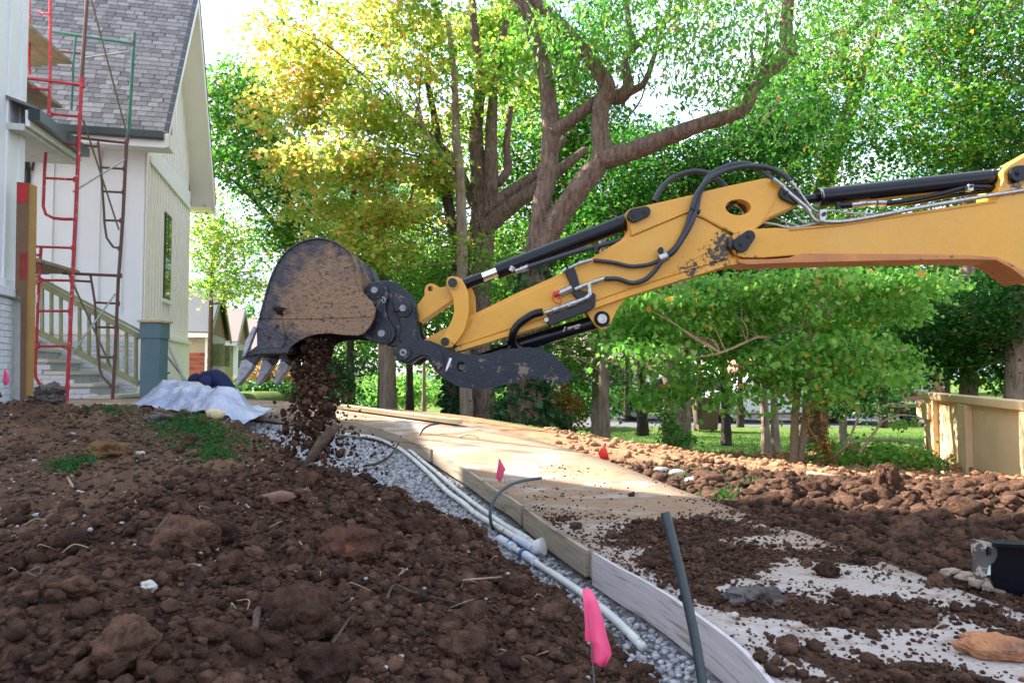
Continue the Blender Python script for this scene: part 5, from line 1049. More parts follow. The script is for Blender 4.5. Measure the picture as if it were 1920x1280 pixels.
# ---------------------------------------------------------------- neighbouring brick houses
def house(name, label, d0, u0, u1, vtop, veave, u_ridge, roofm, gablem, dep, wallm, vbase=770):
    h = thing(name, label, 'house', P(u0, vbase, d0)); a = P(u0, veave, d0); b = P(u1, veave, d0+.3)
    g_ = Vector((-.24, .971, 0)); f_ = Vector((-1, -.25, 0)); zb = .1; ze_ = a.z; 
    A = Vector((b.x, b.y, 0)); Bk = A+g_*dep; ridge = A+g_*dep*.5; zr_ = P(u_ridge, vtop, ridge.y).z; wl_ = 5.0
    def pt(v, z, s=0, o=0): return Vector((v.x, v.y, z))+f_*s+Vector((o, 0, 0))
    mb = MB(); mb.add([pt(A, zb), pt(Bk, zb), pt(Bk, ze_), pt(A, ze_), pt(A, zb, wl_), pt(Bk, zb, wl_), pt(Bk, ze_, wl_), pt(A, ze_, wl_)], [(0, 1, 2, 3), (4, 7, 6, 5), (0, 3, 7, 4), (1, 5, 6, 2), (3, 2, 6, 7), (0, 4, 5, 1)]); w_ = mb.build('wall', wallm, h)
    mb = MB(); mb.add([pt(A, ze_+.005), pt(Bk, ze_+.005), pt(ridge, zr_-.06), pt(A, ze_+.005, wl_), pt(Bk, ze_+.005, wl_), pt(ridge, zr_-.06, wl_)], [(0, 1, 2), (3, 5, 4), (0, 2, 5, 3), (1, 4, 5, 2), (0, 3, 4, 1)]); mb.build('gable', gablem, h)
    q = [pt(A-g_*.3, ze_-.05, -.12), pt(A-g_*.3, ze_-.05, wl_), pt(ridge, zr_, wl_), pt(ridge, zr_, -.12)]; mb = MB(); mb.hexa(q+[x+Vector((0, 0, .06)) for x in q]); rf_ = mb.build('roof', roofm, h)
    q = [pt(Bk+g_*.3, ze_-.05, -.12), pt(Bk+g_*.3, ze_-.05, wl_), pt(ridge, zr_, wl_), pt(ridge, zr_, -.12)]; mb = MB(); mb.hexa(q+[x+Vector((0, 0, .06)) for x in q]); mb.build('rear_roof', roofm, h)
    MB().beam(pt(A-g_*.3, ze_-.10, -.13), pt(ridge, zr_-.03, -.13), .05, .12).build('rake_board', TRT, h); MB().beam(pt(Bk+g_*.3, ze_-.10, -.13), pt(ridge, zr_-.03, -.13), .05, .12).build('rake_board', TRT, h)
    MB().beam(pt(A-g_*.34, ze_-.09, -.12), pt(A-g_*.34, ze_-.09, wl_), .09, .11).build('gutter', WPT, h)
    MB().beam(pt(A-g_*.02, zb, -.04), pt(A-g_*.02, ze_-.12, -.04), .12, .12, (0, 1, 0)).build('corner_post', WPT, h)
    for t_ in (.30, .66):
        c = A+g_*dep*t_; f0 = MB().beam(pt(c, .9, -.03), pt(c, ze_-.25, -.03), .55, .05, (0, 1, 0)); fw = f0.build('window', TRT, h); MB().beam(pt(c, .95, -.062), pt(c, ze_-.30, -.062), .40, .012, (0, 1, 0)).build('pane', GLS, fw); MB().beam(pt(c, .95, -.072), pt(c, ze_-.30, -.072), .03, .01, (0, 1, 0)).build('muntin', WPT, fw)
    return h, w_, A, f_, g_, ze_
h2, w2, A2, f2, g2, z2 = house('brick_house', 'red brick house with slate grey roof just beyond the white house', 19, 350, 388, 546, 622, 400, GYR, GBR, 3.6, RMO)
nr2 = Vector((-.24, -.971, 0)).normalized(); nr2 = Vector((f2.y, -f2.x, 0)).normalized(); nr2 = nr2 if nr2.y < 0 else -nr2
brick_face(h2, Vector((A2.x, A2.y, .1))+f2*.02+nr2*.001, f2.normalized(), 1.2, z2-.2, lambda x: z2-.2, RBR, bw=.30, bh=.115, gap=.018, depth=.02, nrm=nr2, lim=170)
house('brick_house', 'second house along the row with faded pink grey roof and white porch posts', 25, 408, 440, 582, 640, 446, PKR, GBR, 3.8, TRT)
house('brick_house', 'farthest house of the row, its roof half hidden behind the bucket teeth', 33, 458, 478, 600, 655, 492, PKR, GBR, 4.5, TRT)
# house, vehicles across the street
hx = thing('brick_house', 'pink brick house with white windows seen through the trees across the street', 'house', (16, 38, -1.0))
MB().box((13, 38, -1.05), (22, 46, 1.9)).build('wall', pm('pink_brick', (.50, .22, .17), (.40, .17, .13), sc=4, rough=.9), hx); MB().hexa([(12.6, 37.6, 1.9), (22.4, 37.6, 1.9), (22.4, 46.4, 1.9), (12.6, 46.4, 1.9), (13.5, 41, 4.2), (21.5, 41, 4.2), (21.5, 43, 4.2), (13.5, 43, 4.2)]).build('roof', GYR, hx)
for k in range(4):
    w = MB().box((14.0+k*2.1, 37.95, -.2), (15.0+k*2.1, 37.998, 1.4)).build('window', WPT, hx); MB().box((14.1+k*2.1, 37.92, -.1), (14.45+k*2.1, 37.948, 1.3)).build('pane', GLS, w); MB().box((14.55+k*2.1, 37.92, -.1), (14.9+k*2.1, 37.948, 1.3)).build('pane', GLS, w)
hx = thing('pale_house', 'pale low house glimpsed behind the trees beyond the lawn', 'house', (3, 46, -1))
MB().box((-1, 46, -1.05), (9, 54, 1.6)).build('wall', pm('beige_wall', (.60, .52, .42), rough=.9), hx); MB().hexa([(-1.4, 45.6, 1.6), (9.4, 45.6, 1.6), (9.4, 54.4, 1.6), (-1.4, 54.4, 1.6), (0, 49, 3.6), (8, 49, 3.6), (8, 51, 3.6), (0, 51, 3.6)]).build('roof', PKR, hx)
for k in range(3):
    w = MB().box((.2+k*3, 45.95, -.1), (1.4+k*3, 45.998, 1.2)).build('window', DFR, hx); MB().box((.3+k*3, 45.92, 0), (1.3+k*3, 45.948, 1.1)).build('pane', GLS, w)
def car(name, label, x, y, z, L_, mat, prof, glass, facing=1, wheels=(.19, .80), wr=.33, wid=1.75, cat='car'):
    c = thing(name, label, cat, (x, y, z))
    def Q(pl, y0, y1, nm, mt, par=c, bevel=.03):
        mb = MB(); n_ = len(pl)
        for yy in (y0, y1):
            for a, b in pl: mb.v.append((x+(a-.5)*L_*facing, yy, z+b))
        mb.f.append(tuple(range(n_))); mb.f.append(tuple(reversed(range(n_, 2*n_))))
        for i in range(n_): mb.f.append((i, n_+i, n_+(i+1) % n_, (i+1) % n_))
        return mb.build(nm, mt, par, bevel=bevel)
    Q(prof, y, y+wid, 'body', mat)
    for gpl in glass: Q(gpl, y-.008, y+wid+.008, 'window', GLS, bevel=0)
    for wx in wheels:
        for yy in (y-.02, y+wid-.2):
            cx_ = x+(wx-.5)*L_*facing; w = MB().cyl((cx_, yy, z+wr), (cx_, yy+.22, z+wr), wr, 22).build('wheel', TYR, c, True, 40); MB().cyl((cx_, yy-.006, z+wr), (cx_, yy, z+wr), wr*.58, 18).build('hub_cap', GAL, w, True, 40)
    for xx, mt, nm in ((.985, RED, 'tail_light'), (.012, WPT, 'headlight')):
        for yy in (y+.05, y+wid-.3): MB().box((x+(xx-.5)*L_*facing-.03, yy, z+.68), (x+(xx-.5)*L_*facing+.05, yy+.25, z+.82)).build(nm, mt, c)
    return c
SUV = [(0, .35), (.005, .75), (.03, .95), (.25, 1.05), (.36, 1.52), (.45, 1.62), (.88, 1.60), (.97, 1.10), (1, .9), (1, .35), (.88, .3), (.72, .3), (.27, .3), (.1, .3)]
car('parked_car', 'dark suv parked on the street between the trunks', 5.9, 27.6, -1.04, 4.4, DCR, SUV, [[(.38, 1.08), (.45, 1.5), (.62, 1.52), (.62, 1.08)], [(.65, 1.08), (.65, 1.52), (.84, 1.5), (.91, 1.10)]])
VAN = [(0, .35), (.0, .85), (.05, 1.1), (.2, 1.2), (.3, 1.75), (.36, 1.85), (.55, 1.85), (.56, 1.15), (1, 1.15), (1, .4), (.86, .35), (.7, .35), (.28, .35), (.1, .35)]
car('pickup_truck', 'white pickup truck parked on the street behind the twin trunks', 9.6, 26.4, -1.04, 5.6, WHT, VAN, [[(.30, 1.22), (.35, 1.75), (.43, 1.78), (.43, 1.22)], [(.45, 1.22), (.45, 1.78), (.54, 1.78), (.54, 1.22)]], wid=1.9, wr=.38, cat='truck')
car('parked_car', 'pale blue car far off on the driveway behind the trees left of centre', -6.6, 46.0, -1.04, 3.8, pm('pale_blue_car', (.42, .52, .62), rough=.3), SUV, [[(.38, 1.08), (.45, 1.5), (.62, 1.52), (.62, 1.08)], [(.65, 1.08), (.65, 1.52), (.84, 1.5), (.91, 1.10)]])
tr_ = thing('flatbed_trailer', 'low flatbed trailer with red and amber marker lights left of the tan container', 'trailer', (12.6, 24.9, -1.04))
MB().box((11.4, 24.9, -.42), (16.2, 27, -.30)).build('deck', pm('trailer_deck', (.28, .20, .14), rough=.9), tr_); MB().box((11.5, 24.88, -.60), (16.2, 24.96, -.43)).build('side_rail', BLK, tr_)
for xx, mt in ((12.1, RED), (12.55, pm('amber', (.8, .3, .02))), (13.0, RED), (14.0, RED)): MB().box((xx, 24.86, -.54), (xx+.12, 24.879, -.47)).build('marker_light', mt, tr_)
for xx in (13.3, 14.1): MB().cyl((xx, 24.95, -.76), (xx, 25.2, -.76), .28, 18).build('wheel', TYR, tr_, True, 40)
bn_ = thing('rubbish_bin', 'brown wheeled bin standing at the kerb beyond the lawn', 'bin', P(1328, 800, 22.5)); a = P(1328, 800, 22.5); MB().hexa([(a.x-.28, 22.5, -1.0), (a.x+.28, 22.5, -1.0), (a.x+.28, 23.05, -1.0), (a.x-.28, 23.05, -1.0), (a.x-.36, 22.4, -.1), (a.x+.36, 22.4, -.1), (a.x+.36, 23.15, -.1), (a.x-.36, 23.15, -.1)]).build('bin_body', BIN, bn_, bevel=.02); MB().box((a.x-.39, 22.36, -.098), (a.x+.39, 23.2, -.02)).build('lid', BIN, bn_, bevel=.02)
for k_ in (-1, 1): MB().cyl((a.x+k_*.22, 23.0, -.95), (a.x+k_*.3, 23.0, -.95), .1, 12).build('wheel', TYR, bn_)
# ---------------------------------------------------------------- tan container
dm = thing('steel_container', 'tan steel roll-off container with ribs at the right edge', 'container', (5.3, 9.5, -.65))
K0 = P(1742, 735, 9.5); dirn = Vector((.277, 1, 0)).normalized(); nrmD = Vector((-dirn.y, dirn.x, 0)); inner = -nrmD
def DB(t0, t1, o0, o1, z0, z1, nm, mat=DMP, par=None, bevel=.006):
    B = Vector((K0.x, K0.y, 0)); q = []
    for z in (z0, z1):
        for t_, o_ in ((t0, o0), (t1, o0), (t1, o1), (t0, o1)): p = B-dirn*t_+nrmD*o_; q.append((p.x, p.y, z))
    return MB().hexa(q).build(nm, mat, par or dm, bevel=bevel)
zt = K0.z; zb_ = -.75
DB(0, 5.6, -.05, 0, zb_, zt-.06, 'side_panel'); DB(-.02, 5.7, -.07, .075, zt-.085, zt, 'top_rail', bevel=.012); DB(0, .05, -2.0, -.05, zb_, zt-.45, 'end_door'); DB(5.55, 5.6, -2.0, -.05, zb_, zt-.06, 'front_panel'); DB(0, 5.6, -2.05, -2.0, zb_, zt-.45, 'side_panel')
DB(0, 5.6, -2.0, -.05, zb_, zb_+.06, 'floor')
DB(0, .42, .001, .065, zb_, zt-.09, 'corner_post'); 
for t_ in (1.4, 3.15, 4.9): DB(t_, t_+.28, .001, .075, zb_, zt-.09, 'rib')
for zz in (zt-.33, zt-1.10): 
    h_ = DB(-.10, .34, .067, .10, zz, zz+.20, 'hinge_plate'); p = Vector((K0.x, K0.y, 0))+dirn*.13+nrmD*.07; MB().cyl((p.x, p.y, zz-.02), (p.x, p.y, zz+.22), .05, 14).build('hinge_pin', DMP, h_, True, 40)
# ---------------------------------------------------------------- pipes, conduits, flags
WP = [(632, 812), (680, 817), (709, 822), (745, 838), (770, 856), (800, 883), (838, 920), (868, 942), (893, 963), (930, 985), (960, 1003), (985, 1020)]
def gpt(u, v, dz=-.1): return onslab(u, v, dz)
p_ = thing('white_drain_pipe', 'long white pipe running along the trench, ending at the taped joint', 'pipe', gpt(632, 812))
MB().tube([gpt(u, v, -.095) for u, v in WP], .0155, n=12).build('pipe_run', PVC, p_, True)
MB().tube([gpt(968, 1008, -.085), gpt(1002, 1028, -.085)], [.02, .022], n=14, smooth=False).build('cuff', PVB, p_, True, 50)
o = MB().tube([gpt(u, v, -.085) for u, v in [(720, 821), (760, 838), (790, 862), (815, 882), (850, 912), (885, 940), (920, 965), (950, 986), (985, 1006), (1002, 1020)]], .0135, n=12).build('white_drain_pipe', PVC, None, True); tag(o, 'second white pipe lying against the first on its right side', 'pipe')
p_ = thing('white_drain_pipe', 'lower white pipe with blue glued cuffs running out under the soil to the flag', 'pipe', gpt(945, 1015))
L3 = [(938, 1008), (980, 1022), (1010, 1058), (1048, 1080), (1100, 1116), (1150, 1152), (1200, 1205)]
MB().tube([gpt(u, v, -.105) for u, v in [(935, 1008), (975, 1034), (1010, 1058), (1048, 1082), (1100, 1118), (1150, 1158), (1205, 1212)]], .0145, n=12).build('pipe_run', PVC, p_, True)
for a_, b_, r_, mt in (((938, 1010), (962, 1025), .020, PVB), ((985, 1040), (1003, 1052), .020, PVB)): MB().tube([gpt(*a_, -.10), gpt(*b_, -.10)], r_, n=14, smooth=False).build('cuff', mt, p_, True, 50)
for a_ in ((955, 1020), (980, 1036)): MB().tube([gpt(*a_, -.10), gpt(a_[0]+3, a_[1]+2, -.10)], .0215, n=14, smooth=False).build('glue_band', BLUE_T, p_, True, 50)
tp = thing('tape_roll', 'white speckled roll of tape propped at the end of the white pipe', 'roll', gpt(1012, 1030)); c = gpt(1014, 1024, -.06)+Vector((0, 0, .0)); ax = Vector((.86, -.35, .25)).normalized()
MB().cyl(c-ax*.028, c+ax*.012, .030, 26, .038).build('roll', PVC, tp, True, 40); MB().cyl(c-ax*.030, c-ax*.0285, .020, 20).build('core', PVB, tp, True, 40)
def conduit(pts, r, label, mat=CND): o = MB().tube(pts, r, n=10, step=.02).build('conduit', mat, None, True); tag(o, label, 'conduit', 'bent conduits by the path'); return o
b = gpt(921, 990); 
def arc(pxs, d, base): return [base]+[P(u, v, d) for u, v in pxs]
conduit([gpt(924, 992, -.12)]+[P(u, v, d) for u, v, d in [(919, 968, 3.85), (922, 948, 3.88), (935, 925, 3.92), (958, 908, 3.98), (985, 900, 4.05), (1015, 896, 4.1)]], .0085, 'large grey green conduit bending over the form board in the middle')
conduit([gpt(787, 857, -.12)]+[P(u, v, d) for u, v, d in [(784, 838, 6.3), (785, 820, 6.3), (793, 805, 6.35), (806, 797, 6.4), (822, 794, 6.45)]], .009, 'smaller dark conduit arching over the path edge near the timber', BPI)
conduit([gpt(660, 812, -.12), P(659, 800, 7.1), P(660, 786, 7.1)], .011, 'straight dark conduit stub farthest along the trench', BPI)
o = MB().tube([P(1338, 1400, 1.42), P(1322, 1310, 1.44), P(1300, 1180, 1.47), P(1268, 1040, 1.50), P(1247, 960, 1.52)], .0098, n=16, step=.03).build('black_pipe', BPI, None, True, 60); tag(o, 'black plastic pipe standing up leaning left in front of the path', 'pipe')
def flag(cloth, wire, mat, label, d, th=.0012, fold=.012):
    base = P(*wire[0], d); f_ = thing('marker_flag', label, 'flag', base)
    n_ = len(cloth[0]); K_ = 9; V = []; 
    Lc, Rc = cloth
    for i in range(n_):
        for k in range(K_+1):
            u = Lc[i][0]+(Rc[i][0]-Lc[i][0])*k/K_; v = Lc[i][1]+(Rc[i][1]-Lc[i][1])*k/K_
            V.append(P(u, v, d+fold*.6*math.sin(k*.85+i*.3)*(.2+i/n_)))
    Fq = [(i*(K_+1)+k, i*(K_+1)+k+1, (i+1)*(K_+1)+k+1, (i+1)*(K_+1)+k) for i in range(n_-1) for k in range(K_)]
    mb = MB(); mb.add(V, Fq); o = mb.build('cloth', mat, f_, True); s_ = o.modifiers.new('thickness', 'SOLIDIFY'); s_.thickness = th
    MB().tube([P(u, v, d+.002) for u, v in wire], .0013, n=6).build('wire', WIRE, f_, True); return f_
flag(([(1092, 1102), (1094, 1135), (1097, 1170), (1096, 1200), (1107, 1203), (1109, 1240), (1120, 1246)], [(1108, 1104), (1120, 1125), (1131, 1160), (1139, 1195), (1144, 1212), (1147, 1226), (1134, 1250)]), [(1116, 1300), (1112, 1250), (1098, 1102)], PNK, 'nearest pink marker flag hanging limp in front of the trench', 1.45)
flag(([(935, 859), (934, 870), (932, 882), (930, 896), (938, 904)], [(938, 861), (943, 870), (948, 880), (945, 885), (940, 900)]), [(950, 925), (946, 900), (936, 860)], PNK, 'pink marker flag beside the bent conduit on the path edge', 4.1, fold=.01)
flag(([(8, 690), (7, 700), (5, 714), (8, 722)], [(11, 692), (16, 703), (18, 714), (12, 722)]), [(12, 745), (11, 720), (8, 690)], PNK, 'pink marker flag at the far left against the white brick', 7.4, fold=.01)
flag(([(637, 764), (636, 770), (637, 776)], [(642, 765), (644, 771), (642, 778)]), [(640, 792), (640, 776), (637, 764)], PNK, 'tiny pink marker flag behind the falling soil', 8.0, fold=.01)
flag(([(1131, 833), (1121, 849), (1128, 864)], [(1133, 832), (1139, 846), (1142, 861)]), [(1110, 864), (1122, 851), (1132, 834)], RDV, 'red marker flag on a slanted wire beyond the far path edge', onground(1112, 864).y-.05, fold=.01)
flag(([(1366, 852), (1366, 862)], [(1374, 852), (1374, 861)]), [(1369, 876), (1368, 862), (1367, 851)], GNV, 'small green marker flag in the tan earth before the lawn', 8.8, fold=.01)
for (u, v0, v1, d, lb) in ((1157, 828, 858, 7.2, 'thin white survey stake behind the red flag'), (1184, 862, 892, 5.9, 'white survey stake beside the pale rubble')):
    o = MB().tube([P(u-1, v1+3, d), P(u, (v0+v1)/2, d), P(u, v0, d)], [.012, .012, .006], n=6, smooth=False).build('survey_stake', WPT); tag(o, lb, 'stake')
# timber lying on the path
a = onslab(640, 767); b = onslab(862, 798)
o = MB().beam(a+Vector((0, 0, .03)), b+Vector((0, 0, .035)), .085, .04).build('timber', LUM, None, bevel=.002); tag(o, 'long pale two-by-four lying along the far half of the path', 'timber')
# ---------------------------------------------------------------- plastic sheet and what it covers
nU, nV = 110, 80; gu = np.linspace(0, 1, nU); gv = np.linspace(0, 1, nV); UU, VV_ = np.meshgrid(gu, gv)
Aa, Bb, Cc, Dd = P(247, 770, 7.9), P(455, 812, 6.9), P(512, 800, 7.5), P(330, 742, 9.3)
XX = (Aa.x*(1-UU)+Bb.x*UU)*(1-VV_)+(Dd.x*(1-UU)+Cc.x*UU)*VV_; YY = (Aa.y*(1-UU)+Bb.y*UU)*(1-VV_)+(Dd.y*(1-UU)+Cc.y*UU)*VV_
XX += fbm(XX, YY, 2, 3)*.10; YY += fbm(XX+5, YY, 2, 3)*.10
bump_ = .20*np.exp(-(((UU-.42)/.34)**2+((VV_-.5)/.36)**2))+.10*np.exp(-(((UU-.15)/.14)**2+((VV_-.45)/.3)**2))+.12*np.exp(-(((UU-.72)/.16)**2+((VV_-.3)/.3)**2))
ww = np.abs(pn(XX*2.3+YY*3.1, YY*1.2-XX*.9))*.05+.05*np.clip(1-3.2*np.abs(pn(XX*2.6-YY*1.7, YY*1.1+XX*1.9)), 0, 1)+.035*np.clip(1-3*np.abs(pn(XX*4.1+YY*3.3+7, YY*2.9-XX*1.5)), 0, 1)
ZZ = .30+(YY-7.6)*.03-.10*UU*(1-VV_)+.03+bump_*(1+.15*fbm(XX, YY, 1.3, 1))+(ww)*np.clip(bump_*5+.35, 0, 1)
ii = np.arange(nU*nV).reshape(nV, nU); FA = np.stack([ii[:-1, :-1].ravel(), ii[:-1, 1:].ravel(), ii[1:, 1:].ravel(), ii[1:, :-1].ravel()], 1)
o = link_mesh('plastic_sheet', fast_mesh('plastic_sheet', np.c_[XX.ravel(), YY.ravel(), ZZ.ravel()], FA), SHT, smooth=True); tag(o, 'crumpled milky plastic sheet thrown over a pile beside the stairs', 'sheet')
o = rock('covered_stone', 402, 786, .06, pm('yellowish_block', (.62, .50, .30), (.5, .4, .25), rough=.8), 'yellowish block showing under the front of the plastic sheet', 'block', on='g', seed=81, sub=2, smooth=False, scale=(1.2, .6, .8))
o = MB().box((P(185, 768, 8.6).x, 8.5, .30), (P(235, 768, 8.6).x, 8.62, .36)).build('wood_block', LUM, bevel=.004); tag(o, 'tan wooden sole board under the brown scaffold foot', 'board')
# ---------------------------------------------------------------- person bending behind the sheet
pe = thing('person', 'person in a navy hoodie and dark cap bending low behind the plastic sheet', 'person', P(410, 745, 9.6))
dq = 9.7
def skin(name, verts, edges, rad, mat, parent, sub=2):
    me = bpy.data.meshes.new(name); org = ORG[parent.name]; me.from_pydata([tuple(Vector(v)-org) for v in verts], edges, []); o = bpy.data.objects.new(name, me); COL.objects.link(o); me.materials.append(mat); o.parent = parent; ORG[o.name] = org
    md = o.modifiers.new('skin', 'SKIN'); md.use_smooth_shade = True
    for i, r in enumerate(rad): me.skin_vertices[0].data[i].radius = (r, r) if not hasattr(r, '__len__') else r
    me.skin_vertices[0].data[0].use_root = True
    s_ = o.modifiers.new('sub', 'SUBSURF'); s_.levels = sub; s_.render_levels = sub; return o
pel = P(424, 722, dq); zf = .30
V = [pel, P(412, 711, dq), P(398, 709, dq), P(386, 713, dq), P(379, 716, dq), P(372, 719, dq),
     Vector((pel.x+.02, dq-.14, pel.z-.06)), Vector((pel.x-.22, dq-.16, pel.z-.10)), Vector((pel.x+.02, dq-.16, zf+.05)), Vector((pel.x-.12, dq-.16, zf+.03)),
     Vector((pel.x+.02, dq+.14, pel.z-.06)), Vector((pel.x-.22, dq+.16, pel.z-.10)), Vector((pel.x+.02, dq+.16, zf+.05)), Vector((pel.x-.12, dq+.16, zf+.03)),
     P(388, 717, dq-.18), P(384, 735, dq-.22), P(376, 748, dq-.18), P(388, 717, dq+.18), P(384, 735, dq+.22), P(376, 748, dq+.18)]
Eg = [(0, 1), (1, 2), (2, 3), (3, 4), (4, 5), (0, 6), (6, 7), (7, 8), (8, 9), (0, 10), (10, 11), (11, 12), (12, 13), (3, 14), (14, 15), (15, 16), (3, 17), (17, 18), (18, 19)]
skin('body', V, Eg, [.15, .14, .145, .13, .08, .055, .09, .075, .05, .04, .09, .075, .05, .04, .07, .05, .035, .07, .05, .035], NVY, pe)
hd = P(369, 717, dq); V_, F_ = ico(3); V_ = V_*np.array([.095, .078, .10]); V_[:, 2] -= .02*(V_[:, 0] < -.05); me = fast_mesh('head', V_+np.array(hd), F_); link_mesh('head', me, SKN, pe, True)
V_, F_ = ico(3); k = V_[:, 2] > -.05; V_ = V_*np.array([.105, .088, .10]); V_[:, 2] = np.maximum(V_[:, 2], .0); me = fast_mesh('cap', V_+np.array(hd)+np.array([-.01, -.0, .022]), F_); cpo = link_mesh('cap', me, NVY, pe, True)
MB().box((hd.x-.17, dq-.06, hd.z+.018), (hd.x-.08, dq+.06, hd.z+.030)).build('cap_peak', NVY, cpo, bevel=.004)
MB().tube([(hd.x-.09, dq-.02, hd.z-.015), (hd.x-.115, dq-.02, hd.z-.03)], [.014, .01], n=8, smooth=False).build('nose', SKN, pe, True)
MB().tube([(hd.x+.01, dq-.075, hd.z-.0), (hd.x+.015, dq-.088, hd.z-.02)], [.018, .014], n=8, smooth=False).build('ear', SKN, pe, True)
# ================================================================ TREES
def leaf_mesh(name, C, size, tone, mat, parent, droop=.35, wide=.38, fold=.12, kind=None, label=None, flat=.8):
    """one folded kite per leaf; C (n,3) positions"""
    n = len(C); az = rng.uniform(0, 2*np.pi, n); el = rng.normal(-droop, .5, n); d = np.stack([np.cos(az)*np.cos(el), np.sin(az)*np.cos(el), np.sin(el)], 1)
    up = np.stack([rng.normal(0, .55, n), rng.normal(0, .55, n), np.full(n, flat)], 1); s = np.cross(d, up); s /= np.linalg.norm(s, axis=1)[:, None]+1e-9; nn = np.cross(s, d)
    L_ = (size*rng.uniform(.6, 1.3, n))[:, None]; w = L_*wide*rng.uniform(.85, 1.15, (n, 1))
    V = np.stack([C, C+d*L_*.42-s*w+nn*L_*fold, C+d*L_-nn*L_*.10, C+d*L_*.42+s*w+nn*L_*fold], 1).reshape(-1, 3)
    Fq = np.arange(n*4).reshape(n, 4)
    o = link_mesh(name, fast_mesh(name, V, Fq, {'tone': np.repeat(np.clip(tone, 0, 1), 4)}), mat, parent)
    if kind: o['kind'] = kind
    return o
def crown_pts(ells, n, clump_r, per, edge=.35, opened=True):
    """ells: (cx,cy,cz,rx,ry,rz,weight) -> leaf positions gathered into clumps, clump centres"""
    w = np.array([e[6]*(e[3]*e[4]*e[5])**.67 for e in ells]); w /= w.sum(); m = max(1, n//per); pick = rng.choice(len(ells), m, p=w); E = np.array(ells)[pick]
    dr = rng.normal(size=(m, 3)); dr /= np.linalg.norm(dr, axis=1)[:, None]; rad = rng.uniform(0, 1, m)**edge
    c = E[:, :3]+dr*rad[:, None]*E[:, 3:6]
    cr_ = clump_r*rng.uniform(.5, 1.5, m); k = rng.integers(0, m, n); q = rng.normal(size=(n, 3))*.5; q[:, 2] *= .42
    tn = rng.normal(0, .13, m)
    pts = c[k]+q*cr_[k][:, None]; pts[:, 2] -= .25*np.hypot(q[:, 0], q[:, 1])*cr_[k]
    # openings in the canopy through which the sun reaches the container, the tan earth and streaks of lawn
    sv = np.array(sdir[:]); g0 = pts-sv*((pts[:, 2]+.3)/sv[2])[:, None]; gx_, gy_ = g0[:, 0], g0[:, 1]; nz0 = fbm(gx_*.55, gy_*1.3, .9, 3)
    cont = (gx_ > 3.6) & (gx_ < 6.3) & (gy_ > 6.2) & (gy_ < 10.0); tanz = (gx_ > .9) & (gx_ < 6) & (gy_ > 5.0) & (gy_ < 9.0) & (nz0 > .04); lw = (gx_ > -3) & (gx_ < 9) & (gy_ > 9) & (gy_ < 22) & (nz0 > .10)
    drop = (cont | ((tanz | lw) & opened)) & (rng.uniform(0, 1, len(pts)) < np.where(cont, .93 if opened else .35, np.where(pts[:, 2] < 3, .9, .22))) & (pts[:, 2] > .3)
    drop &= ~((pts[:, 1] < 9) & (pts[:, 2] < 2.4))
    return pts[~drop], c, tn[k][~drop]
def ell(u, v, d, ru, rv, rd, w=1): p = P(u, v, d); return (p.x, p.y, p.z, ru*d/F, rd, rv*d/F, w)
def visible(p):
    """keep only leaves the frame or the light can see: everything except far outside the frame"""
    return p
NT = 0
def tree(label, limbs, ells, n, size, leaf, bark, name='deciduous_tree', clump=.45, per=26, tone=.5, tsd=.2, twigs=40, group='trees beyond the path', grad=None, droop=.35, edge=.35, opened=True, ivy=0, wide=.38, cat='tree', twr=.012):
    root = limbs[0][0]; base = P(root[0], root[1], root[2]); t = thing(name, label, cat, base, group); pts_all = []
    for j, lm in enumerate(limbs):
        pts = [P(u, v, d) for u, v, d, r in lm]; rs = [r*d/F for u, v, d, r in lm]
        if j == 0: pts[0].z -= .15; rs[0] *= 1.25
        mb = MB(); mb.tube(pts, rs, n=18 if rs[0] > .08 else 8, step=.07 if rs[0] > .08 else .12, noise=.09); mb.build('trunk' if j == 0 else 'limb', bark, t, True)
        for a, b in zip(pts, pts[1:]):
            for k in range(4): pts_all.append(a.lerp(b, k/4))
    if n:
        C, cc, tn = crown_pts(ells, n, clump, per, edge, opened); tv = tone+tn+rng.normal(0, tsd, len(C))
        if grad is not None: tv = tv+grad(C)
        leaf_mesh('crown', C, size, tv, leaf, t, droop, wide)
        PA = np.array(pts_all); mb = MB(); sel = rng.choice(len(cc), min(twigs, len(cc)), replace=False)
        hi = PA[PA[:, 2] > base.z+.25*(PA[:, 2].max()-base.z)]
        for i in sel:
            e_ = cc[i]; dd = np.linalg.norm(hi-e_, axis=1)+np.maximum(0, hi[:, 2]-e_[2])*1.5; s_ = hi[dd.argmin()]
            ln = np.linalg.norm(e_-s_)
            if ln < .15: continue
            m1 = s_*.65+e_*.35+rng.normal(0, .08, 3)*ln; m2 = s_*.3+e_*.7+rng.normal(0, .07, 3)*ln+np.array([0, 0, .05*ln])
            r_ = twr*(.5+ln*.35); mb.tube([s_, m1, m2, e_], [r_*1.4, r_, r_*.65, r_*.3], n=5, caps=False)
        if mb.v: o = mb.build('twigs', bark, t, True); o['kind'] = 'stuff'
    if ivy:
        trunk = limbs[0]; Cs = []
        for _ in range(ivy):
            f = random.random()**1.4*.36*(len(trunk)-1); i = int(f); fr = f-i; a = trunk[i]; b = trunk[min(i+1, len(trunk)-1)]; p = P(a[0], a[1], a[2]).lerp(P(b[0], b[1], b[2]), fr); r = (a[3]*(1-fr)+b[3]*fr)*a[2]/F; th_ = random.uniform(0, 6.28)
            q = r*(1.05+abs(random.gauss(0, .35))); Cs.append((p.x+math.cos(th_)*q, p.y+math.sin(th_)*q, p.z))
        leaf_mesh('ivy', np.array(Cs), .085, .45+rng.normal(0, .2, len(Cs)), LBL, t, .7, .45)
    return t
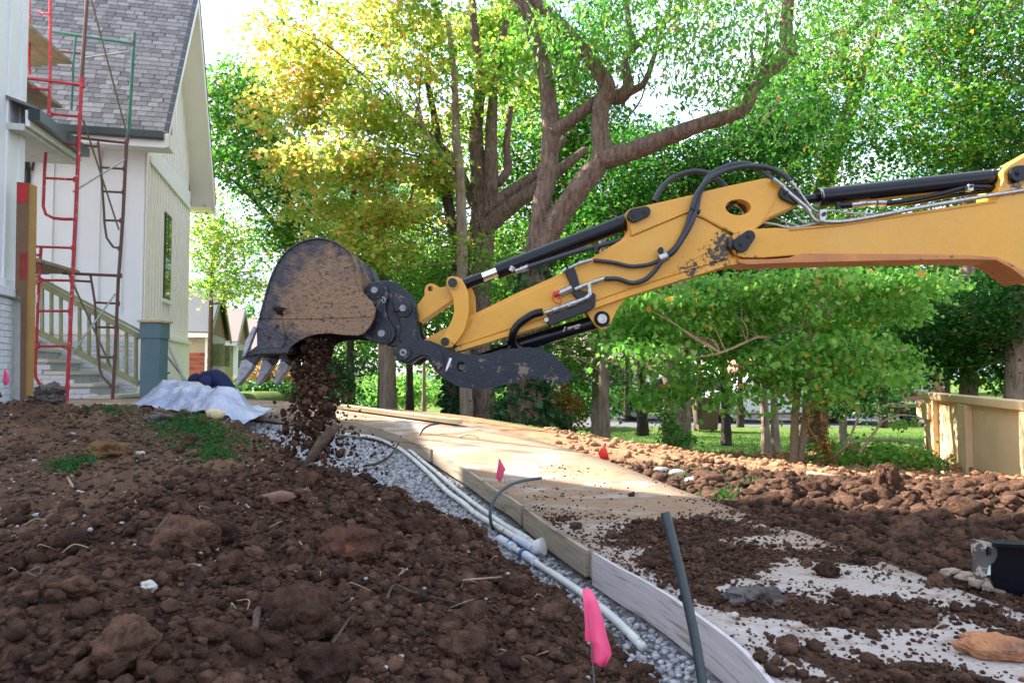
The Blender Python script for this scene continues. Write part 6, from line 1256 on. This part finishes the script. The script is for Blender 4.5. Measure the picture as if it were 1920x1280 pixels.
# main forked tree behind the arm
tree('big grey-barked tree with ivy at its foot, forking into bent limbs behind the arm',
     [[(985, 818, 9.0, 38.6), (985, 740, 9.0, 31.9), (988, 640, 9.0, 27.7), (1000, 540, 9.0, 25.2), (1008, 470, 9.0, 22.7), (1014, 400, 9.0, 18.5), (1030, 300, 9.05, 16.8), (1032, 220, 9.1, 16.0), (1022, 140, 9.15, 14.3), (1002, 70, 9.2, 12.6), (985, 20, 9.2, 10.9), (940, -40, 9.3, 9.2)],
      [(1005, 490, 9.0, 20.2), (1040, 420, 8.9, 21.0), (1085, 355, 8.8, 21.0), (1128, 295, 8.75, 20.2), (1124, 240, 8.75, 16.8), (1128, 195, 8.75, 16.0), (1140, 165, 8.7, 15.1), (1105, 110, 8.7, 13.4), (1055, 50, 8.7, 11.8), (1010, 10, 8.7, 10.9), (975, -30, 8.7, 10.1)],
      [(1122, 300, 8.75, 20.2), (1180, 285, 8.6, 18.5), (1250, 258, 8.4, 16.0), (1320, 232, 8.2, 13.4), (1390, 208, 8.1, 12.6), (1410, 175, 8.1, 11.8), (1435, 140, 8.1, 12.6), (1478, 100, 8.1, 16.0), (1474, 60, 8.1, 11.8), (1478, 0, 8.1, 10.9), (1480, -60, 8.1, 10.1)],
      [(1035, 250, 9.05, 15.1), (1075, 222, 9.0, 11.8), (1120, 190, 8.95, 11.8), (1165, 180, 8.9, 14.3), (1178, 160, 8.9, 10.9), (1172, 120, 8.9, 8.4), (1185, 85, 8.9, 7.6), (1178, 40, 8.9, 5.9), (1172, -20, 8.9, 5.0)],
      [(1170, 175, 8.9, 10.1), (1205, 160, 8.8, 6.7), (1222, 120, 8.8, 5.0), (1240, 60, 8.8, 4.2), (1260, 0, 8.8, 3.4)],
      [(1178, 100, 8.9, 6.7), (1210, 70, 8.9, 5.9), (1250, 40, 8.9, 4.2), (1290, 10, 8.9, 3.4)],
      [(1425, 150, 8.1, 5.9), (1432, 110, 8.05, 4.2), (1440, 60, 8.0, 3.4), (1436, 20, 8.0, 2.5)], [(1400, 160, 8.1, 4.2), (1412, 130, 8.0, 3.4), (1408, 90, 8.0, 2.5)]],
     [ell(1150, 60, 8.6, 190, 90, 1.1), ell(1350, 90, 8.0, 150, 110, 1.0), ell(1500, 250, 8.0, 80, 60, .6, .4), ell(1180, -150, 9, 420, 140, 1.8, .8), ell(800, -480, 8.3, 560, 160, 1.6, .8), ell(1560, -20, 8.5, 160, 120, 1.4, .8)],  # highest ellipsoid is unseen canopy, added above the view to shade the foreground
     24000, .075, LBG, BK1, clump=.32, per=22, tone=.5, tsd=.22, twigs=45, twr=.008, ivy=1800, group=None, droop=.7, wide=.22)
# yellowing maple, centre left, with its cluster of stems
tree('tall yellowing maple with several upright stems filling the upper left of the sky',
     [[(906, 800, 11.5, 27), (900, 700, 11.5, 25), (895, 560, 11.5, 24), (903, 440, 11.5, 24), (902, 400, 11.5, 20), (897, 330, 11.5, 15), (893, 250, 11.5, 13), (900, 150, 11.5, 10), (890, 60, 11.5, 8), (880, -60, 11.5, 6)],
      [(906, 420, 11.5, 17), (920, 360, 11.4, 15), (920, 300, 11.4, 13), (922, 220, 11.4, 10), (930, 130, 11.4, 8), (950, 40, 11.4, 6)],
      [(908, 430, 11.4, 18), (960, 385, 11.2, 15), (1010, 350, 11.0, 13), (1060, 310, 10.9, 10), (1100, 280, 10.9, 7)],
      [(915, 400, 11.4, 15), (950, 365, 11.3, 12), (1000, 330, 11.3, 9), (1060, 260, 11.3, 7)],
      [(898, 400, 11.5, 12), (875, 350, 11.6, 9), (850, 300, 11.7, 8), (800, 250, 11.8, 6), (740, 200, 11.9, 4)],
      [(930, 345, 11.4, 9), (952, 320, 11.4, 8), (950, 270, 11.4, 7), (958, 200, 11.4, 5)]],
     [ell(u_+random.uniform(-15, 15), v_+random.uniform(-12, 12), 11.3+random.uniform(-.9, .9), random.uniform(45, 95), random.uniform(22, 48), random.uniform(.5, .9), w_) for u_, v_, w_ in [(520, 60, .6), (590, 25, .8), (680, 50, 1), (770, 30, 1), (860, 50, 1), (950, 90, .9), (560, 130, .9), (650, 130, 1), (740, 120, 1), (830, 130, 1), (920, 160, .9), (520, 200, .7), (600, 210, 1), (690, 210, 1), (780, 220, 1), (870, 240, .8), (560, 290, .8), (640, 300, 1), (730, 310, 1), (820, 320, .8), (590, 370, .6), (680, 390, .8), (770, 400, .7), (640, 440, .4), (720, 460, .4), (990, 190, .7), (960, 20, .8), (820, -140, 3), (650, -120, 2)]],
     32000, .088, LYL, BK1, clump=.34, per=22, opened=False, tone=.50, tsd=.2, twigs=70, group=None, twr=.009, grad=lambda C: .10-.30*sst(-1.6, .2, C[:, 0])+.06*sst(-1.8, -3.0, C[:, 0]), name='maple_tree')
tree('slim pale-stemmed tree in front of the yellowing maple with light side twigs',
     [[(875, 795, 11.0, 12), (874, 740, 11.0, 12), (868, 600, 11.0, 11), (866, 450, 11.0, 10), (862, 330, 11.0, 9), (855, 250, 11.0, 8), (852, 150, 11.0, 6), (840, 40, 11.0, 5)], [(862, 320, 11, 7), (835, 295, 11, 5), (800, 250, 11, 4), (780, 200, 11, 3)]],
     [ell(800, 180, 10.8, 110, 130, .9), ell(860, 480, 11.2, 90, 60, .7, .6)], 9000, .058, LYL, BK2, tone=.30, twigs=40)
tree('ivy-wrapped trunk leaning beside the slim pale tree at the path edge',
     [[(850, 800, 11.3, 15), (848, 740, 11.3, 14), (858, 650, 11.3, 13), (862, 520, 11.4, 12), (840, 380, 11.5, 10), (820, 250, 11.6, 7), (800, 150, 11.6, 5)]],
     [ell(840, 540, 11.8, 80, 70, .8)], 6000, .06, LBG, BK3, tone=.4, twigs=20, ivy=900)
tree('broken pale stub of a tree standing inside the yellow foliage', [[(728, 768, 12.5, 14), (727, 700, 12.5, 15), (724, 600, 12.5, 14), (712, 470, 12.5, 12), (700, 400, 12.5, 9), (683, 340, 12.5, 7), (670, 300, 12.5, 4)]],
     [ell(700, 480, 12.6, 120, 90, 1.0)], 9000, .062, LYL, BK2, tone=.25, twigs=40)
# big green tree at the left, behind the houses
tree('leafy green tree rising behind the neighbouring houses at the left',
     [[(548, 800, 21, 12), (548, 640, 21, 11), (545, 470, 21, 9), (540, 380, 21, 8), (520, 280, 21, 6), (480, 200, 21, 4)], [(545, 470, 21, 7), (500, 400, 21, 5), (440, 340, 21, 3)], [(542, 420, 21, 6), (600, 380, 21, 5), (670, 410, 21, 3)]],
     [ell(455, 190, 21, 85, 70, 1.6, 1.1), ell(480, 300, 20.6, 110, 75, 1.6), ell(590, 400, 20.4, 110, 70, 1.4, .8), ell(520, 440, 20.4, 90, 50, 1.2, .6), ell(405, 250, 21, 35, 60, 1.0, .7)],
     20000, .12, LGR, BK3, clump=.65, per=22, tone=.6, twigs=60)
tree('thin branched tree with sparse brown-tinged leaves above the neighbouring roofs', [[(392, 800, 18, 5), (395, 600, 18, 4), (400, 480, 18, 3), (420, 400, 18, 2)]],
     [ell(400, 450, 17, 60, 60, 1.0, .8), ell(440, 530, 17, 90, 30, 1.0, .6), ell(385, 400, 17, 30, 60, .8, .5)], 5000, .08, LYL, BK3, clump=.5, per=16, tone=.35, twigs=40)
# right side canopy
tree('dark leaning tree with pale upper fork against the bright gap in the sky',
     [[(1530, 800, 17, 17), (1535, 600, 17, 17), (1543, 380, 17, 17), (1560, 300, 17, 16), (1585, 230, 17, 14), (1605, 170, 17, 13), (1617, 130, 17, 10), (1640, 70, 17, 9), (1665, 30, 17, 8), (1700, -20, 17, 6)],
      [(1603, 175, 17, 11), (1590, 140, 17, 8), (1580, 100, 17, 7), (1590, 60, 17, 6), (1615, 40, 17, 6), (1625, -10, 17, 5)]],
     [ell(1520, 180, 16.5, 130, 110, 1.6, .7), ell(1560, 60, 16.5, 60, 60, 1.0, .4), ell(1500, 330, 16.5, 120, 60, 1.4, .7)], 14000, .085, LGR, BK1, clump=.45, per=20, tone=.62, twigs=60)
tree('full green maple in the upper right corner above the boom',
     [[(1817, 740, 14, 13), (1815, 600, 14, 13), (1813, 420, 14, 12), (1818, 320, 14, 12), (1822, 260, 14, 10), (1810, 150, 14, 7), (1800, 60, 14, 5)], [(1820, 280, 14, 7), (1850, 230, 14, 6), (1900, 150, 14, 4)]],
     [ell(1800, 110, 13.5, 170, 110, 1.6, 1.1), ell(1740, 240, 13, 180, 80, 1.4), ell(1900, 250, 13.5, 130, 110, 1.4), ell(1850, 330, 14, 140, 60, 1.2, .7), ell(1880, -80, 14, 300, 120, 2, .8)],
     38000, .082, LGR, BK2, clump=.42, per=24, tone=.62, twigs=80, name='maple_tree')
tree('deep green tree filling the space behind the boom and container',
     [[(1905, 760, 12.5, 18), (1908, 640, 12.5, 18), (1915, 520, 12.5, 16), (1920, 400, 12.5, 14)]],
     [ell(1820, 620, 13.5, 150, 90, 1.4), ell(1900, 560, 12.5, 110, 80, 1.2), ell(1700, 640, 14.5, 120, 90, 1.4, .8), ell(1980, 640, 13, 130, 120, 1.4, .8)], 26000, .08, LDG, BK2, clump=.42, per=22, tone=.6, twigs=50)
tree('leafy tree filling the gap between the big forked tree and the yellow one', [[(1062, 800, 16, 9), (1060, 600, 16, 8), (1055, 400, 16, 6)]], [ell(980, 300, 16, 110, 100, 1.6), ell(1060, 430, 16, 110, 90, 1.5), ell(930, 500, 16, 120, 90, 1.4), ell(800, 560, 17, 120, 80, 1.4, .8), ell(1100, 250, 16, 100, 90, 1.4), ell(640, 600, 17, 90, 60, 1.2, .6), ell(960, 100, 16, 130, 80, 1.6, .7), ell(1090, 90, 16, 90, 80, 1.4, .7)], 38000, .10, LGR, BK3, clump=.5, per=24, tone=.62, twigs=40)
tree('dense dark green tree behind the hoses and the upper arm',
     [[(1262, 840, 13, 17), (1258, 750, 13, 16), (1262, 640, 13, 15), (1275, 520, 13, 13), (1290, 400, 13, 11), (1300, 300, 13, 8)]],
     [ell(1220, 330, 13, 150, 110, 1.3), ell(1380, 320, 13, 120, 100, 1.2), ell(1130, 430, 13, 110, 70, 1.1, .7), ell(1450, 220, 13.5, 110, 90, 1.2, .7)], 30000, .075, LGR, BK2, clump=.4, per=22, tone=.42, tsd=.2, twigs=60)
tree('green tree whose foliage hangs under the arm left of centre',
     [[(1134, 832, 11.5, 10), (1133, 760, 11.5, 9.5), (1131, 640, 11.5, 8.5), (1130, 540, 11.6, 7), (1130, 430, 11.6, 6)], [(1133, 640, 11.5, 4), (1160, 600, 11.3, 3), (1200, 580, 11.2, 2)]],
     [ell(1080, 560, 12, 110, 70, 1.0), ell(1180, 600, 11.5, 100, 50, .9), ell(1120, 690, 12.5, 90, 40, 1.0, .7), ell(1020, 660, 12.5, 70, 50, .9, .5)], 15000, .065, LBG, BK2, clump=.34, per=18, tone=.45, twigs=50)
tree('slender pale trunk just left of the one under the arm', [[(1118, 810, 12.4, 9), (1118, 720, 12.4, 8), (1119, 620, 12.4, 7), (1121, 500, 12.4, 6)]], [ell(1100, 620, 13, 80, 60, .9)], 5000, .07, LYL, BK2, tone=.1, twigs=20)
# redbud thicket in front, big heart leaves, several slim pale stems
tree('redbud with large bright leaves and slim pale twin stems left of the container',
     [[(1487, 872, 8.6, 8), (1490, 800, 8.6, 7.5), (1498, 700, 8.6, 7), (1510, 620, 8.6, 6.5), (1522, 560, 8.6, 6), (1530, 500, 8.6, 5)],
      [(1500, 872, 8.6, 7), (1508, 800, 8.6, 6), (1515, 720, 8.6, 5), (1518, 640, 8.5, 5), (1505, 580, 8.5, 4), (1490, 540, 8.5, 3)],
      [(1517, 640, 8.6, 4), (1545, 600, 8.5, 3.5), (1580, 560, 8.4, 3)], [(1560, 655, 8.3, 3), (1610, 650, 8.2, 3), (1660, 660, 8.1, 2.5), (1700, 655, 8.0, 2)], [(1525, 645, 8.5, 3.5), (1560, 655, 8.3, 3)], [(1560, 680, 8.3, 2.5), (1610, 665, 8.2, 2.5)],
      [(1500, 720, 8.5, 4), (1450, 700, 8.3, 3), (1410, 690, 8.2, 2.5), (1370, 685, 8.1, 2)], [(1455, 635, 8.3, 3), (1420, 632, 8.2, 3), (1380, 650, 8.1, 2.5), (1340, 665, 8.0, 2)], [(1455, 635, 8.3, 2.5), (1475, 605, 8.3, 2)]],
     [ell(u_, v_, 8.3+random.uniform(-.4, .5), random.uniform(35, 80), random.uniform(14, 32), random.uniform(.3, .6), w_) for u_, v_, w_ in [(1180, 560, .7), (1230, 610, .7), (1210, 650, .4), (1270, 560, 1), (1330, 530, 1), (1310, 600, .7), (1390, 560, 1), (1440, 525, 1), (1420, 610, .8), (1370, 650, .6), (1480, 570, .8), (1540, 520, 1), (1600, 540, 1), (1650, 520, 1), (1690, 570, .8), (1620, 590, .8), (1560, 600, .7), (1500, 650, .4), (1440, 680, .3), (1650, 640, .4), (1590, 640, .4), (1720, 530, .6), (1400, 700, .3), (1540, 710, .3), (1330, 690, .3), (1470, 730, .25), (1250, 680, .3), (1600, 690, .3), (1180, 620, .4), (1420, 660, .45), (1290, 720, .4), (1380, 740, .35), (1460, 700, .45), (1530, 670, .45), (1570, 740, .35), (1640, 700, .4), (1690, 680, .4), (1350, 620, .5), (1220, 740, .3)]],
     16000, .066, LBG, TWIG, name='redbud_tree', clump=.22, per=12, tone=.58, tsd=.17, twigs=36, group=None, droop=.75, wide=.46, twr=.008)
tree('dark thick trunk standing directly behind the redbud', [[(1515, 850, 10, 22), (1522, 790, 10, 19), (1535, 700, 10, 18), (1545, 600, 10, 16), (1555, 500, 10, 13)]], [ell(1590, 700, 10.5, 90, 60, .8), ell(1530, 620, 10.5, 110, 60, .8)], 9000, .07, LDG, BK3, tone=.6, twigs=30)
for (u, vb, d, r, lab, bk, ln) in (
    (657, 768, 14, 9, 'dark thin trunk seen just right of the falling soil', BK3, 0), (716, 770, 15, 9, 'dark trunk hugging the left side of the pale stub', BK3, 0), (768, 772, 14, 8, 'dark thin trunk between the pale stub and the ivy trunks', BK3, 0), (795, 765, 20, 4, 'spindly pale stem on the sunny far lawn', BK2, 0),
    (1205, 803, 16, 10, 'dark trunk behind the lawn right of the twin slim trunks', BK3, -4), (1283, 825, 13.5, 12, 'stout mottled trunk right of the leaning dark one', BK2, 5), (1362, 820, 15, 9, 'dark flared trunk in front of the street with bin', BK3, -8), (1437, 850, 12, 9, 'smooth pale trunk left of the redbud stems', BK2, -8), (1454, 835, 13.5, 8, 'slim grey trunk touching the smooth pale one', BK2, -6),
    (1580, 825, 15, 7, 'thin trunk in front of the flatbed trailer', BK2, 4), (1388, 790, 20, 6, 'thin distant trunk left of the white pickup', BK3, 0), (1310, 785, 22, 6, 'thin distant trunk beside the brown bin', BK3, 0), (1175, 770, 22, 5, 'thin distant trunk above the far edge of the lawn', BK3, 0), (1655, 790, 18, 8, 'shaded trunk behind the trailer deck', BK3, 0), (1775, 735, 15, 6, 'pale thin trunk behind the container rail', BK2, 0), (820, 752, 24, 6, 'distant trunk on the far lawn left of the ivy trunks', BK3, 0), (1065, 790, 19, 7, 'shaded trunk behind the orange bush', BK3, 3)):
    b = P(u, vb, d); g_ = gz(b.x, b.y); 
    tree(lab, [[(u, vb, d, r*.98), (u+ln*.3, vb-60, d, r*.82), (u+ln, vb-170, d, r*.72), (u+ln*1.6, vb-300, d, r*.6), (u+ln*1.6+6, vb-430, d, r*.42)]],
         [ell(u+ln, vb-260, d+.6, 95, 90, 1.3), ell(u+ln*1.5, vb-400, d+.6, 90, 80, 1.3)], 5200 if d < 18 else 3000, .075 if d < 16 else .11, LGR if (u*7) % 3 else LDG, bk, clump=.42, per=18, tone=.55, twigs=16, group='slim trunks of the small wood', twr=.008)
# orange bush, shrubs, ivy mass, brush pile, far wood
def bush(label, ells, n, size, mat, tone=.5, name='shrub', stems=14, group=None, clump=.22, bark=TWIG, per=14, cat='shrub', droop=.2, tsd=.2):
    e = ells[0]; base = Vector((e[0], e[1], e[2]-e[5])); b = thing(name, label, cat, base, group); C, cc, tn = crown_pts(ells, n, clump, per, .5); leaf_mesh('foliage', C, size, tone+tn+rng.normal(0, tsd, len(C)), mat, b, droop)
    mb = MB()
    for k in range(stems):
        q = cc[k % len(cc)]; mb.tube([base+Vector((random.uniform(-.15, .15), random.uniform(-.1, .1), 0)), base.lerp(Vector(q), .5)+Vector((random.uniform(-.1, .1), 0, .05)), Vector(q)], [.012, .008, .003], n=5, caps=False)
    o = mb.build('stems', bark, b, True); o['kind'] = 'stuff'; return b
bush('dry orange-leaved bush beside the slender pale trunks', [ell(1055, 765, 12.8, 50, 45, .5), ell(1040, 730, 13, 40, 30, .4)], 3200, .055, LOR, .45)
bush('dark green shrub tangled around the foot of the ivy tree', [ell(1010, 790, 9.4, 55, 40, .4), ell(965, 780, 9.3, 35, 50, .4)], 3800, .06, LBL, .35)
bush('low green sapling at the foot of the leaning dark trunk', [ell(1255, 800, 12, 18, 40, .25), ell(1280, 825, 12, 25, 14, .25)], 700, .07, LBG, .4, stems=6)
bush('green undergrowth by the right-hand end of the lawn', [ell(1540, 850, 9.6, 40, 25, .3)], 900, .06, LDG, .6, stems=8)
bush('rounded dark shrub hugging the farthest house', [ell(470, 735, 17, 40, 30, .6), ell(520, 735, 17, 30, 25, .6)], 3000, .08, LDG, .5)
bush('rust-coloured bush seen between the bucket teeth', [ell(500, 705, 18, 40, 30, .6)], 2500, .08, LOR, .6)
bush('grey-green bush right of the falling soil under the bucket', [ell(650, 700, 13.5, 60, 45, .7), ell(600, 690, 13.5, 40, 40, .6)], 5200, .06, LBL, .7, stems=20)
for k, (u, v, d, r) in enumerate(((600, 740, 20, 70), (700, 730, 26, 60), (770, 725, 22, 60), (930, 745, 26, 60), (1090, 750, 24, 60), (1340, 760, 33, 50), (1620, 745, 26, 60), (1170, 745, 28, 50))):
    bush(['dark hedge clump far behind the falling soil', 'sunny shrub at the far lawn edge left of the ivy trunks', 'shrub below the thumb at the far side of the lawn', 'shrub to the right of the main trunk on the far lawn', 'shaded shrub behind the orange bush', 'shrub between the dark suv and the pickup', 'overhanging shrub above the trailer', 'shrub behind the dark trunk right of the slim pair'][k], [ell(u, v, d, r, 28, 1.2)], 3200, .12, LBG if k in (1, 2, 3) else LDG, .55, clump=.5, stems=8, group='shrubs across the lawn')
# uprooted brush by the container
br = thing('brush_pile', 'uprooted arching brush with dry leaves beside the tan container', 'brush', onground(1600, 860))
dz_ = 8.2
for pts, m_ in (([(1560, 860), (1535, 830), (1512, 790), (1520, 765), (1550, 752), (1590, 742)], TWIG), ([(1555, 858), (1545, 820), (1540, 780), (1541, 745), (1536, 728)], TWIG), ([(1610, 850), (1640, 810), (1655, 790), (1690, 778), (1725, 782)], TWIG), ([(1600, 850), (1595, 820), (1610, 780), (1612, 760)], TWIG), ([(1740, 905), (1755, 870), (1742, 850), (1738, 820)], TWIG), ([(1745, 905), (1770, 868), (1790, 850)], TWIG), ([(1560, 860), (1600, 830), (1680, 825), (1740, 840)], TWIG)):
    MB().tube([P(u, v, dz_+random.uniform(-.1, .1)) for u, v in pts], [.02]+[.012]*(len(pts)-2)+[.005], n=6, noise=.1).build('stem', m_, br, True)
Cb = []
for pts in ([(1560, 860), (1535, 830), (1512, 790), (1520, 765), (1550, 752), (1590, 742)], [(1555, 858), (1545, 820), (1540, 780), (1541, 745)]):
    for _ in range(260):
        i = random.randrange(len(pts)-1); f = random.random(); a, b = pts[i], pts[i+1]; p = P(a[0]+(b[0]-a[0])*f, a[1]+(b[1]-a[1])*f, dz_); Cb.append((p.x+random.gauss(0, .035), p.y+random.gauss(0, .05), p.z+random.gauss(0, .035)))
leaf_mesh('dry_leaves', np.array(Cb), .05, .75+rng.normal(0, .15, len(Cb)), LOR, br)['kind'] = 'stuff'
C, cc, tn = crown_pts([ell(1640, 845, 8.4, 110, 16, .5), ell(1700, 860, 8.2, 60, 14, .4)], 1500, .2, 14, .5); leaf_mesh('green_leaves', C, .06, .6+tn+rng.normal(0, .2, len(C)), LBG, br)['kind'] = 'stuff'
C = np.array([P(1665+random.uniform(0, 62), 786+random.uniform(-3, 12), dz_+random.uniform(-.04, .04))[:] for _ in range(60)]); leaf_mesh('frond_leaves', C, .06, .8+rng.normal(0, .1, 60), LBG, br, 1.0)['kind'] = 'stuff'
# far wood closing the background
E = [(x_+rng.uniform(-2, 2), rng.uniform(56, 70), 4+rng.uniform(-1, 2), 6, 4, 6, 1) for x_ in np.arange(-34, 60, 6)]
C, cc, tn = crown_pts(E, 60000, 1.5, 30, .5); o = leaf_mesh('distant_woods', C, .42, .55+tn+rng.normal(0, .2, len(C)), LGR, None); tag(o, 'far woodland closing the view beyond the street', kind='stuff')
E = [(x_+rng.uniform(-2, 2), rng.uniform(33, 36), 4.6+rng.uniform(-.5, 2.5), 4.5, 2.5, 3.4, 1) for x_ in np.arange(2, 34, 4.5)]
C, cc, tn = crown_pts(E, 34000, .9, 26, .5); o = leaf_mesh('woods', C, .24, .5+tn+rng.normal(0, .2, len(C)), LDG, None); tag(o, 'mass of shaded foliage across the street', kind='stuff')
# grass: lawn tufts, green patches by the plastic sheet
def grass(n, fx, name, label, h=.06, tone=.55):
    x, y = fx(n); z = terrain(x, y); m_ = len(x); az = rng.uniform(0, 6.28, m_); hh_ = h*rng.uniform(.5, 1.4, m_); w = hh_*.10; lean = rng.normal(0, .35, (m_, 2))*hh_[:, None]
    c = np.c_[x, y, z-.004]; s_ = np.c_[np.cos(az)*w, np.sin(az)*w, np.zeros(m_)]; t_ = c+np.c_[lean, hh_]; mid = c+np.c_[lean*.35, hh_*.6]
    V = np.stack([c-s_, c+s_, mid+s_*.7, t_], 1).reshape(-1, 3); o = link_mesh(name, fast_mesh(name, V, np.arange(m_*4).reshape(m_, 4), {'tone': np.repeat(np.clip(tone+rng.normal(0, .25, m_), 0, 1), 4)}), LGS); tag(o, label, kind='stuff')
def lawn_xy(n):
    y = 9.3+rng.uniform(0, 1, n)**1.6*13; x = rng.uniform(-3.5, 8, n)*y/12; k = -sdist(x, y, RP) > .5+fbm(x, y, 1, 2)*.4; return x[k], y[k]
grass(60000, lawn_xy, 'lawn_grass', 'short lawn grass under the trees', .055, .6)
def patch(cs):
    def f(n):
        X_ = []; Y_ = []
        for (u, v, r, w) in cs: p = onground(u, v); m_ = int(n*w); X_.append(p.x+rng.normal(0, r, m_)); Y_.append(p.y+rng.normal(0, r*1.3, m_))
        return np.concatenate(X_), np.concatenate(Y_)
    return f
grass(7000, patch([(370, 812, .13, .3), (400, 835, .10, .25), (330, 795, .12, .15), (405, 855, .06, .12), (205, 782, .1, .1), (420, 822, .07, .08)]), 'tuft_grass', 'fresh green grass on the bank below the plastic sheet', .028, .3)
grass(700, patch([(130, 885, .05, .5), (145, 878, .06, .5)]), 'small_tuft_grass', 'small green tuft on the left bank', .03, .3)
grass(500, patch([(1350, 933, .07, .5), (1410, 908, .09, .3), (1300, 900, .1, .2)]), 'weed_grass', 'sparse green weeds beyond the path', .04, .5)
